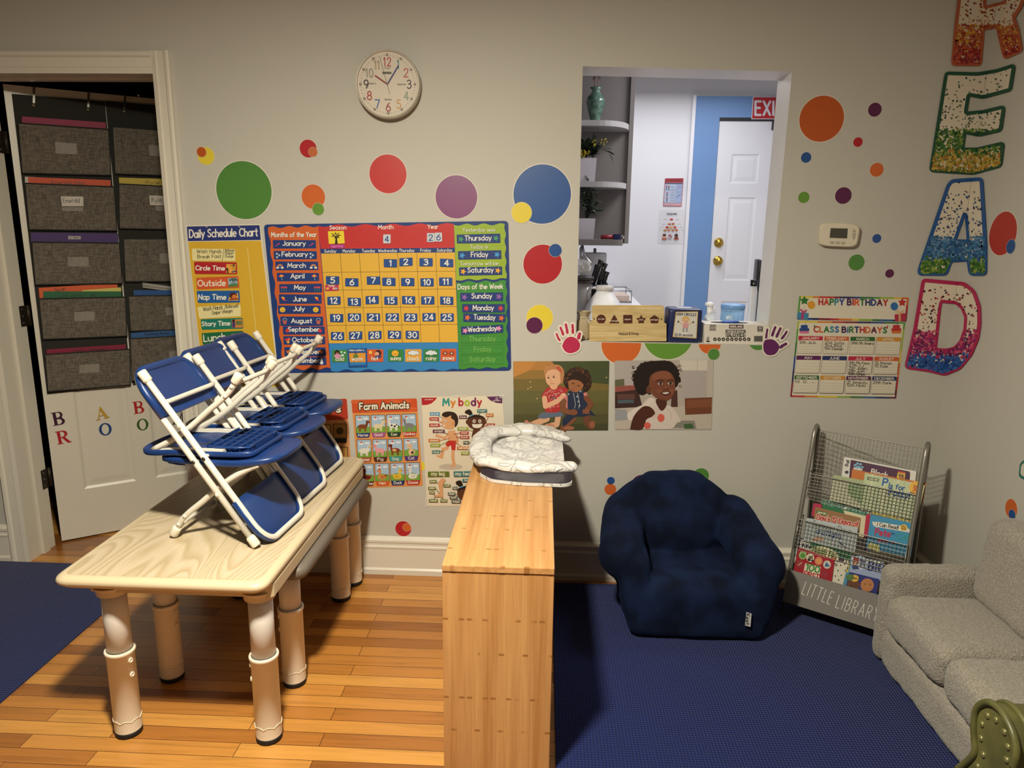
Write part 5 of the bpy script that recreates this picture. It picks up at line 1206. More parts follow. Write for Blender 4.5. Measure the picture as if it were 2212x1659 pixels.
def body():
    o = W(1003, 975); t = thing('body_poster', 'cream poster titled My body with two cartoon children, above the bookcase', 'poster', (o[0], 0, o[2]))
    a = Art(onwall, 740, 840, 4.608, .00006, .0012)
    a.sheet([(785, 80), (1588, 68), (1672, 1165), (838, 1167)], '#D6CBB6')
    a.poly([(785, 88), (940, 86), (925, 110), (885, 145), (840, 160), (790, 162)], '#A81F2A'); a.poly([(1432, 78), (1588, 72), (1590, 145), (1530, 140), (1470, 115)], '#54204E')
    a.text('BE CURIOUS', 820, 112, 900, 110, 9, 2, '#D6CBB6'); a.text('posters', 1500, 122, 1570, 121, 14, 2.6, '#D6CBB6'); a.ell(1535, 97, 13, 13, '#C9B8C4'); a.ell(1535, 97, 8, 8, '#54204E')
    a.text('My', 1000, 166, 1118, 166, 68, 17, '#2E8C84', cols=['#2E8C84', '#C77A2E'], gap=.3); a.text('body', 1160, 165, 1380, 164, 72, 17, '#A82A34', cols=['#A82A34', '#A0B02E', '#6A2456', '#A82A34'], gap=.32)
    # running boy
    SK = '#D09A6E'; a.ell(1075, 775, 118, 30, '#B8AE9E'); a.line([(1125, 450), (1145, 490), (1140, 540)], 20, '#C38C60'); 
    a.line([(1040, 590), (1000, 600), (985, 680)], 34, SK); a.line([(985, 680), (945, 668)], 22, SK); a.line([(1100, 600), (1098, 690), (1112, 762)], 32, SK); a.line([(1112, 768), (1075, 770)], 18, SK)
    a.poly([(1050, 420), (1120, 410), (1135, 520), (1052, 525)], SK); a.line([(1060, 440), (1020, 490), (945, 468)], 22, SK); a.ell(940, 466, 17, 15, SK)
    a.poly([(1050, 515), (1130, 515), (1122, 612), (1085, 608), (1078, 560), (1050, 580), (1022, 555)], '#B52A22')
    a.poly(crs([(990, 270), (1060, 240), (1120, 270), (1125, 350), (1095, 400), (1040, 400), (1000, 380), (990, 345), (975, 330), (990, 310), (990, 270)], 4), SK)
    a.poly(crs([(985, 262), (1005, 235), (1060, 225), (1120, 240), (1150, 290), (1145, 350), (1118, 380), (1115, 320), (1080, 290), (1080, 265), (1030, 285), (985, 262)], 4), '#2B1A12'); a.ell(1105, 345, 15, 19, '#C38C60')
    a.ell(1020, 322, 12, 15, '#DAD3C6'); a.ell(1018, 324, 5, 7, '#1E1410'); a.poly([(995, 362), (1022, 358), (1015, 376), (1000, 378)], '#DAD3C6')
    # girl
    DK = '#55301C'; a.poly([(1300, 400), (1370, 400), (1390, 470), (1370, 560), (1300, 560), (1285, 470)], DK); a.ell(1330, 330, 92, 75, DK); a.ell(1240, 330, 14, 20, DK); a.ell(1420, 330, 14, 20, DK)
    a.poly(crs([(1240, 310), (1260, 275), (1330, 262), (1400, 275), (1424, 310), (1390, 290), (1330, 285), (1270, 290), (1240, 310)], 4), '#22130D'); a.poly(crs([(1280, 275), (1250, 255), (1218, 240), (1228, 215), (1265, 205), (1290, 235), (1292, 268), (1280, 275)], 4), '#22130D'); a.line([(1268, 272), (1295, 258)], 10, '#5FA0C0')
    for x in (1310, 1366): a.ell(x, 322, 15, 17, '#DAD3C6'); a.ell(x, 323, 7, 8, '#3A1E14')
    a.poly(crs([(1288, 350), (1338, 352), (1390, 348), (1375, 382), (1338, 390), (1300, 382), (1288, 350)], 4), '#DAD3C6')
    def lab(t_, x0, y0, x1, y1, c, to=None):
        if to: a.line([((x0+x1)/2 if abs(to[0]-(x0+x1)/2) < (x1-x0) else (x1 if to[0] > x1 else x0), (y0+y1)/2), to], 4, c)
        a.rect(x0, y0, x1, y1, c); w_ = (x1-x0)*.36; m = (x0+x1)/2; a.text(t_, m-w_, (y0+y1)/2+8, m+w_, (y0+y1)/2+8, 20, 4, '#D6CBB6')
    T, R_, O, L_, P = '#2E6F70', '#A8262E', '#C0702E', '#8C9A2E', '#541E42'
    for q in (('eye', 868, 233, 968, 264, '#4A8FB8', (995, 290)), ('nose', 866, 283, 960, 314, R_, (985, 340)), ('mouth', 862, 346, 965, 378, R_, (1000, 370)), ('armpit', 898, 406, 1016, 438, P, (1050, 450)), ('stomach', 855, 498, 968, 530, O, (1070, 490)), ('waist', 872, 546, 972, 578, L_, (1060, 515)), ('leg', 890, 612, 970, 644, T, (1000, 620)), ('face', 1160, 265, 1235, 297, P, (1255, 300)), ('hair', 1340, 203, 1438, 235, T, (1340, 270)), ('ear', 1426, 245, 1502, 276, O, (1420, 330)), ('neck', 1436, 345, 1516, 377, R_, (1370, 390)), ('shoulder', 1144, 382, 1250, 412, L_, (1300, 420)), ('chest', 1168, 424, 1254, 452, R_, (1110, 450)), ('back', 1168, 468, 1260, 496, R_, (1130, 480)), ('hip', 1200, 520, 1258, 550, '#2E3A40', (1290, 535)), ('belly button', 1138, 574, 1278, 604, O, (1100, 520)), ('thigh', 1178, 624, 1260, 655, L_, (1300, 620))): lab(*q)
    a.poly([(848, 824), (1060, 822), (1064, 872), (850, 876)], '#5E6E24'); a.text('my leg', 885, 862, 1015, 860, 36, 7, '#D6CBB6'); a.poly([(1104, 822), (1330, 820), (1332, 872), (1108, 874)], T); a.text('my head', 1124, 862, 1300, 860, 36, 7, '#D6CBB6')
    a.poly(crs([(985, 890), (1025, 905), (1002, 945), (998, 1000), (1000, 1080), (985, 1085), (970, 1075), (925, 1078), (915, 1065), (955, 1048), (965, 1020), (952, 960), (955, 930), (985, 890)], 3), SK)
    for q in (('knee', 864, 908, 935, 936, '#5E6E24', (958, 938)), ('calf', 1006, 950, 1075, 977, '#5E6E24', (995, 965)), ('ankle', 850, 976, 925, 1002, '#5E6E24', (965, 1042)), ('toe', 862, 1018, 915, 1044, '#5E6E24', (920, 1062)), ('toenail', 858, 1098, 948, 1126, '#5E6E24', (920, 1070)), ('heel', 972, 1100, 1042, 1126, '#5E6E24', (985, 1080)), ('lip', 1092, 974, 1145, 1000, '#2E4A50', (1170, 1030)), ('cheek', 1048, 1032, 1122, 1058, '#2E4A50', (1150, 1050)), ('teeth', 1066, 1070, 1145, 1096, '#2E4A50', (1180, 1060)), ('tongue', 1084, 1110, 1178, 1136, '#2E4A50', (1200, 1080)), ('forehead', 1194, 896, 1330, 926, T, (1230, 960))): lab(*q)
    a.ell(1235, 1040, 95, 75, DK); a.poly(crs([(1140, 1020), (1160, 985), (1235, 965), (1310, 985), (1330, 1020), (1235, 995), (1140, 1020)], 4), '#22130D'); a.poly(crs([(1180, 975), (1150, 960), (1125, 935), (1145, 915), (1180, 915), (1195, 950), (1180, 975)], 4), '#22130D'); a.line([(1165, 982), (1205, 968)], 9, '#5FA0C0')
    a.mb.build('poster_sheet', t)
    for P in ([(778, 70), (830, 66), (830, 86), (778, 88)], [(1085, 66), (1230, 62), (1225, 76), (1088, 80)], [(1560, 60), (1610, 58), (1612, 90), (1562, 94)], [(822, 1085), (842, 1082), (846, 1175), (826, 1178)]):
        k = Art(onwall, 740, 840, 4.608, .0002, .006); k.poly(P, mat_clear('clear_tape', (.85, .82, .76, 1), .2, .35)); k.mb.build('tape', t)
body()

# ---------------------------------------------------------------- two photographic prints of children, taped to the wall
def girls():
    a = Art(onwall, 1090, 760, 4.706, .00006, .0018); rnd = random.Random(3)
    a.sheet(roundpoly([(88, 98), (1065, 93), (1050, 797), (95, 800)], 8), '#4A4A2A')
    def clip(x, y): return 95 < x < 1050 and 100 < y < 792
    cols = [(0, '#A9743A'), (90, '#8A6A34'), (180, '#6E5E30'), (300, '#5F5A30'), (420, '#585430'), (540, '#4E4A2A'), (640, '#3F4026'), (700, '#38402A')]
    for (y, c), (y2, _) in zip(cols, cols[1:]+[(704, '')]): a.poly([(91, 98+y*.995), (1062-y*.015, 94+y*.995), (1062-y2*.015, 94+y2), (91, 98+y2)], c)
    a.poly([(480, 97), (1062, 94), (1058, 330), (760, 300), (560, 200)], '#40482A'); a.poly([(91, 99), (330, 98), (250, 190), (91, 260)], '#B57C3E')
    a.up()
    for i in range(900):
        x, y = rnd.uniform(100, 1045), rnd.uniform(330, 785); L = rnd.uniform(5, 15)
        if clip(x+L*.5, y-L): a.poly([(x, y), (x+2.5, y), (x+L*.4, y-L)], rnd.choice(['#6F6A38', '#7F7440', '#57552E', '#8A7A46', '#3C4426', '#46502C']), up=False)
    for x, y in ((262, 305), (265, 360), (238, 375), (330, 475), (1035, 260)): a.ell(x, y, 7, 7, '#C9A87A', 8, up=False)
    S1, S2, HA1, HA2 = '#D3A180', '#7A4A30', '#B07A4E', '#2A1811'
    # left child: bare legs, denim skirt, red dotted top
    a.line([(430, 680), (330, 720), (270, 745)], 62, S1); a.line([(270, 745), (222, 735)], 56, '#B8735E'); a.ell(222, 720, 22, 26, '#C07C66')
    a.line([(545, 660), (530, 740), (470, 750)], 56, S1); a.ell(455, 752, 52, 24, '#BE8468')
    a.poly(crs([(335, 670), (380, 620), (560, 610), (590, 655), (480, 665), (400, 680), (335, 670)], 3), '#5A6678')
    a.poly(crs([(378, 440), (430, 370), (500, 350), (620, 365), (640, 400), (570, 480), (560, 600), (480, 618), (410, 600), (420, 500), (380, 462), (378, 440)], 3), '#A82A2E')
    a.up()
    for i in range(150):
        x, y = rnd.uniform(385, 600), rnd.uniform(370, 600)
        if inpoly(x, y, [(395, 440), (440, 385), (600, 380), (560, 480), (545, 590), (425, 590), (430, 500)]): a.ell(x, y, 3.4, 3.4, '#D8C4BA', 6, up=False)
    a.text('I', 462, 485, 472, 487, 34, 6, '#2A1A1C'); a.ell(500, 470, 15, 15, '#6A6468', 10)
    a.line([(405, 470), (415, 555), (540, 500)], 50, S1); a.line([(540, 500), (600, 440)], 44, S1)
    for i in range(4): a.line([(585+i*8, 425+i*18), (622+i*2, 440+i*14)], 11, '#DDAE90', up=(i == 0))
    a.ell(500, 345, 40, 40, S1); a.poly(crs([(415, 250), (420, 190), (480, 150), (560, 165), (585, 230), (570, 310), (520, 355), (460, 345), (425, 310), (415, 250)], 4), S1)
    a.poly(crs([(408, 250), (405, 180), (460, 135), (550, 135), (600, 190), (598, 280), (575, 330), (565, 260), (555, 200), (500, 178), (440, 195), (420, 230), (408, 250)], 4), HA1)
    a.up()
    for i in range(40):
        t = rnd.uniform(-2.9, .6); x, y = 505+96*math.cos(t), 225+95*math.sin(t)
        a.line([(x, y), (x+rnd.uniform(-14, 22), y+rnd.uniform(-16, 6))], 2.5, rnd.choice(['#C8925E', '#D9A871', '#8A5A38']), up=False)
    a.poly([(515, 155), (560, 150), (590, 215), (548, 190)], '#B0503A')
    for x, y in ((445, 265), (500, 257)): a.ell(x, y, 11, 8, '#4A3226', 12); a.line([(x-16, y-18), (x+16, y-20)], 4, '#A67A56')
    a.line([(473, 270), (470, 300), (482, 302)], 3, '#B07C60', smooth=True); a.line([(466, 325), (485, 322), (503, 326)], 6, '#B5665C', smooth=True)
    # right child: dark curls, navy pinafore, pink sleeves
    a.line([(690, 680), (620, 740), (600, 780)], 72, S2); a.ell(655, 775, 54, 20, '#9A6046'); a.line([(830, 650), (850, 730), (880, 760)], 70, '#6A3F2A'); a.ell(890, 740, 30, 36, '#8E5640')
    a.poly(crs([(590, 690), (640, 610), (640, 420), (700, 395), (800, 400), (850, 560), (925, 650), (880, 640), (800, 660), (720, 660), (600, 760), (590, 690)], 3), '#222B42')
    a.poly([(598, 460), (640, 440), (640, 580), (575, 520)], '#C67478'); a.poly([(800, 420), (835, 410), (845, 460), (815, 480)], '#C67478')
    a.line([(605, 500), (590, 590), (660, 615)], 52, S2); a.ell(700, 615, 42, 30, S2); a.line([(830, 470), (880, 530), (830, 605)], 52, '#75452C')
    for i in range(4): a.line([(800+i*16, 590), (800+i*20, 628)], 11, '#8A5438', up=(i == 0))
    for X in (700, 742): a.line([(X, 420), (X+22, 540), (X+8, 575)], 5, '#A8A8A8')
    for y in (455, 505, 548): a.ell(738+(y-455)*.25, y, 9, 9, '#9EA4AE', 10, up=False)
    for x, y in ((650, 430), (772, 402)): a.ell(x, y, 9, 9, '#9EA4AE', 10, up=False)
    a.poly(crs([(600, 300), (640, 210), (720, 170), (820, 190), (870, 260), (880, 340), (840, 400), (800, 400), (780, 330), (700, 260), (650, 330), (650, 380), (615, 350), (600, 300)], 4), HA2)
    a.up(); a.lev = 101
    for i in range(150):
        t = rnd.uniform(-3.4, .9); r = rnd.uniform(.78, 1.08); x, y = 742+128*r*math.cos(t), 285+118*r*math.sin(t)
        a.ell(x, y, rnd.uniform(8, 15), rnd.uniform(7, 12), rnd.choice(['#241510', '#33201A', '#4A2C1C', '#6B4026' if t < -.6 else '#2E1B14']), 9, up=False)
    a.poly(crs([(645, 310), (680, 262), (760, 270), (800, 320), (790, 370), (740, 408), (690, 405), (655, 370), (645, 310)], 4), '#96603F')
    a.poly(crs([(640, 300), (690, 250), (780, 270), (812, 340), (770, 300), (700, 282), (640, 300)], 4), HA2)
    a.line([(680, 322), (712, 326)], 5, '#2A1610'); a.ell(696, 314, 8, 4, '#1A0E0A', 10); a.ell(752, 350, 8, 4, '#1A0E0A', 10); a.line([(736, 336), (768, 350)], 4, '#2A1610')
    a.line([(668, 372), (690, 388), (716, 392)], 6, '#8A3E38', smooth=True); a.line([(712, 340), (700, 362), (712, 366)], 3, '#7A4A30', smooth=True)
    tag(a.mb.build('photo_print'), 'photo print of two toddlers sitting barefoot on grass, left of a pair', 'photo print', 'photo prints under the sill')
def babygirl():
    a = Art(onwall, 1090, 760, 4.706, .00006, .0022); rnd = random.Random(5)
    a.sheet(roundpoly([(1118, 90), (2125, 80), (2105, 792), (1120, 792)], 22), '#A89C92')
    a.poly([(1122, 540), (2110, 560), (2104, 780), (1124, 782)], '#B3A79B'); a.poly([(1122, 92), (1500, 89), (1480, 330), (1122, 330)], '#A39A96'); a.poly([(1780, 86), (2062, 84), (2060, 190), (1790, 190)], '#C4BBB0'); a.poly([(1960, 86), (1966, 86), (1960, 190), (1954, 190)], '#A89E94')
    a.poly([(1800, 192), (2040, 195), (2035, 480), (1800, 470)], '#A39A98'); a.poly([(2064, 84), (2122, 82), (2118, 470), (2058, 470)], '#B0A69C')
    a.poly([(1122, 350), (1350, 350), (1400, 560), (1122, 575)], '#3A2421'); a.poly([(1122, 345), (1330, 340), (1345, 385), (1122, 410)], '#8A4A42'); a.poly([(1122, 285), (1215, 275), (1218, 345), (1122, 352)], '#5A5A44'); a.poly([(1145, 430), (1320, 428), (1325, 480), (1150, 485)], '#5A3A34'); a.poly([(1150, 490), (1310, 485), (1315, 520), (1150, 525)], '#4A5560')
    a.poly([(1124, 580), (1240, 590), (1250, 690), (1124, 700)], '#8E8E92'); a.poly([(1700, 400), (1755, 390), (1760, 560), (1690, 560)], '#4A2E28')
    a.poly([(1832, 472), (2108, 462), (2104, 628), (1836, 640)], '#6A3C26'); a.poly([(1850, 490), (2108, 480), (2106, 560), (1852, 572)], '#7A4830')
    a.poly([(1700, 770), (1790, 700), (1930, 700), (1950, 780)], '#7E7A70'); a.poly([(1820, 735), (1910, 730), (1925, 780), (1830, 782)], '#3E5A36')
    SK, SD = '#6E3F2C', '#4A2519'
    # dress, arm, neck
    a.poly(crs([(1390, 780), (1440, 690), (1400, 560), (1430, 500), (1500, 465), (1620, 540), (1700, 560), (1790, 700), (1750, 720), (1700, 780), (1560, 786), (1390, 780)], 3), '#C9BAB2')
    a.poly(crs([(1540, 480), (1640, 480), (1640, 560), (1590, 600), (1540, 520), (1540, 480)], 3), SD)
    a.poly(crs([(1260, 690), (1250, 630), (1330, 570), (1420, 530), (1480, 470), (1510, 490), (1440, 570), (1360, 640), (1300, 700), (1260, 690)], 3), '#CFC2BA')
    a.poly(crs([(1275, 788), (1310, 660), (1400, 560), (1480, 560), (1530, 620), (1500, 660), (1440, 690), (1400, 788), (1275, 788)], 3), SD)
    a.poly(crs([(1510, 540), (1570, 600), (1560, 680), (1500, 660), (1535, 620), (1510, 540)], 3), '#C4B4AC')
    for x, y, rx, ry in ((1590, 672, 36, 42), (1452, 750, 34, 34)): a.ell(x, y, rx, ry, '#C85A4A', 20)
    a.line([(1640, 560), (1690, 620), (1690, 680)], 4, '#A8988E', smooth=True)
    # hair
    a.poly(crs([(1480, 95), (1620, 90), (1700, 105), (1760, 180), (1770, 300), (1740, 360), (1700, 300), (1640, 240), (1560, 220), (1500, 260), (1470, 330), (1440, 420), (1390, 440), (1340, 400), (1310, 300), (1330, 200), (1390, 120), (1480, 95)], 4), '#1B100D')
    a.up(); a.lev = 101
    for i in range(110):
        t = rnd.uniform(1.9, 6.6); x, y = 1545+225*math.cos(t)*rnd.uniform(.93, 1.06), 262+178*math.sin(t)*rnd.uniform(.9, 1.0)
        if y > 100 and y < 430: a.ell(x, y, rnd.uniform(10, 20), rnd.uniform(9, 16), '#1D120F', 9, up=False)
    for i in range(16):
        x, y = (rnd.uniform(1750, 1800), rnd.uniform(130, 370)) if i % 2 else (rnd.uniform(1300, 1335), rnd.uniform(140, 380))
        a.line([(x+12*math.cos(q), y+11*math.sin(q)) for q in np.linspace(0, 5, 9)], 4, '#2A1914', up=False)
    # face
    a.poly(crs([(1470, 330), (1480, 250), (1550, 200), (1650, 195), (1715, 250), (1735, 350), (1720, 430), (1670, 490), (1600, 490), (1530, 460), (1480, 400), (1470, 330)], 4), SK)
    a.poly(crs([(1500, 240), (1560, 205), (1650, 200), (1690, 230), (1690, 280), (1600, 270), (1520, 300), (1500, 240)], 4), '#7E4A34'); a.ell(1462, 385, 24, 38, '#5F3423', 18)
    a.ell(1700, 400, 24, 30, '#7E4A34', 14); a.ell(1575, 400, 30, 24, '#794631', 14)
    for x, y in ((1583, 322), (1683, 320)): a.ell(x, y, 25, 14, '#D0C2B4', 16); a.ell(x+2, y, 15, 14, '#140C0A', 14); a.ell(x-3, y-5, 3, 3, '#CFC9C4', 8)
    a.line([(1535, 300), (1570, 286), (1615, 295)], 8, '#241410', smooth=True); a.line([(1655, 292), (1690, 284), (1715, 295)], 7, '#241410', smooth=True); a.line([(1556, 318), (1583, 308), (1610, 318)], 4, '#1A0E0B', smooth=True); a.line([(1660, 314), (1684, 306), (1706, 316)], 4, '#1A0E0B', smooth=True)
    a.line([(1616, 372), (1640, 384), (1664, 372)], 7, '#4A271B', smooth=True); a.ell(1640, 362, 20, 16, '#7B4833', 14)
    a.poly(crs([(1580, 415), (1640, 402), (1692, 410), (1660, 440), (1620, 445), (1580, 415)], 4), '#4A1E1A'); a.poly(crs([(1600, 418), (1640, 410), (1675, 414), (1650, 428), (1620, 428), (1600, 418)], 4), '#CFC4B8'); a.line([(1600, 446), (1630, 456), (1665, 446)], 6, '#8A4E44', smooth=True)
    tag(a.mb.build('photo_print'), 'photo print of a smiling toddler with dark curls and white dress, right of a pair', 'photo print', 'photo prints under the sill')
    for P in ([(2070, 790), (2108, 745), (2112, 790)], [(1122, 770), (1165, 794), (1140, 806)]):
        pass
girls(); babygirl()

# ---------------------------------------------------------------- birthday banner and chart
def rainbow(a, P, wd):
    """a border band run around a quad, its hue changing along the way"""
    seq = ['#C9B23A', '#C9752E', '#B0302E', '#7A1E30', '#1E2350', '#1E3F86', '#2E6A3A', '#4E8A3A', '#8FA83A', '#C9A83A', '#C4602C', '#A8282C', '#5A1E3A', '#23305E', '#2A5C8E', '#2E6A3A', '#7FA03A']
    pts = []; n = len(P)
    for i in range(n):
        p, q = np.array(P[i], float), np.array(P[(i+1) % n], float); k = max(2, int(np.hypot(*(q-p))/70))
        for j in range(k): pts.append(tuple(p+(q-p)*j/k))
    m = len(pts); a.up()
    for i in range(m): a.line([pts[i], pts[(i+1) % m]], wd, seq[int(i*len(seq)/m*1.5) % len(seq)], up=False)
def birthday():
    MC = ['#B02A30', '#C4622E', '#2E6A3A', '#2A5C9A', '#2A5C9A', '#23305E']
    o = W(1835, 665); t = thing('birthday_banner', 'rainbow-edged banner reading happy birthday with balloons and gifts', 'banner', (o[0], 0, o[2]))
    a = Art(onwall, 1690, 620, 5.027, .00006, .0024)
    a.sheet(roundpoly([(182, 98), (1372, 113), (1347, 378), (157, 352)], 14), '#CFC6B4')
    rainbow(a, [(192, 108), (1362, 123), (1337, 366), (168, 342)], 20)
    a.text('HAPPY', 398, 192, 665, 194, 60, 17, '#B02A30', cols=['#A8262E', '#B0402E', '#2E6A3A', '#2E7A8A', '#23408A'], gap=.3); a.text('BIRTHDAY', 708, 194, 1140, 200, 60, 17, '', cols=['#3A1E4A', '#A8262E', '#C4532E', '#2E6A3A', '#23305E', '#23407A', '#5A1E3A', '#A8262E'], gap=.3)
    a.star(240, 148, 52, '#2E6A2E', inner=.55); a.ell(315, 195, 42, 44, '#C98F2E'); a.ell(1216, 210, 41, 44, '#2E63A0'); a.star(1302, 168, 48, '#B0302E', inner=.55)
    a.line([(240, 195), (235, 240), (250, 270)], 3, '#8A8070'); a.line([(1222, 254), (1240, 290)], 3, '#8A8070')
    a.poly([(165, 270), (288, 285), (278, 358), (160, 345)], '#3A7A9A'); a.poly([(210, 275), (235, 278), (228, 352), (203, 349)], '#A8306A'); a.line([(225, 272), (190, 250), (205, 240), (228, 268), (262, 248), (258, 270), (230, 275)], 9, '#A8306A')
    a.poly([(1217, 300), (1348, 282), (1340, 368), (1225, 372)], '#A82A44'); a.poly([(1262, 294), (1285, 291), (1284, 370), (1264, 370)], '#C9A06A'); a.line([(1275, 290), (1238, 268), (1258, 250), (1278, 284), (1312, 250), (1318, 272), (1280, 290)], 8, '#C9A06A')
    a.mb.build('banner_sheet', t)
    o = W(1830, 775); t = thing('birthday_chart', 'class birthdays chart of twelve month boxes under the banner', 'chart', (o[0], 0, o[2]))
    a = Art(onwall, 1690, 620, 5.027, .00006, .0014)
    a.sheet(roundpoly([(162, 366), (1337, 378), (1240, 1215), (80, 1196)], 22), '#CFC6B4')
    rainbow(a, [(174, 378), (1325, 390), (1228, 1203), (94, 1185)], 18)
    cc = ['#B02A30', '#B02A30', '#3A1E4A', '#2A5C9A', '#23305E']
    a.text('CLASS', 345, 488, 610, 490, 58, 16, '', cols=['#B02A30', '#C4622E', '#2E6A3A', '#2E7A8A', '#2A5C9A'], gap=.28); a.text('BiRTHDAYS', 650, 492, 1132, 498, 58, 16, '', cols=['#3A1E4A', '#2E5C9A', '#2E6A3A', '#23305E', '#A8262E', '#C4622E', '#5A1E3A', '#C4532E', '#2E6A3A'], gap=.28)
    a.poly([(340, 405), (368, 430), (345, 440)], '#2E6A3A'); a.poly([(1148, 415), (1120, 440), (1145, 452)], '#B02A30')
    for x, c1, c2 in ((238, '#23407A', '#C06A8A'), (1238, '#B0302E', '#C4702E')):
        a.rect(x-52, 460, x+52, 505, c2, 14); a.rect(x-54, 446, x+54, 478, c1, 14); a.rect(x-38, 412, x+38, 446, c1, 10); a.line([(x+12, 412), (x+14, 388)], 4, '#2A2420')
    def bx(u, v):
        tl, tr, br, bl = [np.array(q, float) for q in ((168, 525), (1300, 543), (1228, 1180), (104, 1166))]; return tuple((tl*(1-u)+tr*u)*(1-v)+(bl*(1-u)+br*u)*v)
    MN = ['JANUARY', 'FEBRUARY', 'MARCH', 'APRIL', 'MAY', 'JUNE', 'JULY', 'AUGUST', 'SEPTEMBER', 'OCTOBER', 'NOVEMBER', 'DECEMBER']
    CC = ['#B02240', '#BF5A30', '#2E5E2E', '#BF862E', '#551D52', '#23305E', '#B02240', '#BF5A30', '#2E5E2E', '#BF862E', '#551D45', '#23305E']
    HW = '#15110E'
    NOTE = {0: ["12th JoJo"], 1: ["21st Sofia", "3rd Bilal", "9th Deziah"], 2: ["24th Ms Amera"], 6: ["9th Ms Faya", "27th J J", "7th Julien", "13th Josh", "10th Onyx"], 7: ["15 Ahmari", "10 Kyle"], 8: ["ht  D. . -"], 10: ["21 Serenity", "12th Nicki"], 11: ["29th Parie"]}
    for i in range(12):
        c_, r_ = i % 4, i//4; u0, u1, v0, v1 = c_/4+.008, (c_+1)/4-.008, r_/3+.008, (r_+1)/3-.028
        q = [bx(u0, v0), bx(u1, v0), bx(u1, v1), bx(u0, v1)]
        a.quad(*q, '#3A342E', 12); k = lambda u, v: bx(u0+(u1-u0)*u, v0+(v1-v0)*v)
        a.poly(roundpoly([k(.008, .01), k(.992, .01), k(.992, .985), k(.008, .985)], 10), '#CFC6B4')
        a.poly(roundpoly([k(.0, .0), k(1, .0), k(1, .24), k(.0, .24)], 8), CC[i]); w_ = min(.42, len(MN[i])*.05); p, p2 = k(.5-w_, .19), k(.5+w_, .19); a.text(MN[i], *p, *p2, 25, 5.2, '#D3CBBB')
        for v in (.44, .6, .76, .9): a.line([k(.04, v), k(.96, v)], 1.8, '#9A9284', up=(v == .44))
        for j, s in enumerate(NOTE.get(i, [])):
            v = .42+j*(.17 if len(NOTE[i]) < 5 else .155); w_ = min(.9, len(s)*.075); p, p2 = k(.06, v), k(.06+w_, v+.02); a.text(s, *p, *p2, 27, 4.6, HW, gap=.16, jit=.06)
    a.mb.build('chart_sheet', t)
birthday()

# ---------------------------------------------------------------- READ letters folded into the corner
XC = lambda py: 2146.0-(py-0)*.1245           # the corner line on the photo
def oncorner(px, py, off):
    p = W(px, py, -off)
    if p[0] <= XR-off: return p
    return PX(px, py, XR-off)
def clipc(P, side):
    out = []; n = len(P); XCL = lambda q: (W(q[0], q[1])[0]-XR)*side
    for i in range(n):
        a, b = P[i], P[(i+1) % n]; da, db = XCL(a), XCL(b)
        if da >= 0: out.append(a)
        if (da > 0 > db) or (da < 0 < db): t = da/(da-db); out.append((a[0]+(b[0]-a[0])*t, a[1]+(b[1]-a[1])*t))
    return out
class CArt(Art):
    def tri(s, P, m):
        for side in (1, -1):
            q = clipc(P, side)
            if len(q) >= 3:
                o_ = s.off+s.mic; f = (lambda x, y: PX(x, y, XR-o_)) if side == 1 else (lambda x, y: W(x, y, -o_))
                s.mb.add([f(*k) for k in q], [list(range(len(q)))[::-1]], m)
    def shape(s, loops, c, up=True):
        if up: s.up()
        m = s.M_(c); L = [[(s.ox+x/s.sc, s.oy+y/s.sc) for x, y in l] for l in loops]
        al = [q for l in L for q in l]; s.nx()
        for t in tessellate_polygon([[Vector((x, y, 0)) for x, y in l] for l in L]): s.tri([al[i] for i in t], m)
    def stroke(s, P, wd, c, up=True):
        if up: s.up()
        m = s.M_(c)
        for q in ribbon(P, wd): s.nx(); s.tri([(s.ox+x/s.sc, s.oy+y/s.sc) for x, y in q], m)
def letter(label, ox, oy, sc, outer, holes, border, bands, ymix, confetti, seed):
    rnd = random.Random(seed); a = CArt(oncorner, ox, oy, sc, .00012, .004, rough=.55)
    outer = roundpoly(outer, 22, 3); holes = [roundpoly(h, 14, 3) for h in holes]
    a.shape([outer]+holes, '#D3C8B4')
    ins = lambda x, y: inpoly(x, y, outer) and not any(inpoly(x, y, h) for h in holes)
    ys = [q[1] for q in outer]; xs = [q[0] for q in outer]; y0, y1 = min(ys), max(ys)
    for P in [outer]+holes:
        Q = [q for q in P if q[1] < ymix+60]; st = []
        a.stroke(list(P)+[P[0]], 32 if P is outer else 26, border)
    # trim: the strokes run outside the edge as well, so keep them thin and lay the band of glitter over
    a.up(); a.lev = 101
    for i in range(confetti):
        x, y = rnd.uniform(min(xs), max(xs)), y0+(ymix-y0)*rnd.random()**.55
        s_ = rnd.uniform(6, 13)*(1 if y < ymix-120 else .75)
        if ins(x, y) and ins(x+s_, y+s_) and ins(x-s_, y-s_):
            t = rnd.uniform(0, 1.5); P = [(x+s_*math.cos(t+k*math.pi/2), y+s_*math.sin(t+k*math.pi/2)) for k in range(4)]
            a.shape([P], rnd.choice(bands[0]), up=False)
    a.up(); a.lev = 101
    n = 0
    while n < 1500:
        n += 1
        x, y = rnd.uniform(min(xs), max(xs)), rnd.uniform(ymix-50, y1)
        f = (y-ymix)/(y1-ymix)+rnd.uniform(-.13, .13)
        if f < 0 and rnd.random() > .5: continue
        s_ = rnd.uniform(9, 17)
        if not ins(x, y): continue
        if not (ins(x+s_*.6, y) and ins(x-s_*.6, y) and ins(x, y+s_*.6)): s_ *= .45
        b = bands[1] if f < .5 else bands[2]
        t = rnd.uniform(0, 1.5); a.shape([[(x+s_*math.cos(t+k*math.pi/2), y+s_*math.sin(t+k*math.pi/2)) for k in range(4)]], rnd.choice(b), up=False)
    return tag(a.mb.build('wall_letter'), label, 'letter', 'letters spelling a word down the corner')
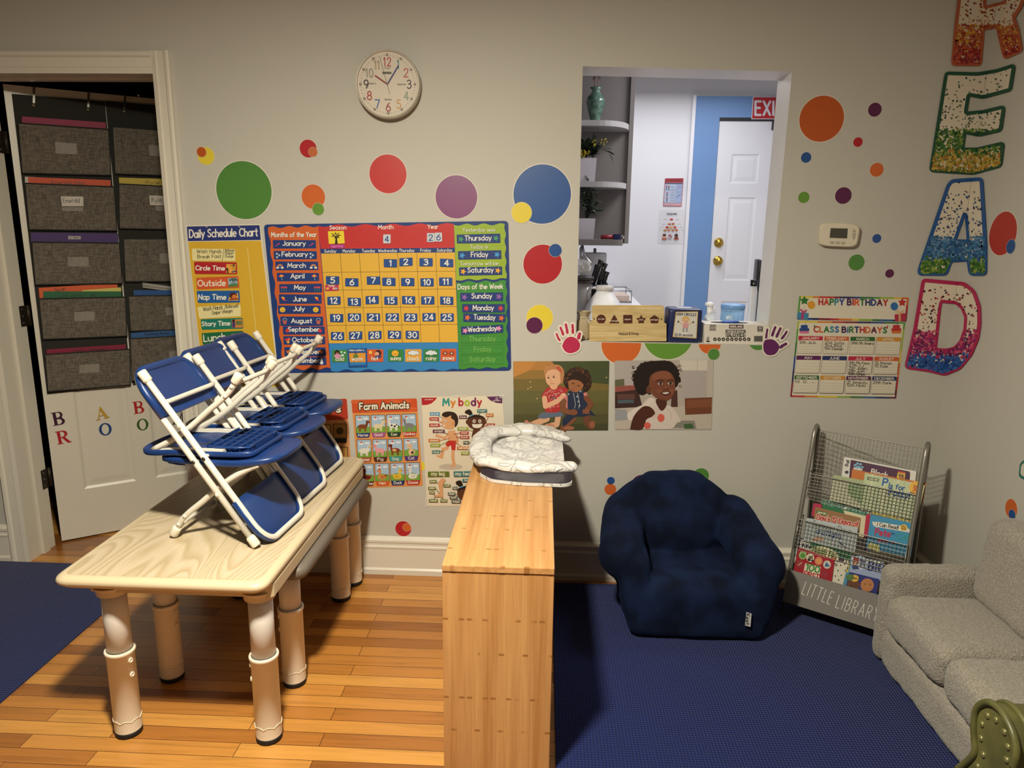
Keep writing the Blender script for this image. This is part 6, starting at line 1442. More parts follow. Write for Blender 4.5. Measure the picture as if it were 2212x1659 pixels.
letter('topmost paper letter R in the corner, red and orange glitter legs', 1900, 0, 3.949,
       [(715, -300), (1080, -300), (1235, -200), (1240, -60), (1200, 60), (1140, 150), (1175, 250), (1207, 430), (1068, 493), (1003, 222), (882, 245), (858, 548), (625, 548), (650, 250)], [[(905, -170), (1050, -170), (1085, -90), (1070, 20), (895, 65)]], '#A85A3A', (['#8A3A2A', '#A8502E', '#6A2A1E', '#B5763A'], ['#B0662A', '#A8452A', '#C4923A', '#8A2E22'], ['#9A2626', '#8A2222', '#B04A2A', '#7A1E1E']), 260, 220, 11)
letter('paper letter E in the corner, green outline and gold glitter base', 1900, 0, 3.949,
       [(570, 625), (840, 632), (1000, 605), (1145, 558), (1112, 765), (880, 828), (758, 805), (732, 968), (880, 955), (1058, 912), (1030, 1108), (850, 1150), (725, 1125), (705, 1275), (830, 1275), (1052, 1222), (1028, 1412), (800, 1475), (620, 1465), (438, 1452)], [], '#1E4A36', (['#4A5A48', '#2E4A3A', '#6A7A68', '#22382C', '#8A8A78'], ['#2E5A26', '#3A6A2E', '#234A26', '#7A8A3A'], ['#B0923A', '#C0A24A', '#8A7A2E', '#A8702A', '#5A6A2A']), 1150, 260, 12)
letter('paper letter A in the corner, blue outline and green glitter feet', 1900, 380, 3.769,
       [(590, 42), (828, 26), (860, 560), (858, 797), (740, 797), (722, 680), (580, 688), (540, 797), (322, 795), (330, 750), (560, 80)], [[(688, 308), (706, 318), (722, 530), (610, 530)]], '#24508A', (['#28508A', '#2A3050', '#4A5A6A', '#1E2E4A', '#3A5A7A', '#8A867A'], ['#2E5A8A', '#3A6E9A', '#24466E', '#5A84A4'], ['#3A6A2A', '#4E7A2A', '#8A9A3A', '#2A4E22']), 545, 260, 13)
letter('lowest paper letter D in the corner, pink outline and blue glitter base', 1900, 380, 3.769,
       [(358, 850), (690, 880), (765, 940), (808, 1060), (812, 1200), (795, 1320), (740, 1450), (650, 1562), (530, 1612), (400, 1580), (218, 1555), (290, 1250)], [[(500, 1020), (620, 1030), (672, 1075), (702, 1150), (695, 1250), (660, 1350), (610, 1402), (540, 1420), (452, 1412), (488, 1085)]], '#A8224E', (['#5A1E2E', '#8A2A34', '#2A1A22', '#A8323A', '#3A2A30'], ['#A82A5A', '#7A1E5A', '#5A1E4A', '#C04A6A'], ['#24488A', '#2A5A9A', '#1E3A72', '#3A6AA8']), 1310, 260, 14)
a = Art(onright, 0, 0, 1, .0002, .002); a.sheet(roundpoly([(2203, 1000), (2290, 940), (2290, 1075), (2200, 1030)], 7), '#2E6A62'); a.poly(roundpoly([(2206, 1004), (2290, 950), (2290, 1066), (2204, 1026)], 6), '#CFC6B4')
tag(a.mb.build('wall_poster'), 'green-edged poster corner at the right photo edge above the sofa', 'poster')
# ================================================================ wire book rack in the corner
RL = np.array([.959, -.25, 0.0]); RD = np.array([.819, -.574, 0.0]); RB = np.array([.574, .819, 0.0]); RW = .385; RS = .276; RZ0 = .009
def rk(s, t, z): return tuple(RL+RD*s+RB*t+np.array([0, 0, z]))
def rplane(o):
    n = np.cross(RD, RB*RS+np.array([0, 0, 1.0])); n = n/np.linalg.norm(n)
    if n[1] > 0: n = -n
    p0 = RL+RB*o
    return lambda px, py, off: PL(px, py, p0+n*off, n), n
def rack():
    t = thing('book_rack', 'grey wire book rack leaning into the corner beside the navy armchair', 'book rack', (1.16, -.30, 0))
    for s in (0, RW):
        b = MB(); P = [(0, RZ0), (.06, .22), (.12, .435), (.175, .635), (.187, .68), (.195, .70), (.207, .716), (.222, .722), (.236, .714), (.244, .695), (.247, .66), (.247, .3), (.247, RZ0)]
        b.tube([rk(s, a, z) for a, z in P], .0085, GREYMETAL, 12); b.build('side_frame', t)
    def mesh(name, P00, P10, P01, P11, nu, nv, r=.0011, rim=.0022):
        """wire grid between four corners"""
        b = MB(); A = [np.array(p) for p in (P00, P10, P01, P11)]
        g = lambda u, v: (A[0]*(1-u)+A[1]*u)*(1-v)+(A[2]*(1-u)+A[3]*u)*v
        for i in range(nu+1): b.tube([g(i/nu, 0), g(i/nu, 1)], r, GREYMETAL, 5, caps=False)
        for j in range(nv+1): b.tube([g(0, j/nv), g(1, j/nv)], r if j < nv else rim, GREYMETAL, 5, caps=False)
        return b
    l = lambda s, z, o: rk(s, RS*z+o, z)
    b = mesh('b', l(.008, .44, .052), l(RW-.008, .44, .052), l(.008, .70, .048), l(RW-.008, .70, .048), 28, 16); b.build('back_grid', t)
    for z0, z1, o, dep in ((.45, .545, 0.0, .05), (.262, .375, -.020, .062)):
        b = mesh('b', l(.004, z0, o), l(RW-.004, z0, o), l(.004, z1, o), l(RW-.004, z1, o), 30, 8)
        for s in (.004, RW-.004):      # basket sides and floor
            for j in range(4): z = z0+(z1-z0)*j/3; b.tube([l(s, z, o), rk(s, RS*z+o+dep, z)], .0013, GREYMETAL, 5)
            b.tube([l(s, z0, o), l(s, z1, o)], .0022, GREYMETAL, 6); b.tube([rk(s, RS*z0+o+dep, z0), rk(s, RS*z1+o+dep, z1)], .0022, GREYMETAL, 6)
        for i in range(15): s = .004+(RW-.008)*i/14; b.tube([l(s, z0, o), rk(s, RS*z0+o+dep, z0)], .0011, GREYMETAL, 5)
        b.tube([rk(.004, RS*z0+o+dep, z0), rk(RW-.004, RS*z0+o+dep, z0)], .002, GREYMETAL, 6)
        b.build('wire_basket', t)
    # solid lower tray with white lettering
    PM = M('#7E7A74', .45, .2, name='grey_tray_enamel')
    o = -.036; b = MB(); z0, z1 = .068, .188
    b.hexa([l(0, z0, o), l(RW, z0, o), l(RW, z1, o), l(0, z1, o)], [rk(0, RS*z0+o+.004, z0), rk(RW, RS*z0+o+.004, z0), rk(RW, RS*z1+o+.004, z1), rk(0, RS*z1+o+.004, z1)], PM)
    b.hexa([rk(0, RS*z0+o+.004, z0), rk(RW, RS*z0+o+.004, z0), rk(RW, .12, z0), rk(0, .12, z0)], [rk(0, RS*z0+o+.004, z0+.004), rk(RW, RS*z0+o+.004, z0+.004), rk(RW, .12, z0+.004), rk(0, .12, z0+.004)], PM)
    for s in (0, RW-.003): b.hexa([l(s, z0, o+.004), rk(s, .12, z0), rk(s, .16, z1), l(s, z1, o+.004)], [l(s+.003, z0, o+.004), rk(s+.003, .12, z0), rk(s+.003, .16, z1), l(s+.003, z1, o+.004)], PM)
    tr = b.build('lower_tray', t)
    fn, n = rplane(o); a = Art(fn, 1680, 900, 3.457, .00012, .0006)
    a.text('LITTLE', 178, 1322, 388, 1402, 96, 5, '#D2CCC2', gap=.42); a.text('LIBRARY', 430, 1424, 735, 1528, 96, 5, '#D2CCC2', gap=.4); tag(a.mb.build('lettering', tr), 'thin white capital lettering')
    return t
rack()
GRP = 'picture books in the wire rack'
def book(label, o, q, thick, cover, draw=None, pages='#CFC6B4'):
    fn, n = rplane(o); a = Art(fn, 1680, 900, 3.457, .00008, 0.0)
    q = roundpoly(q, 8, 2); front = [a.p(*p) for p in q]; back = [np.array(p)-n*thick for p in front]; m = len(q)
    t = thing('picture_book', label, 'book', tuple(np.mean([front, back], (0, 1))), GRP)
    mid0 = [np.array(p)-n*.0012 for p in front]; mid1 = [np.array(p)+n*.0012 for p in back]
    b = MB(); mc = M(cover, .35); b.hexa([tuple(p) for p in mid0], front, mc); b.hexa([tuple(p) for p in back], [tuple(p) for p in mid1], mc); a.mb = b
    a.off = .0002
    if draw: draw(a)
    b.build('cover', t)
    c = np.mean(mid0+mid1, 0); b = MB(); b.hexa([tuple(c+(p-c)*.985) for p in mid1], [tuple(c+(p-c)*.985) for p in mid0], M(pages, .8)); b.build('page_block', t)
def T(*a_): return lambda a: [a.text(*x[:-1], **x[-1]) if isinstance(x[-1], dict) else a.text(*x) for x in a_]
def d_white(a): a.text('Ball', 522, 372, 535, 330, 22, 5, '#1A1614'); a.ell(515, 415, 14, 12, '#2A2420')
book('white book standing at the back of the top rack pocket', .041, [(497, 300), (1035, 408), (1012, 640), (462, 540)], .006, '#CFCBC4', d_white)
def d_purple(a):
    for x, y, r in ((600, 385, 22), (578, 362, 11), (596, 350, 11), (618, 356, 11), (632, 378, 10)): a.ell(x, y, r, r*.85, '#6FA0B8', 12)
    a.text('Storytime', 565, 392, 630, 402, 15, 4, '#D0C8C0'); a.text('Block', 695, 432, 815, 458, 42, 8, '#D0C8C0'); a.poly([(900, 405), (955, 415), (945, 480), (885, 468)], '#D0A83A'); a.poly([(900, 405), (955, 415), (953, 425), (898, 415)], '#B0302E'); a.text('Book', 905, 440, 938, 446, 16, 3.5, '#4A1E3A'); a.text('18', 902, 466, 938, 472, 24, 5, '#4A1E3A')
book('dark purple book with a pawprint and yellow badge in the top rack pocket', .032, [(545, 322), (985, 410), (965, 600), (528, 520)], .006, '#431639', d_purple)
book('orange board book behind the potty book in the top rack pocket', .022, [(555, 392), (1108, 498), (1080, 640), (535, 560)], .008, '#B86A28')
def d_green(a):
    a.poly([(408, 470), (640, 510), (632, 690), (385, 620)], '#C4C4A8'); a.poly(crs([(530, 500), (640, 520), (632, 650), (590, 630), (540, 590), (520, 540), (530, 500)], 3), '#7E9A6A')
book('pale green book at the left of the top rack pocket', .014, [(415, 435), (652, 478), (640, 690), (383, 622)], .006, '#9AA67E', d_green)
def d_potty(a):
    for i in range(9): a.line([(660+i*48, 425+i*10), (630+i*46, 690+i*10)], 16, '#C2C8A4' if i % 2 else '#AAB890', up=(i == 0))
    a.poly([(672, 448), (758, 464), (754, 486), (668, 472)], '#2E4A2A'); a.text('SESAME STREET', 678, 468, 750, 480, 12, 2.4, '#C9C6A8')
    a.text('P', 783, 512, 815, 518, 52, 13, '#1E5A9A'); a.text('Is for', 828, 530, 945, 552, 36, 8, '#1E4A86'); a.text('Potty!', 825, 582, 982, 612, 44, 11, '#1E4A86')
    a.ell(1033, 532, 52, 50, '#D9A83A', a0=-10, a1=200); a.ell(1033, 532, 52, 50, '#D9A83A'); a.text('Over', 1014, 522, 1050, 528, 15, 3, '#8A2A1E'); a.text('30', 1006, 552, 1044, 560, 30, 5.5, '#B0302E'); a.text('flaps to lift', 996, 572, 1064, 580, 12, 2.4, '#8A2A1E')
    a.poly([(1055, 520), (1078, 525), (1074, 545), (1052, 542)], '#B0302E')
book('pale green potty training book with blue title in the top rack pocket', .008, [(650, 420), (1100, 512), (1036, 778), (618, 690)], .005, '#B4BE9A', d_potty)
book('teal book with a pale arc at the back of the middle rack pocket', .030, [(335, 612), (700, 700), (690, 830), (318, 720)], .004, '#6A9A86', lambda a: a.line([(470, 700), (540, 672), (620, 680), (690, 720)], 16, '#C9D0C8', smooth=True))
book('dark green thin book at the left of the middle rack pocket', .024, [(312, 648), (500, 700), (480, 800), (285, 740)], .003, '#2E6A46')
book('crimson book corner at the left end of the middle rack pocket', .018, [(268, 645), (330, 655), (320, 760), (250, 740)], .003, '#A8304A')
book('cream book between the cardboard cover and the blue reader', .014, [(490, 700), (695, 755), (680, 920), (560, 880)], .004, '#CBBFA0')
def d_card(a):
    a.poly([(292, 700), (370, 715), (366, 738), (288, 724)], '#3A5A2A'); a.text('SESAME STREET', 298, 719, 362, 732, 11, 2.4, '#C9C6A8')
    a.text("Day's 12 Days of", 290, 770, 598, 822, 40, 9, '#A8282A', outline=(7, '#D0C4B0'))
book('cardboard brown book with red lettering at the left of the middle pocket', .008, [(280, 675), (618, 755), (602, 900), (262, 820)], .006, '#8E6A48', d_card)
book('yellow-edged book behind the blue reader in the middle pocket', .012, [(700, 703), (1035, 788), (1020, 860), (690, 790)], .003, '#D0B84A')
book('pink-red book left of the blue reader in the middle pocket', .004, [(660, 725), (720, 735), (690, 1000), (632, 985)], .004, '#A82A44', lambda a: (a.ell(655, 950, 22, 60, '#241C2A'), a.poly([(700, 740), (720, 745), (690, 1000), (672, 995)], '#3E6A94')))
def d_pete(a):
    a.poly([(705, 782), (740, 790), (745, 830), (712, 812)], '#C9C4B8'); a.poly([(735, 784), (965, 822), (960, 862), (735, 822)], '#D3CDC0'); a.poly([(960, 830), (1005, 850), (985, 858), (1000, 872), (958, 860)], '#C9C4B8')
    a.text('I Can Read!', 742, 816, 898, 842, 26, 5, '#1E2A3A'); a.ell(941, 829, 27, 24, '#D0A83A'); a.text('My', 928, 826, 954, 830, 13, 3, '#5A3A12'); a.text('First', 924, 842, 956, 847, 13, 3, '#5A3A12')
    a.text('Pete', 726, 880, 838, 898, 46, 11, '#A82A50'); a.text('the', 846, 878, 872, 882, 16, 3, '#1E4A6A'); a.text('Cat', 888, 908, 975, 922, 42, 10, '#2E8A94'); a.text('goes on', 745, 930, 880, 952, 24, 5, '#C04A6A')
    a.poly([(665, 975), (690, 940), (760, 960), (760, 1015)], '#B8B468')
book('blue beginner reader with a white ribbon banner in the middle pocket', -.004, [(695, 730), (1030, 800), (990, 1050), (660, 975)], .004, '#3E86AC', d_pete)
def d_summer(a):
    a.text('Summer Days', 258, 815, 545, 878, 42, 5.5, '#5A6A5E'); a.text('and Nights', 285, 870, 472, 916, 40, 6, '#2A4A7A'); a.ell(300, 925, 45, 26, '#C08A6A', a0=180, a1=360); a.poly([(470, 960), (455, 930), (500, 965), (520, 985)], '#1E2A3A')
book('pale blue-grey book with handwritten title at the left of the middle pocket', -.006, [(215, 755), (600, 830), (576, 1012), (193, 930)], .004, '#A9B2B4', d_summer)
def d_kin(a): a.poly([(172, 918), (378, 958), (360, 1085), (150, 1060)], '#C9C6BE'); a.text('KIND', 182, 972, 268, 992, 28, 6.5, '#23284A')
book('white book with navy edge and capitals at the left of the lowest tray', .0, [(160, 903), (385, 948), (362, 1150), (128, 1110)], .004, '#1E2334', d_kin)
def d_ready(a): a.ell(345, 1025, 110, 52, '#D0CBA0', rot=14); a.text('Ready for', 262, 1005, 426, 1052, 36, 8, '#4A6A1E')
book('dark green book with cream oval title in the lowest rack tray', -.008, [(245, 935), (555, 1020), (545, 1150), (235, 1100)], .004, '#2A5E40', d_ready)
def d_dots(a):
    rnd = random.Random(2)
    for x, y in ((445, 1080), (470, 1110), (450, 1150), (475, 1185), (430, 1190), (455, 1220), (500, 1100), (505, 1150)): a.ell(x, y, 5, 6, '#2A2622', 10)
    a.ell(475, 1073, 22, 14, '#43203E'); a.text('hi', 415, 1112, 440, 1116, 26, 5, '#1A1614'); a.ell(420, 1062, 18, 12, '#B8602E')
book('white spotted book beside the red board book in the lowest tray', -.012, [(400, 1045), (532, 1075), (482, 1270), (392, 1240)], .006, '#C6C0B0', d_dots)
def d_100(a):
    a.poly([(205, 1095), (322, 1122), (305, 1225), (188, 1185)], '#CBC3AE'); a.text('100', 208, 1143, 306, 1168, 46, 11, '#3E7A34'); a.text('FIRST', 194, 1188, 302, 1216, 36, 9, '#A8262E')
    for x, y, c in ((187, 1035, '#8AA86A'), (243, 1055, '#C9C2B0'), (306, 1078, '#C47A5A'), (368, 1105, '#BDB6A8'), (165, 1098, '#8A2A30'), (350, 1178, '#8A2030')): a.ell(x, y, 29, 31, c)
    a.ell(187, 1038, 19, 18, '#4E7E3A'); a.line([(187, 1020), (192, 1008)], 4, '#5A3A1E')
    a.ell(234, 1068, 12, 12, '#1E1A1A'); a.ell(258, 1074, 8, 8, '#1E1A1A'); a.rect(230, 1040, 262, 1062, '#6A5A3A'); a.ell(306, 1080, 18, 17, '#D08A4A'); a.poly([(350, 1120), (362, 1085), (390, 1118)], '#2E5A8A'); a.line([(155, 1110), (178, 1090)], 7, '#C09A6A')
book('thick red board book of first words at the left of the lowest tray', -.020, [(155, 977), (425, 1065), (400, 1250), (118, 1150)], .022, '#96202A', d_100)
book('yellow and blue book edge in the middle of the lowest tray', -.010, [(500, 1085), (555, 1100), (545, 1300), (475, 1270)], .004, '#4A86A0', lambda a: (a.poly([(505, 1092), (535, 1100), (525, 1165), (500, 1150)], '#C9B03A'), a.line([(512, 1110), (524, 1130), (512, 1148)], 7, '#1E1A1A')))
def d_bi(a):
    a.poly([(552, 1045), (790, 1090), (788, 1105), (550, 1060)], '#CFC9A8'); a.ell(608, 1092, 60, 54, '#A8B4C8'); a.ell(580, 1085, 24, 26, '#B58468'); a.poly(crs([(556, 1080), (575, 1052), (602, 1062), (608, 1082), (580, 1078), (556, 1080)], 3), '#A0282A'); a.poly([(552, 1115), (590, 1110), (612, 1140), (560, 1140)], '#2A3C6A')
    a.text('Wow!', 612, 1080, 650, 1090, 20, 4, '#23284A'); a.text('25+', 614, 1104, 646, 1112, 18, 4, '#23284A'); a.text('stickers!', 600, 1120, 654, 1134, 15, 3, '#23284A'); a.text('BIG', 676, 1142, 790, 1162, 62, 14, '#23306E', gap=.3)
book('lilac-blue book with large capitals at the right of the lowest tray', -.014, [(548, 1035), (790, 1085), (770, 1230), (535, 1165)], .004, '#8E9AB8', d_bi)
def d_face(a):
    a.ell(565, 1255, 48, 44, '#5E3826'); a.ell(668, 1258, 50, 50, '#A86E42'); a.ell(575, 1207, 30, 26, '#C9A23A'); a.text('Read with me', 555, 1210, 596, 1214, 10, 2.4, '#5A3A12'); a.ell(540, 1200, 30, 24, '#4E6E3A', up=False)
    for i in range(9): a.line([(632+i*9, 1300+i*1.5), (629+i*9, 1318+i*2)], 7, '#17120F', up=(i == 0))
    a.ell(652, 1250, 4, 5, '#2A1A12'); a.ell(690, 1256, 4, 5, '#2A1A12'); a.ell(552, 1262, 4, 5, '#1A0E0A'); a.ell(584, 1262, 4, 5, '#1A0E0A')
book('navy book with two round brown faces at the right of the lowest tray', -.020, [(535, 1160), (760, 1215), (730, 1370), (498, 1310)], .004, '#2E3470', d_face)

# ================================================================ grey fleece kids' sofa along the right wall
def soft(name, boxes, parent, m, vox=.010, sm=5, amp=.003, fn0=None):
    import mathutils.noise as N
    def fn(c):
        if fn0: c = Vector(fn0(c))
        d = N.noise(c*14)*amp+N.noise(c*60)*.0016
        return (c.x+d, c.y+d, max(c.z+d, .0095))
    return melt([rbm(a, b_, r, 4) for a, b_, r in boxes], vox, sm, m, name, parent, fn)
def sofa():
    t = thing('kids_sofa', "child's grey fleece two-seat sofa against the right wall", 'sofa', (1.37, -.93, .009)); z = .009
    soft('base', [((1.18, -1.30, z), (1.56, -.56, .15), .03)], t, SHERPA)
    def lean(c): return (c.x-max(0, (c.z-.15))*.05, c.y, c.z)
    soft('arm', [((1.172, -.582, z), (1.57, -.500, .37), .04)], t, SHERPA)
    soft('arm', [((1.172, -1.405, z), (1.57, -1.30, .362), .05)], t, SHERPA)
    for y0, y1 in ((-.929, -.576), (-1.296, -.931)): soft('seat_cushion', [((1.168, y0, .145), (1.50, y1, .288), .045)], t, SHERPA)
    soft('back_frame', [((1.50, -1.30, .15), (1.57, -.56, .42), .03)], t, SHERPA)
    for y0, y1 in ((-.927, -.572), (-1.296, -.933)): soft('back_cushion', [((1.43, y0, .275), (1.545, y1, .575), .05)], t, SHERPA, fn0=lambda c: (c.x+(c.z-.275)*.10, c.y, c.z))
sofa()
# ================================================================ olive leather armchair, only its near arm in the frame
def greenchair():
    t = thing('leather_armchair', "olive green leather child's armchair with brass nail trim, lower right corner", 'armchair', (1.22, -1.72, .009))
    cp = lambda x, y: (1960+x/8.778, 1480+y/8.778); XF = .95
    out = [(960, 1600), (1100, 1500), (1220, 1390), (1290, 1290), (1308, 1180), (1296, 1050), (1284, 850), (1290, 650), (1320, 490), (1390, 385), (1500, 330), (1620, 345), (1750, 440), (1850, 560), (1960, 760), (2040, 960), (2085, 1180), (2088, 1330), (2070, 1440), (2030, 1560)]
    P = [PX(*cp(*q), XF) for q in out]; yz = [(p[1], p[2]) for p in P]
    y_l, z_l = yz[0]; y_r, z_r = yz[-1]
    poly = crs(yz, 3)+[(y_r-.005, z_r-.06), (y_r+.005, .03), (y_l-.005, .03)]
    b = MB(); n = len(poly); front = [(XF, y, z) for y, z in poly]; back = [(XF+.56, y, z) for y, z in poly]
    tri = tessellate_polygon([[Vector((y, z, 0)) for y, z in poly]]); b.add(front, [list(q) for q in tri], LEATHER); tri2 = [list(q)[::-1] for q in tri]; b.add(back, tri2, LEATHER)
    b.add(front+back, [[i, (i+1) % n, n+(i+1) % n, n+i] for i in range(n)], LEATHER, True); arm = b.build('arm', t)
    b = MB(); c = np.mean(poly, 0); m = 3*(len(yz)-1)+1; b.tube([(XF-.002, y, z) for y, z in poly[:m]], .0075, LEATHER, 10); b.tube([(XF+.03, y+(y-c[0])*.02, z+(z-c[1])*.02) for y, z in poly[:m]], .006, LEATHER, 10); b.build('welt', arm)
    NB = M('#8E8A5A', .25, .6, name='aged_brass_nail')
    for x, y in ((1525, 580), (1685, 660), (1420, 740), (1845, 890), (1400, 1010), (1910, 1170), (1440, 1320), (1885, 1420), (1335, 1540)):
        p = PX(*cp(x, y), XF); b = MB(); b.ball((XF-.0005, p[1], p[2]), .0075, NB, 12, (.62, 1, 1)); b.build('nail_head', arm)
    rbox('seat', (.99, -2.02, .05), (1.5, -1.60, .30), .05, LEATHER, t, 4); rbox('back', (1.42, -2.03, .05), (1.57, -1.44, .72), .06, LEATHER, t, 4); rbox('arm', (.96, -2.17, .02), (1.5, -2.03, .47), .06, LEATHER, t, 4)
    for x in (1.0, 1.46):
        for y in (-1.50, -2.1): b = MB(); b.cyl((x, y, .0085), (x, y, .052), .022, M('#2A1A12', .4, name='dark_wood'), 14, .028); b.build('leg', t)
greenchair()
# ================================================================ things on the pass-through sill
SL = SILLZ+.0008; c2 = lambda x, y: (1180+x/4.096, 480+y/4.096)
def AY(Y, step=.0001, base=.0004): return Art(lambda px, py, off: W(px, py, Y-off), 1180, 480, 4.096, step, base)
def prism(b, pts, Y, depth, m):
    f = [tuple(W(*c2(*q), Y)) for q in pts]; z0 = min(p[2] for p in f); f = [(p[0], p[1], p[2]+SL-z0) for p in f]
    n = len(f); tri = tessellate_polygon([[Vector((p[0], p[2], 0)) for p in f]]); k = [(p[0], p[1]+depth, p[2]) for p in f]
    b.add(f, [list(t) for t in tri], m); b.add(k, [list(t)[::-1] for t in tri], m); b.add(f+k, [[i, (i+1) % n, n+(i+1) % n, n+i] for i in range(n)], m)
PINE = NT('pale_pine', .5); _n = PINE.n('TexNoise'); _n.inputs['Scale'].default_value = 22; _n.inputs['Distortion'].default_value = 1.5; PINE.l(PINE.coords(scale=(.25, 1, 3)), _n.inputs['Vector']); PINE.color(PINE.ramp(_n.outputs['Fac'], [(.35, '#B39A66'), (.65, '#C9B282')])); PINE = PINE.m
def shapebox():
    Y = .012; q = W(*c2(720, 1060), Y); t = thing('shape_sorting_box', 'wooden shape-sorting box with five brown shapes on the sill, left of the blue cube', 'toy box', (q[0], q[1]+.05, SL))
    b = MB(); prism(b, rrect(382, 905, 1063, 1062, 6), Y, .105, PINE); b.build('drawer_body', t)
    b = MB(); pts = roundpoly([(405, 1062-2), (405, 770), (1040, 770), (1043, 1060)], 26); prism(b, pts, Y+.006, .012, PINE); b.build('front_board', t)
    b = MB(); prism(b, pts, Y+.085, .012, PINE); b.build('back_board', t)
    a = AY(Y+.006); B_ = '#4A1F12'; a.ell(486, 858, 41, 41, B_, 40); a.poly(roundpoly([(602, 815), (650, 898), (555, 898)], 10), B_); a.rect(681, 820, 762, 898, B_, 6); a.poly(roundpoly([(840+(48 if i % 2 == 0 else 23)*math.sin(i*math.pi/5), 866-(50 if i % 2 == 0 else 24)*math.cos(i*math.pi/5)) for i in range(10)], 5), B_); a.poly(roundpoly([(957+46*math.sin(i*2*math.pi/5), 866-46*math.cos(i*2*math.pi/5)) for i in range(5)], 6), B_)
    for s, x, y in (('circle', 486, 862), ('triangle', 602, 878), ('square', 721, 864), ('star', 840, 868), ('pentagon', 957, 868)): a.text(s, x-len(s)*4.6, y, x+len(s)*4.6, y, 13, 2.6, '#D0C4B0')
    for x, y in ((423, 855), (1019, 858)): a.ell(x, y, 6, 7, '#3A2A1A', 12)
    tag(a.mb.build('shape_inlay', t), 'dark brown printed shapes')
    a = AY(Y); a.text('Melissa & Doug.', 642, 1000, 818, 994, 24, 3.4, '#2E2114', jit=.05); tag(a.mb.build('brand_script', t), 'small dark script lettering')
shapebox()
def cube():
    Y = .014; q = W(*c2(1230, 1062), Y); t = thing('activity_cube', 'navy blue plastic cube with exercise card on the sill', 'toy cube', (q[0], q[1]+.06, SL))
    p0, p1 = W(*c2(1070, 1062), Y), W(*c2(1388, 768), Y); h = p1[2]-p0[2]; m = M('#1B2450', .4, name='navy_cube_vinyl')
    rbox('cube_body', (p0[0], Y, SL), (p1[0], Y+.115, SL+h), .012, m, t, 4)
    a = Art(lambda px, py, off: W(px, py, Y-.001-off), 1180, 480, 4.096, .0001, .0004)
    a.poly(roundpoly([(1138, 780), (1352, 778), (1338, 1038), (1110, 1022)], 10), '#0F1636'); a.poly(roundpoly([(1146, 792), (1344, 789), (1330, 1030), (1117, 1016)], 6), '#B59A5E'); a.poly(roundpoly([(1152, 798), (1338, 795), (1324, 1022), (1124, 1010)], 5), '#C6C2BA')
    a.text('ARM CIRCLES', 1152, 824, 1326, 830, 22, 4.6, '#2A3038')
    a.ell(1234, 862, 34, 30, '#C9A25A'); a.ell(1236, 872, 26, 22, '#D2A98C'); a.line([(1216, 855), (1236, 846), (1256, 856)], 9, '#C9A25A'); a.poly([(1208, 895), (1262, 895), (1254, 940), (1208, 938)], '#C58E92'); a.line([(1210, 900), (1182, 890), (1168, 880)], 9, '#D2A98C'); a.line([(1260, 900), (1285, 892), (1300, 886)], 9, '#D2A98C'); a.ell(1168, 880, 9, 8, '#4A4440'); a.ell(1300, 885, 9, 8, '#4A4440')
    a.line([(1215, 940), (1212, 975)], 14, '#8E9094'); a.line([(1244, 940), (1242, 975)], 14, '#8E9094', up=False); a.ell(1205, 982, 17, 8, '#DAD5CC'); a.ell(1238, 982, 16, 8, '#DAD5CC'); a.ell(1228, 874, 2.5, 3, '#2A1A12', 8); a.ell(1246, 874, 2.5, 3, '#2A1A12', 8); a.line([(1228, 884), (1238, 888), (1248, 884)], 2, '#8A4A3A')
    a.ell(1148, 995, 13, 13, '#2A3038'); a.ell(1148, 995, 8, 8, '#C6C2BA'); a.text('60 seconds', 1170, 1006, 1295, 1010, 22, 3, '#5A5E62'); tag(a.mb.build('exercise_card', t), 'printed exercise card in a clear pocket')
    b = MB(); zt = SL+h; x0, x1 = p0[0]+.04, p1[0]-.035; b.hexa([(x0, Y+.03, zt+.0003), (x1, Y+.03, zt+.0003), (x1, Y+.08, zt+.0003), (x0, Y+.08, zt+.0003)], [(x0, Y+.03, zt+.0012), (x1, Y+.03, zt+.0012), (x1, Y+.08, zt+.0012), (x0, Y+.08, zt+.0012)], M('#B8BAC4', .3)); b.build('top_card', t)
cube()
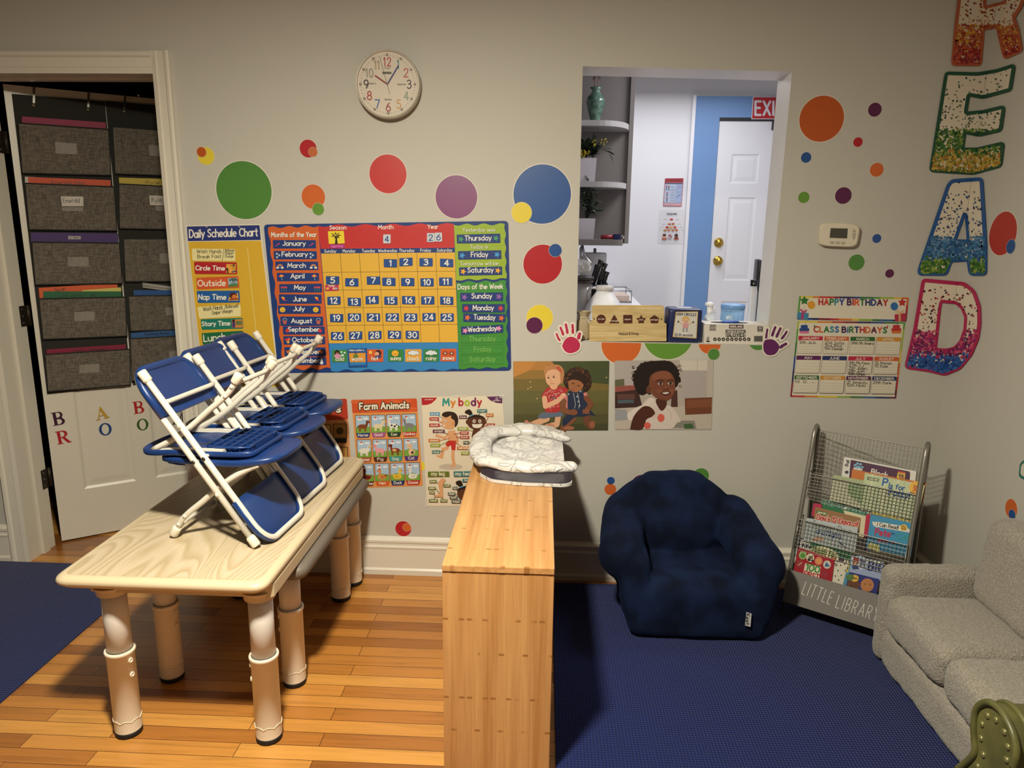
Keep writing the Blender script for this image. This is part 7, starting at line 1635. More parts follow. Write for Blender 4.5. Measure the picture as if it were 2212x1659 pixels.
def gloves():
    Y = .010; p0, p1 = W(*c2(1395, 1068), Y), W(*c2(1955, 905), Y); h = p1[2]-p0[2]; t = thing('glove_box', 'white cardboard box of disposable gloves on the sill, right of the blue cube', 'box', ((p0[0]+p1[0])/2, Y+.06, SL))
    b = MB(); m = M('#CFC8BE', .5, name='white_carton'); b.box((p0[0], Y, SL), (p1[0], Y+.115, SL+h), m); b.build('carton', t)
    a = AY(Y); a.rect(1397, 908, 1953, 1066, '#CFC8BE'); dk = '#2A2624'; a.rect(1618, 906, 1745, 941, '#3A2A28'); a.text('KIRKLAND', 1628, 932, 1735, 932, 17, 5, '#C9B8B0')
    a.rect(1586, 952, 1764, 1016, '#4A4644', 6); a.rect(1590, 978, 1760, 1012, '#CFC8BE', 4); a.text('NITRILE EXAM', 1602, 974, 1748, 974, 14, 3.6, '#CFC8BE'); a.text('GLOVES', 1598, 1009, 1752, 1009, 26, 7.5, dk, gap=.3)
    a.rect(1442, 905, 1502, 962, '#B9B2A8'); a.text('200', 1450, 930, 1498, 930, 22, 4.4, dk); a.rect(1446, 940, 1500, 946, '#5A5652'); a.rect(1446, 950, 1500, 957, '#5A5652', up=False); a.rect(1870, 922, 1915, 968, dk); a.text('M', 1882, 948, 1904, 948, 20, 5, '#CFC8BE'); a.text('MED', 1878, 963, 1908, 963, 8, 2, '#CFC8BE')
    for i in range(9): x = 1492+i*37.5; a.ell(x, 1036, 15, 16, dk, 20, up=(i == 0)); 
    a.up()
    for i in range(9): x = 1492+i*37.5; a.poly([(x-6, 1040+(i % 3)*2), (x+(i % 4)*2-2, 1028), (x+7, 1042)], '#CFC8BE', up=False)
    a.up()
    for i in range(16): a.rect(1840+i*4.6, 1006, 1840+i*4.6+(2.6 if i % 3 else 3.6), 1056, '#2A3A2C' if 4 < i < 8 else dk, up=False)
    a.line([(1424, 1028), (1432, 1014), (1441, 1028), (1434, 1040), (1420, 1040), (1424, 1028)], 4, dk); a.rect(1416, 1048, 1446, 1060, dk)
    tag(a.mb.build('carton_print', t), 'dark printed lettering and icons')
    zt = SL+h; cx_ = W(*c2(1650, 900), Y)[0]; b = MB(); b.add([(cx_+.075*math.cos(i*math.pi/14), Y+.055+.03*math.sin(i*math.pi/14), zt+.0006) for i in range(28)], [list(range(28))], M('#14161C', .8)); b.build('slot', t)
    b = MB(); b.ball((cx_-.004, Y+.05, zt+.003), .03, M('#2A4FA0', .5, name='blue_nitrile'), 14, (1, .5, .22)); b.ball((cx_+.018, Y+.055, zt+.003), .022, M('#2A4FA0', .5, name='blue_nitrile'), 14, (1, .5, .3)); tag(b.build('glove', t), 'blue glove poking out of the slot')
gloves()
def bag():
    import mathutils.noise as N
    cx_ = W(*c2(325, 1000), .06)[0]; m = M('#A39478', .9, name='natural_cotton', bump=.3)
    t = thing('drawstring_bag', 'small natural cotton drawstring bag standing on the left end of the sill', 'bag', (cx_, .06, SL))
    b = MB(); prof = [(.001, 0), (.026, .001), (.031, .01), (.031, .045), (.028, .07), (.020, .085), (.017, .092), (.024, .105), (.03, .115)]
    vs = []; n = 28
    for r, h in prof:
        for j in range(n): a_ = 2*math.pi*j/n; rr = r*(1+.10*math.sin(a_*7+h*40)*(1 if h > .05 else .3))+N.noise(Vector((math.cos(a_)*2, math.sin(a_)*2, h*30)))*.003*(1 if h > .004 else 0); vs.append((cx_+rr*math.cos(a_), .062+rr*.9*math.sin(a_), SL+h))
    b.add(vs, [[i*n+j, i*n+(j+1) % n, (i+1)*n+(j+1) % n, (i+1)*n+j] for i in range(len(prof)-1) for j in range(n)], m, True); b.build('sack', t)
    b = MB(); ring = [(cx_+.021*math.cos(q), .062+.020*math.sin(q), SL+.090) for q in np.linspace(0, 2*math.pi, 25)[:-1]]; b.tube(ring, .0022, M('#B9AE96', .9), 6, closed=True); b.tube([(cx_+.01, .04, SL+.09), (cx_+.02, .03, SL+.075), (cx_+.03, .031, SL+.05)], .002, M('#B9AE96', .9), 6); b.build('drawstring', t)
bag()
# ================================================================ the kitchen counter, its stove and what stands there
CZ = 1.045; pn, pf = F(1445, 720, CZ), W(1345, 613, KY)
KC = M('#E4E2E4', .25, name='white_counter_laminate'); b = MB(); P = [(-.98, .2), (pn[0]-.004, .2), (pf[0], KY-.02), (-.98, KY-.02)]
b.hexa([(x, y, CZ-.035) for x, y in P], [(x, y, CZ) for x, y in P], KC); t = thing('kitchen_counter', 'white kitchen counter running away behind the pass-through', 'counter', (-.2, 1.5, 0)); b.build('worktop', t)
b = MB(); P2 = [(-.98, .215), (pn[0]-.02, .215), (pf[0]-.015, KY-.02), (-.98, KY-.02)]; b.hexa([(x, y, .0005) for x, y in P2], [(x, y, CZ-.0355) for x, y in P2], M('#E0DEE0', .4, name='white_cabinet')); b.build('base_cabinet', t)
IRON = M('#1E1C1E', .5, .3, name='black_iron')
t = thing('cooktop_grate', 'black cooktop grate on the white counter behind the wooden box', 'cooktop', (.40, .33, CZ)); b = MB()
b.box((.27, .24, CZ+.0005), (.49, .44, CZ+.006), M('#3A383A', .3, .5)); b.build('hob_plate', t); b = MB()
for i in range(4): b.box((.275, .25+i*.058, CZ+.0065), (.485, .258+i*.058, CZ+.02), IRON)
for i in range(3): b.box((.30+i*.07, .25, CZ+.0065), (.308+i*.07, .432, CZ+.022), IRON); b.poly([(.30+i*.07, .25, CZ+.02), (.34+i*.07, .25, CZ+.02), (.315+i*.07, .25, CZ+.034)], IRON)
b.build('grate', t)
t = thing('paper_basket', 'thin wire tray on the counter near the kitchen end wall', 'tray', (.40, 1.6, CZ)); b = MB()
tw = M('#8A888C', .3, .7, name='chrome_wire')
for z in (.003, .07): b.tube([(.30, 1.45, CZ+z), (.52, 1.45, CZ+z), (.52, 1.75, CZ+z), (.30, 1.75, CZ+z)], .003, tw, 6, closed=True)
for x, y in ((.30, 1.45), (.52, 1.45), (.52, 1.75), (.30, 1.75)): b.tube([(x, y, CZ+.003), (x, y, CZ+.07)], .003, tw, 6)
b.build('wire_frame', t); b = MB(); b.box((.31, 1.46, CZ+.006), (.51, 1.74, CZ+.04), M('#C9B4A6', .8, name='paper_stack')); b.build('paper_stack', t)
def jug():
    Y = .30; cx_ = W(*c2(508, 780), Y)[0]; m = mat_clear('cloudy_plastic', (.86, .86, .9, 1), .35, .82)
    t = thing('water_jug', 'cloudy white round-shouldered water jug behind the wooden box', 'jug', (cx_, Y, CZ)); S = .0021*.9
    zt = W(*c2(508, 605), Y)[2]-CZ; b = MB(); R_ = .098; b.lathe([(0, .0008), (R_*.9, .001), (R_, .012), (R_, .03), (R_*.93, .06), (R_*.78, zt*.62), (R_*.55, zt*.82), (R_*.36, zt*.97), (R_*.34, zt)], (cx_, Y, CZ), m, 36); b.build('vessel', t)
    b = MB(); b.lathe([(R_*.37, zt+.0005), (R_*.40, zt+.004), (R_*.40, zt+.018), (R_*.34, zt+.022), (0, zt+.022)], (cx_, Y, CZ), M('#B9B4B4', .4, name='grey_lid_plastic'), 28); b.build('cap', t)
    b = MB(); b.tube([(cx_-R_*.35, Y, CZ+zt+.012), (cx_-R_*.62, Y, CZ+zt+.01), (cx_-R_*.70, Y, CZ+zt-.015), (cx_-R_*.66, Y, CZ+zt*.72)], .006, m, 8); b.build('handle', t)
jug()
def canister():
    Y = .33; cx_ = W(*c2(318, 640), Y)[0]; t = thing('clear_canister', 'clear storage canister with dark grey lid at the left edge of the opening', 'canister', (cx_, Y, CZ)); zt = W(*c2(318, 540), Y)[2]-CZ
    b = MB(); b.lathe([(0, .0008), (.036, .001), (.039, .006), (.040, zt), (.038, zt), (.037, .006), (0, .004)], (cx_, Y, CZ), mat_clear('grey_clear_acrylic', (.62, .60, .60, 1), .08, .55), 32); b.build('jar_body', t)
    b = MB(); b.lathe([(.039, zt+.0005), (.047, zt+.002), (.049, zt+.008), (.045, zt+.014), (.041, zt+.016), (.050, zt+.019), (.052, zt+.026), (.04, zt+.033), (0, zt+.034)], (cx_, Y, CZ), M('#4A4444', .5, name='dark_grey_lid'), 32); b.build('lid', t)
    zb = CZ+zt+.0355; t2 = thing('plastic_pouch', 'crumpled clear plastic pouch lying on the dark canister lid', 'pouch', (cx_, Y, zb)); import mathutils.noise as N
    b = MB(); n = 20; vs = []
    for i in range(11):
        ph = math.pi*i/10
        for j in range(n):
            q = 2*math.pi*j/n; r = 1+.35*N.noise(Vector((math.cos(q)*2+9, math.sin(q)*2, ph*2))); vs.append((cx_-.004+.038*r*math.sin(ph)*math.cos(q), Y+.03*r*math.sin(ph)*math.sin(q), zb+.034*(1-math.cos(ph))*r*.9+.0003))
    b.add(vs, [[i*n+j, (i+1)*n+j, (i+1)*n+(j+1) % n, i*n+(j+1) % n] for i in range(10) for j in range(n)], mat_clear('crinkled_clear_film', (.85, .84, .84, 1), .15, .7)); b.build('film', t2)
canister()
def knives():
    Y = .40; x0 = W(*c2(385, 700), Y)[0]; t = thing('knife_block', 'black knife block with angled black-handled knives beside the canister', 'knife block', (x0, Y, CZ)); bk = M('#121214', .35, name='black_handle_plastic')
    b = MB(); f = [(x0-.05, CZ+.0008), (x0+.035, CZ+.0008), (x0+.075, CZ+.19), (x0-.005, CZ+.17)]; b.hexa([(x, Y-.04, z) for x, z in f], [(x, Y+.05, z) for x, z in f], M('#1C1A1C', .5, name='black_block')); b.build('block', t)
    for i, (dx, L, yy) in enumerate(((.01, .115, -.02), (.035, .10, .0), (.058, .06, .02), (.005, .09, .03))):
        b = MB(); p = Vector((x0+dx, Y+yy, CZ+.181)); d = Vector((.30, 0, 1)).normalized(); b.tube([p, p+d*L*.3, p+d*L*.7, p+d*L], [.009, .011, .010, .012], bk, 10); b.build('knife_handle', t)
knives()
t = thing('paper_towel_roll', 'white paper towel roll standing on the counter under the grey shelves', 'paper towel', (0, 0, 0)); Y = 1.0; p = W(*c2(422, 480), Y); zt = W(*c2(422, 268), Y)[2]
t.location = (p[0], Y, CZ); WL[t] = Vector((p[0], Y, CZ)); b = MB(); b.lathe([(.018, .012), (.062, .012), (.063, .02), (.063, zt-CZ-.006), (.058, zt-CZ), (.018, zt-CZ), (.018, .012)], (p[0], Y, CZ), M('#DDDBDC', .9, name='paper_towel_white', bump=.2), 32); b.build('roll', t); b = MB(); b.lathe([(0, .0008), (.075, .0008), (.075, .009), (.01, .011), (.008, zt-CZ+.02), (0, zt-CZ+.024)], (p[0], Y, CZ), M('#B4B2B4', .3, .5, name='steel_holder'), 24); b.build('holder', t)
t = thing('desk_lamp', 'small grey lamp with slanted cone shade beside the paper towel roll', 'lamp', (0, 0, 0)); Y = .85; p = W(*c2(315, 480), Y); t.location = (p[0], Y, CZ); WL[t] = Vector((p[0], Y, CZ)); LM = M('#A8A6A8', .3, .6, name='brushed_grey_metal')
b = MB(); b.lathe([(0, .0008), (.05, .0008), (.05, .012), (.012, .016), (0, .016)], (p[0], Y, CZ), LM, 20); b.build('base', t); a0 = W(*c2(318, 200), Y); a1 = W(*c2(335, 290), Y); a2 = W(*c2(368, 365), Y)
b = MB(); b.tube([(p[0], Y, CZ+.016), (p[0]-.01, Y, a0[2]-.02), tuple(a0), tuple(a1)], .007, LM, 10); b.build('arm', t)
b = MB(); b.tube([tuple(a1), tuple(a1*.5+a2*.5), tuple(a2)], [.014, .02, .030], LM, 20, caps=False); b.build('shade', t)
# spray bottle, wipes tub, tall black dispenser and clear bottle behind the glove box
def spray():
    Y = .148; p = W(*c2(1440, 880), Y); t = thing('spray_bottle', 'clear spray bottle with white trigger head behind the glove box', 'spray bottle', (p[0], Y, SL)); z = lambda y: W(*c2(1440, y), Y)[2]-SL
    b = MB(); b.lathe([(0, .0008), (.022, .001), (.024, .006), (.024, z(860)), (.018, z(825)), (.010, z(808)), (.010, z(800))], (p[0], Y, SL), mat_clear('pale_teal_clear', (.78, .86, .86, 1), .08, .5), 24); b.build('bottle', t)
    wp = M('#E0DEE0', .35, name='white_trigger_plastic'); b = MB(); zz = SL+z(800); b.lathe([(.0125, .0005), (.0125, .014), (.009, .018), (.008, .024)], (p[0], Y, zz), wp, 18); b.tube([(p[0]+.012, Y, zz+.03), (p[0], Y, zz+.034), (p[0]-.02, Y, zz+.036)], [.011, .0105, .006], wp, 12); h = b.build('spray_head', t)
    b = MB(); b.tube([(p[0]+.004, Y, zz+.026), (p[0]+.018, Y, zz+.018), (p[0]+.021, Y, zz-.004)], [.005, .0045, .003], wp, 8); b.build('trigger', h)
spray()
def tub():
    Y = .22; p = W(*c2(1643, 860), Y); t = thing('wipes_tub', 'light blue round tub of wipes behind the glove box', 'tub', (p[0], Y, CZ)); x0, x1 = W(*c2(1540, 800), Y)[0], W(*c2(1748, 800), Y)[0]; R_ = (x1-x0)/2; z = lambda y: W(*c2(1643, y), Y)[2]-CZ
    # the tub stands on the low end shelf behind the sill
    b = MB(); b.lathe([(0, -.16), (R_*.96, -.16), (R_*.98, -.15), (R_*.98, z(765)), (0, z(765))], (p[0], Y, CZ), M('#7FA6D0', .4, name='pale_blue_tub'), 40); b.build('tub_body', t)
    b = MB(); b.lathe([(R_*.99, z(765)+.0005), (R_*1.02, z(762)), (R_*1.02, z(735)), (R_*.97, z(725)), (R_*.6, z(720)), (0, z(720))], (p[0], Y, CZ), M('#6A94C4', .35, name='blue_tub_lid'), 40); b.build('lid', t)
    fn = lambda px, py, off: (p[0]+(R_*.98+off)*math.sin((px-c2(1643, 0)[0])/((x1-x0)/2)*(x1-x0)/ (2*26.0)), Y-(R_*.98+off)*math.cos((px-c2(1643, 0)[0])/26.0), W(c2(1643, 0)[0], py, Y)[2])
    fn = lambda px, py, off: (p[0]+(R_*.98+off)*math.sin((px-c2(1643, 0)[0])/26.0), Y-(R_*.98+off)*math.cos((px-c2(1643, 0)[0])/26.0), W(c2(1643, 0)[0], py, Y)[2])
    a = Art(fn, 1180, 480, 4.096, .0001, .0004)
    for i in range(4): a.rect(1668, 790+i*17, 1732, 797+i*17, '#3A5A8A', up=(i == 0))
    a.text('WIPES', 1560, 850, 1615, 850, 30, 4, '#D5DCE6'); a.rect(1552, 775, 1600, 790, '#4A74AA'); tag(a.mb.build('printed_label', t), 'dark blue printed label')
    b = MB(); q = thing('service_shelf', 'low white ledge behind the sill under the wipes tub', 'shelf', (p[0], Y+.05, CZ-.18)); b.box((pn[0]+.02, .17, CZ-.185), (1.2, .5, CZ-.1605), KC); b.build('ledge', q); b = MB(); b.box((pn[0]+.03, .18, .0005), (1.19, .49, CZ-.1855), KC); b.build('carcass', q)
tub()
def tall():
    Y = .27; p = W(*c2(1872, 800), Y); zb = CZ-.160; t = thing('black_dispenser', 'tall black dispenser tower at the right edge of the opening', 'dispenser', (p[0], Y, zb)); zt = W(*c2(1880, 328), Y)[2]; bk = M('#0E0E10', .25, name='gloss_black_plastic')
    x0, x1 = W(*c2(1848, 600), Y)[0], W(*c2(1905, 600), Y)[0]; o = rbox('tower', (x0, Y-.02, zb+.0005), (x1, Y+.05, zt), .006, bk, t); rbox('tower_base', (x0-.03, Y-.03, zb+.0006), (x1+.01, Y+.06, zb+.02), .004, bk, t)
    Y2 = .21; p = W(*c2(1818, 800), Y2); t = thing('clear_bottle', 'clear bottle with black cap beside the tall black dispenser', 'bottle', (p[0], Y2, zb)); z = lambda y: W(*c2(1818, y), Y2)[2]-zb
    b = MB(); b.lathe([(0, .0008), (.016, .001), (.017, .006), (.017, z(620)), (.0145, z(590)), (.0145, z(560))], (p[0], Y2, zb), mat_clear('smoke_clear', (.8, .8, .82, 1), .06, .45), 24); b.build('bottle_body', t)
    b = MB(); b.lathe([(.0152, z(565)), (.0152, z(512)), (.012, z(508)), (0, z(508))], (p[0], Y2, zb), bk, 20); b.build('cap', t)
tall()
# ---------------------------------------------------------------- open grey end shelves with vase and plants
c1 = lambda x, y: (1230+x/4.046, 130+y/4.046)
def shelves():
    Yb, Yf = 1.02, .80; m = M('#76716E', .5, name='grey_cabinet_paint'); ml = M('#A8A4A4', .45, name='pale_grey_shelf')
    xr = W(1357, 300, Yb)[0]; zb = W(1300, 527, Yf)[2]; t = thing('corner_shelf_unit', 'grey open end shelves with rounded fronts on the kitchen wall', 'shelf unit', (.2, .9, zb))
    b = MB(); b.box((-.45, Yb, zb), (xr, Yb+.016, 2.45), m); b.build('back_panel', t); b = MB(); b.box((xr+.0005, Yb-.02, zb+.0), (xr+.022, Yb+.3, 2.45), m); b.build('side_panel', t)
    for nm, py in (('shelf', 515), ('shelf', 1052)):
        z1 = W(*c1(300, py+8), Yf)[2]; th = .026; xs = xr-.004; P = [(-.45, Yb-.0005), (-.45, Yf)]+[(xs-.16+.16*math.sin(q), Yf+.19*(1-math.cos(q))) for q in np.linspace(0, math.pi/2, 10)]+[(xs, Yb-.0005)]
        b = MB(); b.hexa([(x, y, z1-th) for x, y in P], [(x, y, z1) for x, y in P], ml); b.build(nm, t)
    b = MB(); P = [(-.45, Yb-.0005), (-.45, Yf), (xr-.03, Yf+.01), (xr-.004, Yb-.0005)]; z1 = W(*c1(300, 1570), Yf)[2]; b.hexa([(x, y, z1-.028) for x, y in P], [(x, y, z1) for x, y in P], m); b.build('bottom_shelf', t)
    return [W(*c1(300, 523), Yf)[2], W(*c1(300, 1060), Yf)[2], z1]
ZS = shelves()
def leaf(b, p, d, L, wd, m, up=Vector((0, 0, 1))):
    d = Vector(d).normalized(); s = d.cross(up); s = s.normalized() if s.length > 1e-4 else Vector((1, 0, 0)); n = s.cross(d); p = Vector(p)
    V = [p, p+d*L*.3+s*wd*.8+n*.002, p+d*L*.65+s*wd*.75+n*.001, p+d*L-n*L*.1, p+d*L*.65-s*wd*.75+n*.001, p+d*L*.3-s*wd*.8+n*.002, p+d*L*.5+n*L*.06]
    b.add(V, [[0, 1, 6], [1, 2, 6], [2, 3, 6], [3, 4, 6], [4, 5, 6], [5, 0, 6]], m, True)
def vase():
    Y = .90; cx_ = W(*c1(228, 400), Y)[0]; z0 = ZS[0]+.0006; H_ = W(*c1(228, 240), Y)[2]-z0; R_ = .046; t = thing('green_vase', 'green glazed vase with dried stems on the top grey shelf', 'vase', (cx_, Y, z0))
    g = NT('green_celadon_glaze', .2); n = g.n('TexNoise'); n.inputs['Scale'].default_value = 40; n.inputs['Detail'].default_value = 3; g.l(g.coords(), n.inputs['Vector']); g.color(g.ramp(n.outputs['Fac'], [(.35, '#3E5A4E'), (.65, '#6A8A78')]))
    b = MB(); b.lathe([(0, .0003), (.45*R_, .0005), (.5*R_, .01), (.72*R_, H_*.28), (R_, H_*.58), (.9*R_, H_*.72), (.45*R_, H_*.86), (.42*R_, H_*.93), (.66*R_, H_), (.55*R_, H_), (.36*R_, H_*.93), (.3*R_, H_*.8)], (cx_, Y, z0), g.m, 32); b.build('vase_body', t)
    b = MB(); st = M('#8A7468', .8, name='dried_stem'); rnd = random.Random(4)
    for i in range(7):
        x = rnd.uniform(-.02, .025); p = [(cx_, Y, z0+H_*.8), (cx_+x*.6, Y+rnd.uniform(-.01, .01), z0+H_+.03), (cx_+x, Y+rnd.uniform(-.02, .02), z0+H_+rnd.uniform(.06, .16))]; b.tube(p, .0016, st, 5)
        for k in range(6): q = np.array(p[1])*(1-k/6)+np.array(p[2])*k/6; leaf(b, q, (rnd.uniform(-1, 1), rnd.uniform(-1, 1), .8), .022, .006, st)
    b.build('dried_stems', t)
vase()
def planter(label, cx, py0, z0, Y, cols, fn, hh):
    x = W(*c1(cx, py0), Y)[0]; w_ = .042; h = W(*c1(cx, py0), Y)[2]-z0; t = thing('potted_plant', label, 'potted plant', (x, Y, z0), 'plants on the grey shelves')
    b = MB(); z0 += .0006; q0 = [(x-w_*.86, Y-w_*.86), (x+w_*.86, Y-w_*.86), (x+w_*.86, Y+w_*.86), (x-w_*.86, Y+w_*.86)]; q1 = [(x-w_, Y-w_), (x+w_, Y-w_), (x+w_, Y+w_), (x-w_, Y+w_)]
    b.hexa([(*p, z0) for p in q0], [(*p, z0+h) for p in q1], M('#C4BFC4', .4, name='white_planter')); b.build('pot', t)
    b = MB(); fn(b, x, Y, z0+h); b.build('foliage', t)
def fo1(b, x, y, z):
    rnd = random.Random(8); dk, yl, gy = M('#1E2E18', .6, name='dark_leaf'), M('#A8962A', .7, name='yellow_bloom'), M('#4E5E48', .6, name='eucalyptus_leaf')
    for i in range(80): d = (rnd.uniform(-1, 1), rnd.uniform(-1, 1), rnd.uniform(.2, 1.4)); p = (x+rnd.uniform(-.03, .03), y+rnd.uniform(-.03, .03), z+rnd.uniform(.0, .05)); leaf(b, p, d, rnd.uniform(.045, .085), .017, dk)
    for i in range(70): q = rnd.choice(((-.03, .015), (.02, .07), (-.01, .02), (.075, .075), (-.04, .02))); b.ball((x+q[0]+rnd.uniform(-.015, .015), y-.03+rnd.uniform(-.02, .02), z+q[1]+rnd.uniform(-.015, .015)), .0045, yl, 6)
    b.tube([(x+.02, y, z), (x+.06, y, z+.05), (x+.11, y, z+.03)], .0018, dk, 5)
    for p, d in (((.07, 0, .05), (1, 0, -.1)), ((.09, 0, .04), (1, .2, -.5)), ((.10, 0, .03), (1, -.3, -.6)), ((.10, 0, .03), (.7, 0, -1))): leaf(b, (x+p[0], y+p[1], z+p[2]), d, .055, .02, gy)
def fo2(b, x, y, z):
    rnd = random.Random(9); g1, g2 = M('#4A5648', .6, name='sage_leaf'), M('#7A867A', .6, name='pale_sage_leaf')
    for i in range(34):
        tx, ty, tz = rnd.uniform(-.05, .085), rnd.uniform(-.05, .05), rnd.uniform(.05, .20); P = [np.array((x, y, z)), np.array((x+tx*.4, y+ty*.4, z+tz*.6)), np.array((x+tx, y+ty, z+tz*(1 if tx < .05 else .7)))]; b.tube(P, .0013, g1, 5)
        for k in range(11): f = .25+.75*k/10; q = P[0]*(1-f)**2+2*P[1]*f*(1-f)+P[2]*f*f; leaf(b, q, (rnd.uniform(-1, 1), rnd.uniform(-1, .4), rnd.uniform(-.2, .9)), 0.026, .0095, g1 if rnd.random() < .65 else g2)
planter('white pot of yellow-flowered greenery on the middle grey shelf', 160, 862, ZS[1], .88, None, fo1, 0)
planter('white pot of small sage leaves on the lowest grey shelf', 150, 1385, ZS[2], .88, None, fo2, 0)
t = thing('red_blue_lighter', 'red and navy flashlight lying on the lowest grey shelf', 'flashlight', (0, 0, 0)); Y = .86; p = W(*c1(370, 1545), Y); z = ZS[2]; t.location = (p[0], Y, z); WL[t] = Vector((p[0], Y, z)); t.name = 'flashlight'
b = MB(); b.cyl((p[0]-.055, Y, z+.0135), (p[0]+.008, Y, z+.0135), .011, M('#8A2A34', .4), 16); b.build('red_barrel', t); b = MB(); b.box((p[0]+.0085, Y-.013, z+.0008), (p[0]+.042, Y+.013, z+.028), M('#16204E', .4)); b.build('blue_head', t); b = MB(); b.tube([(p[0]+.0425, Y, z+.014), (p[0]+.056, Y, z+.022), (p[0]+.062, Y, z+.012), (p[0]+.05, Y, z+.004)], .003, M('#B8B4B0', .25, .9, name='chrome_ring'), 8); b.build('ring', t)
# ---------------------------------------------------------------- flat signs on the kitchen end wall
kf = lambda px, py, off: W(px, py, KY-off)
a = Art(lambda px, py, off: W(px, py, KY-.031-off), 1230, 130, 4.046, .0006, .002)
a.sheet([(1603, 318), (1905, 318), (1892, 516), (1590, 516)], '#D8D2D4', .003); a.poly([(1610, 324), (1899, 324), (1886, 510), (1597, 510)], '#B3242C'); a.text('EXIT', 1625, 478, 1868, 480, 118, 19, '#DAD6DA', gap=.28); tag(a.mb.build('exit_sign', origin=None), 'red sign with white letters EXIT above the kitchen door', 'sign')
a = Art(kf, 1230, 130, 4.046, .0005, .002); a.sheet([(838, 1035), (995, 1034), (978, 1276), (821, 1272)], '#C9CCD8'); a.poly([(838, 1035), (995, 1034), (991, 1072), (835, 1072)], '#B03A44'); a.text('CHOKING', 845, 1062, 985, 1062, 18, 4, '#5A1E24'); a.poly([(835, 1074), (991, 1074), (990, 1082), (834, 1082)], '#2E3A5A'); a.poly([(833, 1084), (930, 1084), (927, 1138), (829, 1138)], '#B4C4D8'); a.poly([(934, 1084), (990, 1084), (986, 1152), (930, 1152)], '#9EAED0'); a.poly([(829, 1144), (926, 1144), (920, 1246), (823, 1244)], '#B4C0D4'); a.poly([(930, 1158), (985, 1158), (980, 1246), (925, 1246)], '#9EAED0'); a.poly([(823, 1248), (980, 1250), (978, 1276), (821, 1272)], '#C9A0A8'); a.line([(838, 1035), (995, 1034), (978, 1276), (821, 1272), (838, 1035)], 4, '#B03A44')
for x, y in ((850, 1112), (870, 1112), (855, 1170), (853, 1215)): a.ell(x, y-12, 7, 7, '#C06A5A', 10); a.line([(x, y-4), (x-2, y+18)], 7, '#4A5A7A')
for i in range(6): a.line([(885, 1104+i*24), (922, 1104+i*24)], 3, '#7A88A8', up=(i == 0))
a.line([(940, 1120), (960, 1105), (982, 1100)], 3, '#C06A6A'); a.line([(938, 1195), (958, 1180), (975, 1176)], 3, '#4A5A7A'); tag(a.mb.build('safety_poster'), 'red-bordered safety instruction poster on the kitchen wall, upper of two', 'poster')
a = Art(kf, 1230, 130, 4.046, .0005, .002); a.sheet([(788, 1308), (1008, 1308), (990, 1606), (770, 1602)], '#DAD8DA'); a.text('food pyramid', 852, 1350, 936, 1350, 18, 3, '#4A4A4A'); a.line([(840, 1358), (945, 1358)], 2, '#9A989A')
for r_, (y, n) in enumerate(((1392, 1), (1432, 2), (1460, 3), (1485, 4))):
    for i in range(n):
        x = 892+(i-(n-1)/2)*34-r_*2; a.ell(x, y, 15, 9, ['#C0503A', '#C98A5A', '#B8462E', '#C9A04A'][(i+r_) % 4], 10); a.ell(x+5, y+4, 8, 5, ['#A83A2A', '#D0B07A'][i % 2], 8)
    for sx in (-1, 1): a.line([(892+sx*(38+r_*16), y), (892+sx*(66+r_*14), y)], 2, '#8A888A', up=False)
for x, c in ((830, '#D09A7A'), (934, '#6A4030')): a.poly([(x-24, 1568), (x-14, 1550), (x+14, 1550), (x+26, 1568)], '#B84A3E'); a.ell(x, 1540, 14, 13, c); a.ell(x, 1528, 15, 10, '#3A241A'); a.line([(x-14, 1552), (x, 1560), (x+14, 1552)], 6, c)
a.ell(881, 1538, 20, 20, '#B8B4B8'); a.ell(876, 1532, 9, 8, '#A83A3A'); a.ell(888, 1544, 8, 7, '#A84A3A'); tag(a.mb.build('food_poster'), 'white food pyramid poster with two children, lower of two on the kitchen wall', 'poster')
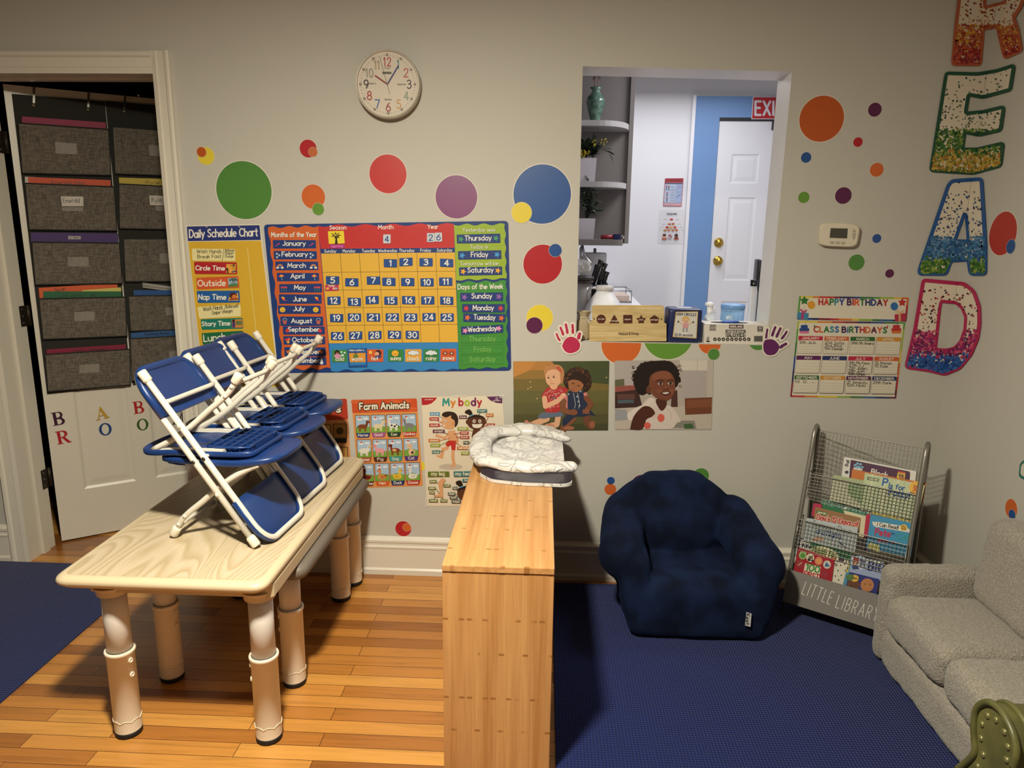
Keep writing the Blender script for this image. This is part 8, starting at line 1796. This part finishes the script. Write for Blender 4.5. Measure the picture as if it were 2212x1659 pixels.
# ================================================================ hanging file organizers on the open door
def dart(d, ox, oy, sc, step=.0001, base=0.0):
    return Art(lambda px, py, off: PL(px, py, DP0+DN*(d+off), DN), ox, oy, sc, step, base)
ca = (0, 100, 3.95); cb = (0, 480, 3.95)
def px(c, q): return (c[0]+q[0]/c[2], c[1]+q[1]/c[2])
FELT = M('#2A2925', .95, name='charcoal_felt')
def dslab(P, d0, d1, m, mb=None):
    b = mb or MB(); f0 = [tuple(PL(*q, DP0+DN*d1, DN)) for q in P]; o = DN*(d1-d0)
    b.hexa([tuple(np.array(p)-o) for p in f0], f0, m); return b
def organizer(label, back, pockets, hooks, cards):
    c = PL(*np.mean(back, 0), DP0+DN*.012, DN); t = thing('file_organizer', label, 'organizer', tuple(c), 'pocket organizers on the door')
    dslab(back, .006, .009, FELT).build('backing', t)
    for P in pockets:
        b = MB(); m = LINEN; f = [PL(*q, DP0+DN*.040, DN) for q in P]; f[2] = f[2]-DN*.018; f[3] = f[3]-DN*.018
        k = [p-DN*(np.dot(p-DP0, DN)-.0095) for p in f]
        b.add([tuple(p) for p in f+k], [[0, 1, 2, 3], [3, 2, 6, 7], [0, 3, 7, 4], [1, 5, 6, 2]], m)
        g = [p-DN*.0025 for p in f]; b.add([tuple(p) for p in g], [[3, 2, 1, 0]], m)
        b.tube([tuple(f[0]-DN*.001), tuple(f[1]-DN*.001)], .0032, FELT, 6); b.tube([tuple(f[3]), tuple(f[2])], .003, FELT, 6); b.tube([tuple(f[0]), tuple(f[3])], .0022, FELT, 6); b.tube([tuple(f[1]), tuple(f[2])], .0022, FELT, 6)
        p_ = b.build('pocket', t)
        u = lambda a_, v: (np.array(f[0])*(1-a_)+np.array(f[1])*a_)*(1-v)+(np.array(f[3])*(1-a_)+np.array(f[2])*a_)*v
        b = MB(); b.add([tuple(u(x, y)+DN*.0012) for x, y in ((.38, .34), (.62, .34), (.62, .57), (.38, .57))], [[0, 1, 2, 3]], mat_clear('label_window_'+str(len(_mats)), (.55, .5, .44, 1), .25, .35)); b.build('label_window', p_)
    for (x, y0, y1) in hooks:
        top = PL(x, y0, DP0+DN*.004, DN); b = MB(); CM = M('#A8A49A', .22, .9, name='steel_hook'); z1 = PL(x, y1, DP0+DN*.011, DN)
        o = DU*.004; zt = 2.026; P = [(top, .0)]
        b.hexa([tuple(np.array([top[0], top[1], zt])-o), tuple(np.array([top[0], top[1], zt])+o), tuple(z1+o), tuple(z1-o)], [tuple(np.array([top[0], top[1], zt])-o+DN*.002), tuple(np.array([top[0], top[1], zt])+o+DN*.002), tuple(z1+o+DN*.002), tuple(z1-o+DN*.002)], CM)
        b.lathe([(0, .006), (.006, .005), (.0085, .002), (.0085, 0)], tuple(z1+DN*.001), CM, 16, tuple(DN)); b.build('hook', t)
    for q, s, tx in cards:
        a = dart(.0405, *q[0]); a.mb = MB(); a.off = .0012; a.sheet(q[1], '#B9AFA4', .0006); a.text(s, *tx, 3.8, '#1A1512', jit=.06); tag(a.mb.build('name_card', t), 'white handwritten name card')
C1 = lambda *P: [px(ca, q) for q in P]; C2 = lambda *P: [px(cb, q) for q in P]
organizer('charcoal hanging file organizer with five pockets on the door, nearer the hinges', C1((100, 405), (895, 470))+C2((1120, 1388), (402, 1466)),
          [C1((155, 655), (925, 710), (952, 1100), (188, 1080)), C1((213, 1170), (972, 1200), (1002, 1575), (248, 1565)), C2((272, 170), (1017, 180), (1047, 525), (300, 537)), C2((333, 655), (1067, 640), (1088, 975), (366, 1005)), C2((385, 1130), (1107, 1085), (1117, 1395), (408, 1452))],
          [(73, 180, 227), (190.5, 186, 236)], [((ca, [(518, 1280), (710, 1282), (712, 1365), (528, 1365)]), 'Emerald', (538, 1336, 678, 1334, 38))])
organizer('charcoal hanging file organizer on the door, farther from the hinges, half behind the casing', C1((898, 466), (1800, 545))+C2((2000, 1290), (1135, 1388)),
          [C1((960, 685), (1720, 745), (1760, 1115), (985, 1085)), C1((1015, 1175), (1790, 1215), (1830, 1570), (1022, 1555)), C2((1055, 140), (1815, 145), (1850, 505), (1072, 510)), C2((1095, 630), (1880, 622), (1910, 905), (1117, 935)), C2((1110, 995), (1930, 950), (1960, 1310), (1128, 1362))],
          [(268.5, 190, 240), (300, 194, 205)], [((ca, [(1272, 1272), (1470, 1278), (1474, 1362), (1280, 1356)]), 'Kyle', (1296, 1330, 1380, 1328, 42))])
FG = 'folders in the door organizers'
def folder(label, c, P, d, cc, txt=None, extra=None):
    b = dslab([px(c, q) for q in P], d-.0008, d, M(cc, .6)); a = dart(d, *c); a.mb = b; a.off = .0003
    if txt: a.text(*txt, 3.6, '#1E1612', jit=.06)
    if extra: extra(a)
    tag(b.build('file_folder'), label, 'folder', FG)
folder('magenta folder in the topmost pocket near the hinges', ca, [(187, 598), (903, 650), (905, 760), (190, 720)], .022, '#8A1F44')
folder('white sheet behind the orange folder in the second pocket', ca, [(212, 1112), (300, 1116), (300, 1240), (214, 1230)], .018, '#B4ADA4')
folder('orange folder with handwriting in the second pocket near the hinges', ca, [(240, 1115), (943, 1142), (948, 1260), (246, 1240)], .024, '#BE4A26', ('Emerald Gibb', 440, 1172, 720, 1180, 28))
folder('purple folder with small label in the third pocket near the hinges', cb, [(262, 88), (1008, 95), (1015, 240), (270, 235)], .022, '#3E2260', None, lambda a: (a.poly([(582, 118), (688, 120), (688, 145), (582, 145)], '#B0A8A4'), a.text('Avi Gibson', 592, 138, 680, 138, 14, 3, '#2A2420')))
folder('orange folder behind the green one in the fourth pocket', cb, [(330, 560), (1000, 520), (1020, 720), (345, 740)], .017, '#C8562A', ('Noah', 470, 592, 560, 582, 26))
folder('pale yellow folder between the orange and green folders', cb, [(700, 580), (1033, 556), (1040, 700), (700, 700)], .022, '#C4B860')
folder('green folder with handwriting in the fourth pocket near the hinges', cb, [(368, 590), (1035, 590), (1040, 740), (372, 740)], .027, '#1E5A36', ('Jill amir Ali', 512, 642, 832, 636, 30))
folder('crimson folder in the lowest pocket near the hinges', cb, [(398, 1086), (1072, 1042), (1080, 1180), (404, 1200)], .022, '#7E1236', ('Cathy Campbell', 630, 1108, 900, 1092, 22))
folder('yellow folder in the second pocket half behind the casing', ca, [(1015, 1120), (1600, 1138), (1610, 1260), (1020, 1250)], .022, '#B8A03A', ('Kyle B', 1245, 1172, 1420, 1178, 26))
folder('blue folder under the rolled paper in the fourth far pocket', cb, [(1140, 580), (1700, 580), (1710, 720), (1145, 720)], .024, '#1E4A86', None)
folder('blue folder with writing in the lowest far pocket', cb, [(1118, 944), (1720, 905), (1730, 1080), (1124, 1085)], .022, '#2A5488', ('Teaching Notes', 1230, 968, 1445, 955, 24))
b = MB(); p0 = PL(*px(cb, (1215, 530)), DP0+DN*.018, DN); p1 = PL(*px(cb, (1600, 580)), DP0+DN*.018, DN); b.tube([tuple(p0), tuple(p1)], .0085, M('#9C9891', .8, name='white_paper'), 14); b.tube([tuple(p0-np.array([0, 0, .012])), tuple(p1-np.array([0, 0, .012]))], .005, M('#9C9891', .8, name='white_paper'), 10)
tag(b.build('paper_roll'), 'rolled white paper stuck in the fourth far pocket', 'paper')
# ---------------------------------------------------------------- serif vinyl letters spelling a room name on the door
def elp(cx_, cy_, rx, ry, a0=0, a1=360, n=20): return [(cx_+rx*math.cos(math.radians(a0+(a1-a0)*i/n)), cy_+ry*math.sin(math.radians(a0+(a1-a0)*i/n))) for i in range(n+(0 if a1-a0 >= 360 else 1))]
SER = {
 'B': [[(0, 0), (.48, 0)]+elp(.48, .26, .30, .26, -90, 60)+elp(.46, .76, .25, .24, -40, 90)+[(0, 1), (0, .94), (.1, .94), (.1, .06), (0, .06)], elp(.40, .26, .19, .19, -90, 90)[::1]+[(.30, .45), (.30, .07)], elp(.40, .76, .15, .18, -90, 90)+[(.30, .94), (.30, .58)]],
 'R': [[(0, 0), (.4, 0), (.4, .06), (.3, .06), (.3, .46), (.36, .46), (.66, 0), (.92, 0), (.92, .06), (.84, .07), (.56, .48)]+elp(.46, .74, .29, .26, -62, 90)+[(0, 1), (0, .94), (.1, .94), (.1, .06), (0, .06)], elp(.38, .73, .18, .2, -90, 90)+[(.30, .93), (.30, .53)]],
 'A': [[(0, 0), (.28, 0), (.28, .06), (.2, .07), (.26, .26), (.56, .26), (.62, .07), (.54, .06), (.54, 0), (.92, 0), (.92, .06), (.84, .08), (.52, 1), (.44, 1), (.12, .08), (0, .06)], [(.29, .33), (.53, .33), (.41, .72)]],
 'O': [elp(.45, .5, .45, .52), elp(.45, .5, .26, .44)],
 'M': [[(0, 0), (.26, 0), (.26, .06), (.18, .08), (.2, .78), (.46, 0), (.54, 0), (.8, .78), (.8, .08), (.72, .06), (.72, 0), (1.1, 0), (1.1, .06), (1.0, .08), (1.0, .92), (1.1, .94), (1.1, 1), (.84, 1), (.56, .32), (.3, 1), (0, 1), (0, .94), (.1, .92), (.1, .08), (0, .06)]],
 'Y': [[(.24, 0), (.64, 0), (.64, .06), (.54, .07), (.54, .42), (.8, .93), (.9, .94), (.9, 1), (.62, 1), (.62, .94), (.7, .92), (.5, .54), (.3, .92), (.38, .94), (.38, 1), (0, 1), (0, .94), (.08, .93), (.34, .42), (.34, .07), (.24, .06)]]}
def dletter(ch, c, x, y, h, rot, label):
    """x, y: centre on the photo; h in metres, laid flat on the door"""
    q = PL(x, y, DP0, DN); u0, v0 = float(np.dot(q-DP0, DU)), q[2]; L = SER[ch]; w_ = max(p[0] for p in L[0]); r = math.radians(rot); cs, sn = math.cos(r), math.sin(r)
    f = lambda p: (u0+((p[0]-w_/2)*cs-(p[1]-.5)*sn)*h, v0+((p[0]-w_/2)*sn+(p[1]-.5)*cs)*h)
    loops = [[f(p) for p in l] for l in L]; al = [p for l in loops for p in l]; tri = tessellate_polygon([[Vector((a_, b_, 0)) for a_, b_ in l] for l in loops])
    b = MB(); b.add([dpt(u, v, -.0009) for u, v in al], [list(t_) for t_ in tri], M(c, .4)); tag(b.build('door_letter'), label, 'letter', 'vinyl letters on the door')
dletter('B', '#3A1030', 125.5, 904, .062, 4, 'plum letter B at the left of the upper word on the door')
dletter('A', '#B8923A', 219, 892, .060, 8, 'yellow letter A of the upper word on the door')
dletter('B', '#A8201E', 299, 880, .060, 2, 'red letter B of the upper word, beside the stacked chairs')
dletter('Y', '#2E5A2A', 386, 868, .062, 0, 'green letter Y of the upper word, mostly behind a chair back')
dletter('R', '#A8202A', 137, 944, .062, 4, 'red letter R at the left of the lower word on the door')
dletter('O', '#14407A', 227.5, 927, .058, 0, 'blue letter O of the lower word on the door')
dletter('O', '#2E5420', 308, 917, .056, 0, 'green letter O of the lower word, beside the stacked chairs')
dletter('M', '#2A0E26', 386, 903, .058, 0, 'plum letter M of the lower word, seen between chair legs')
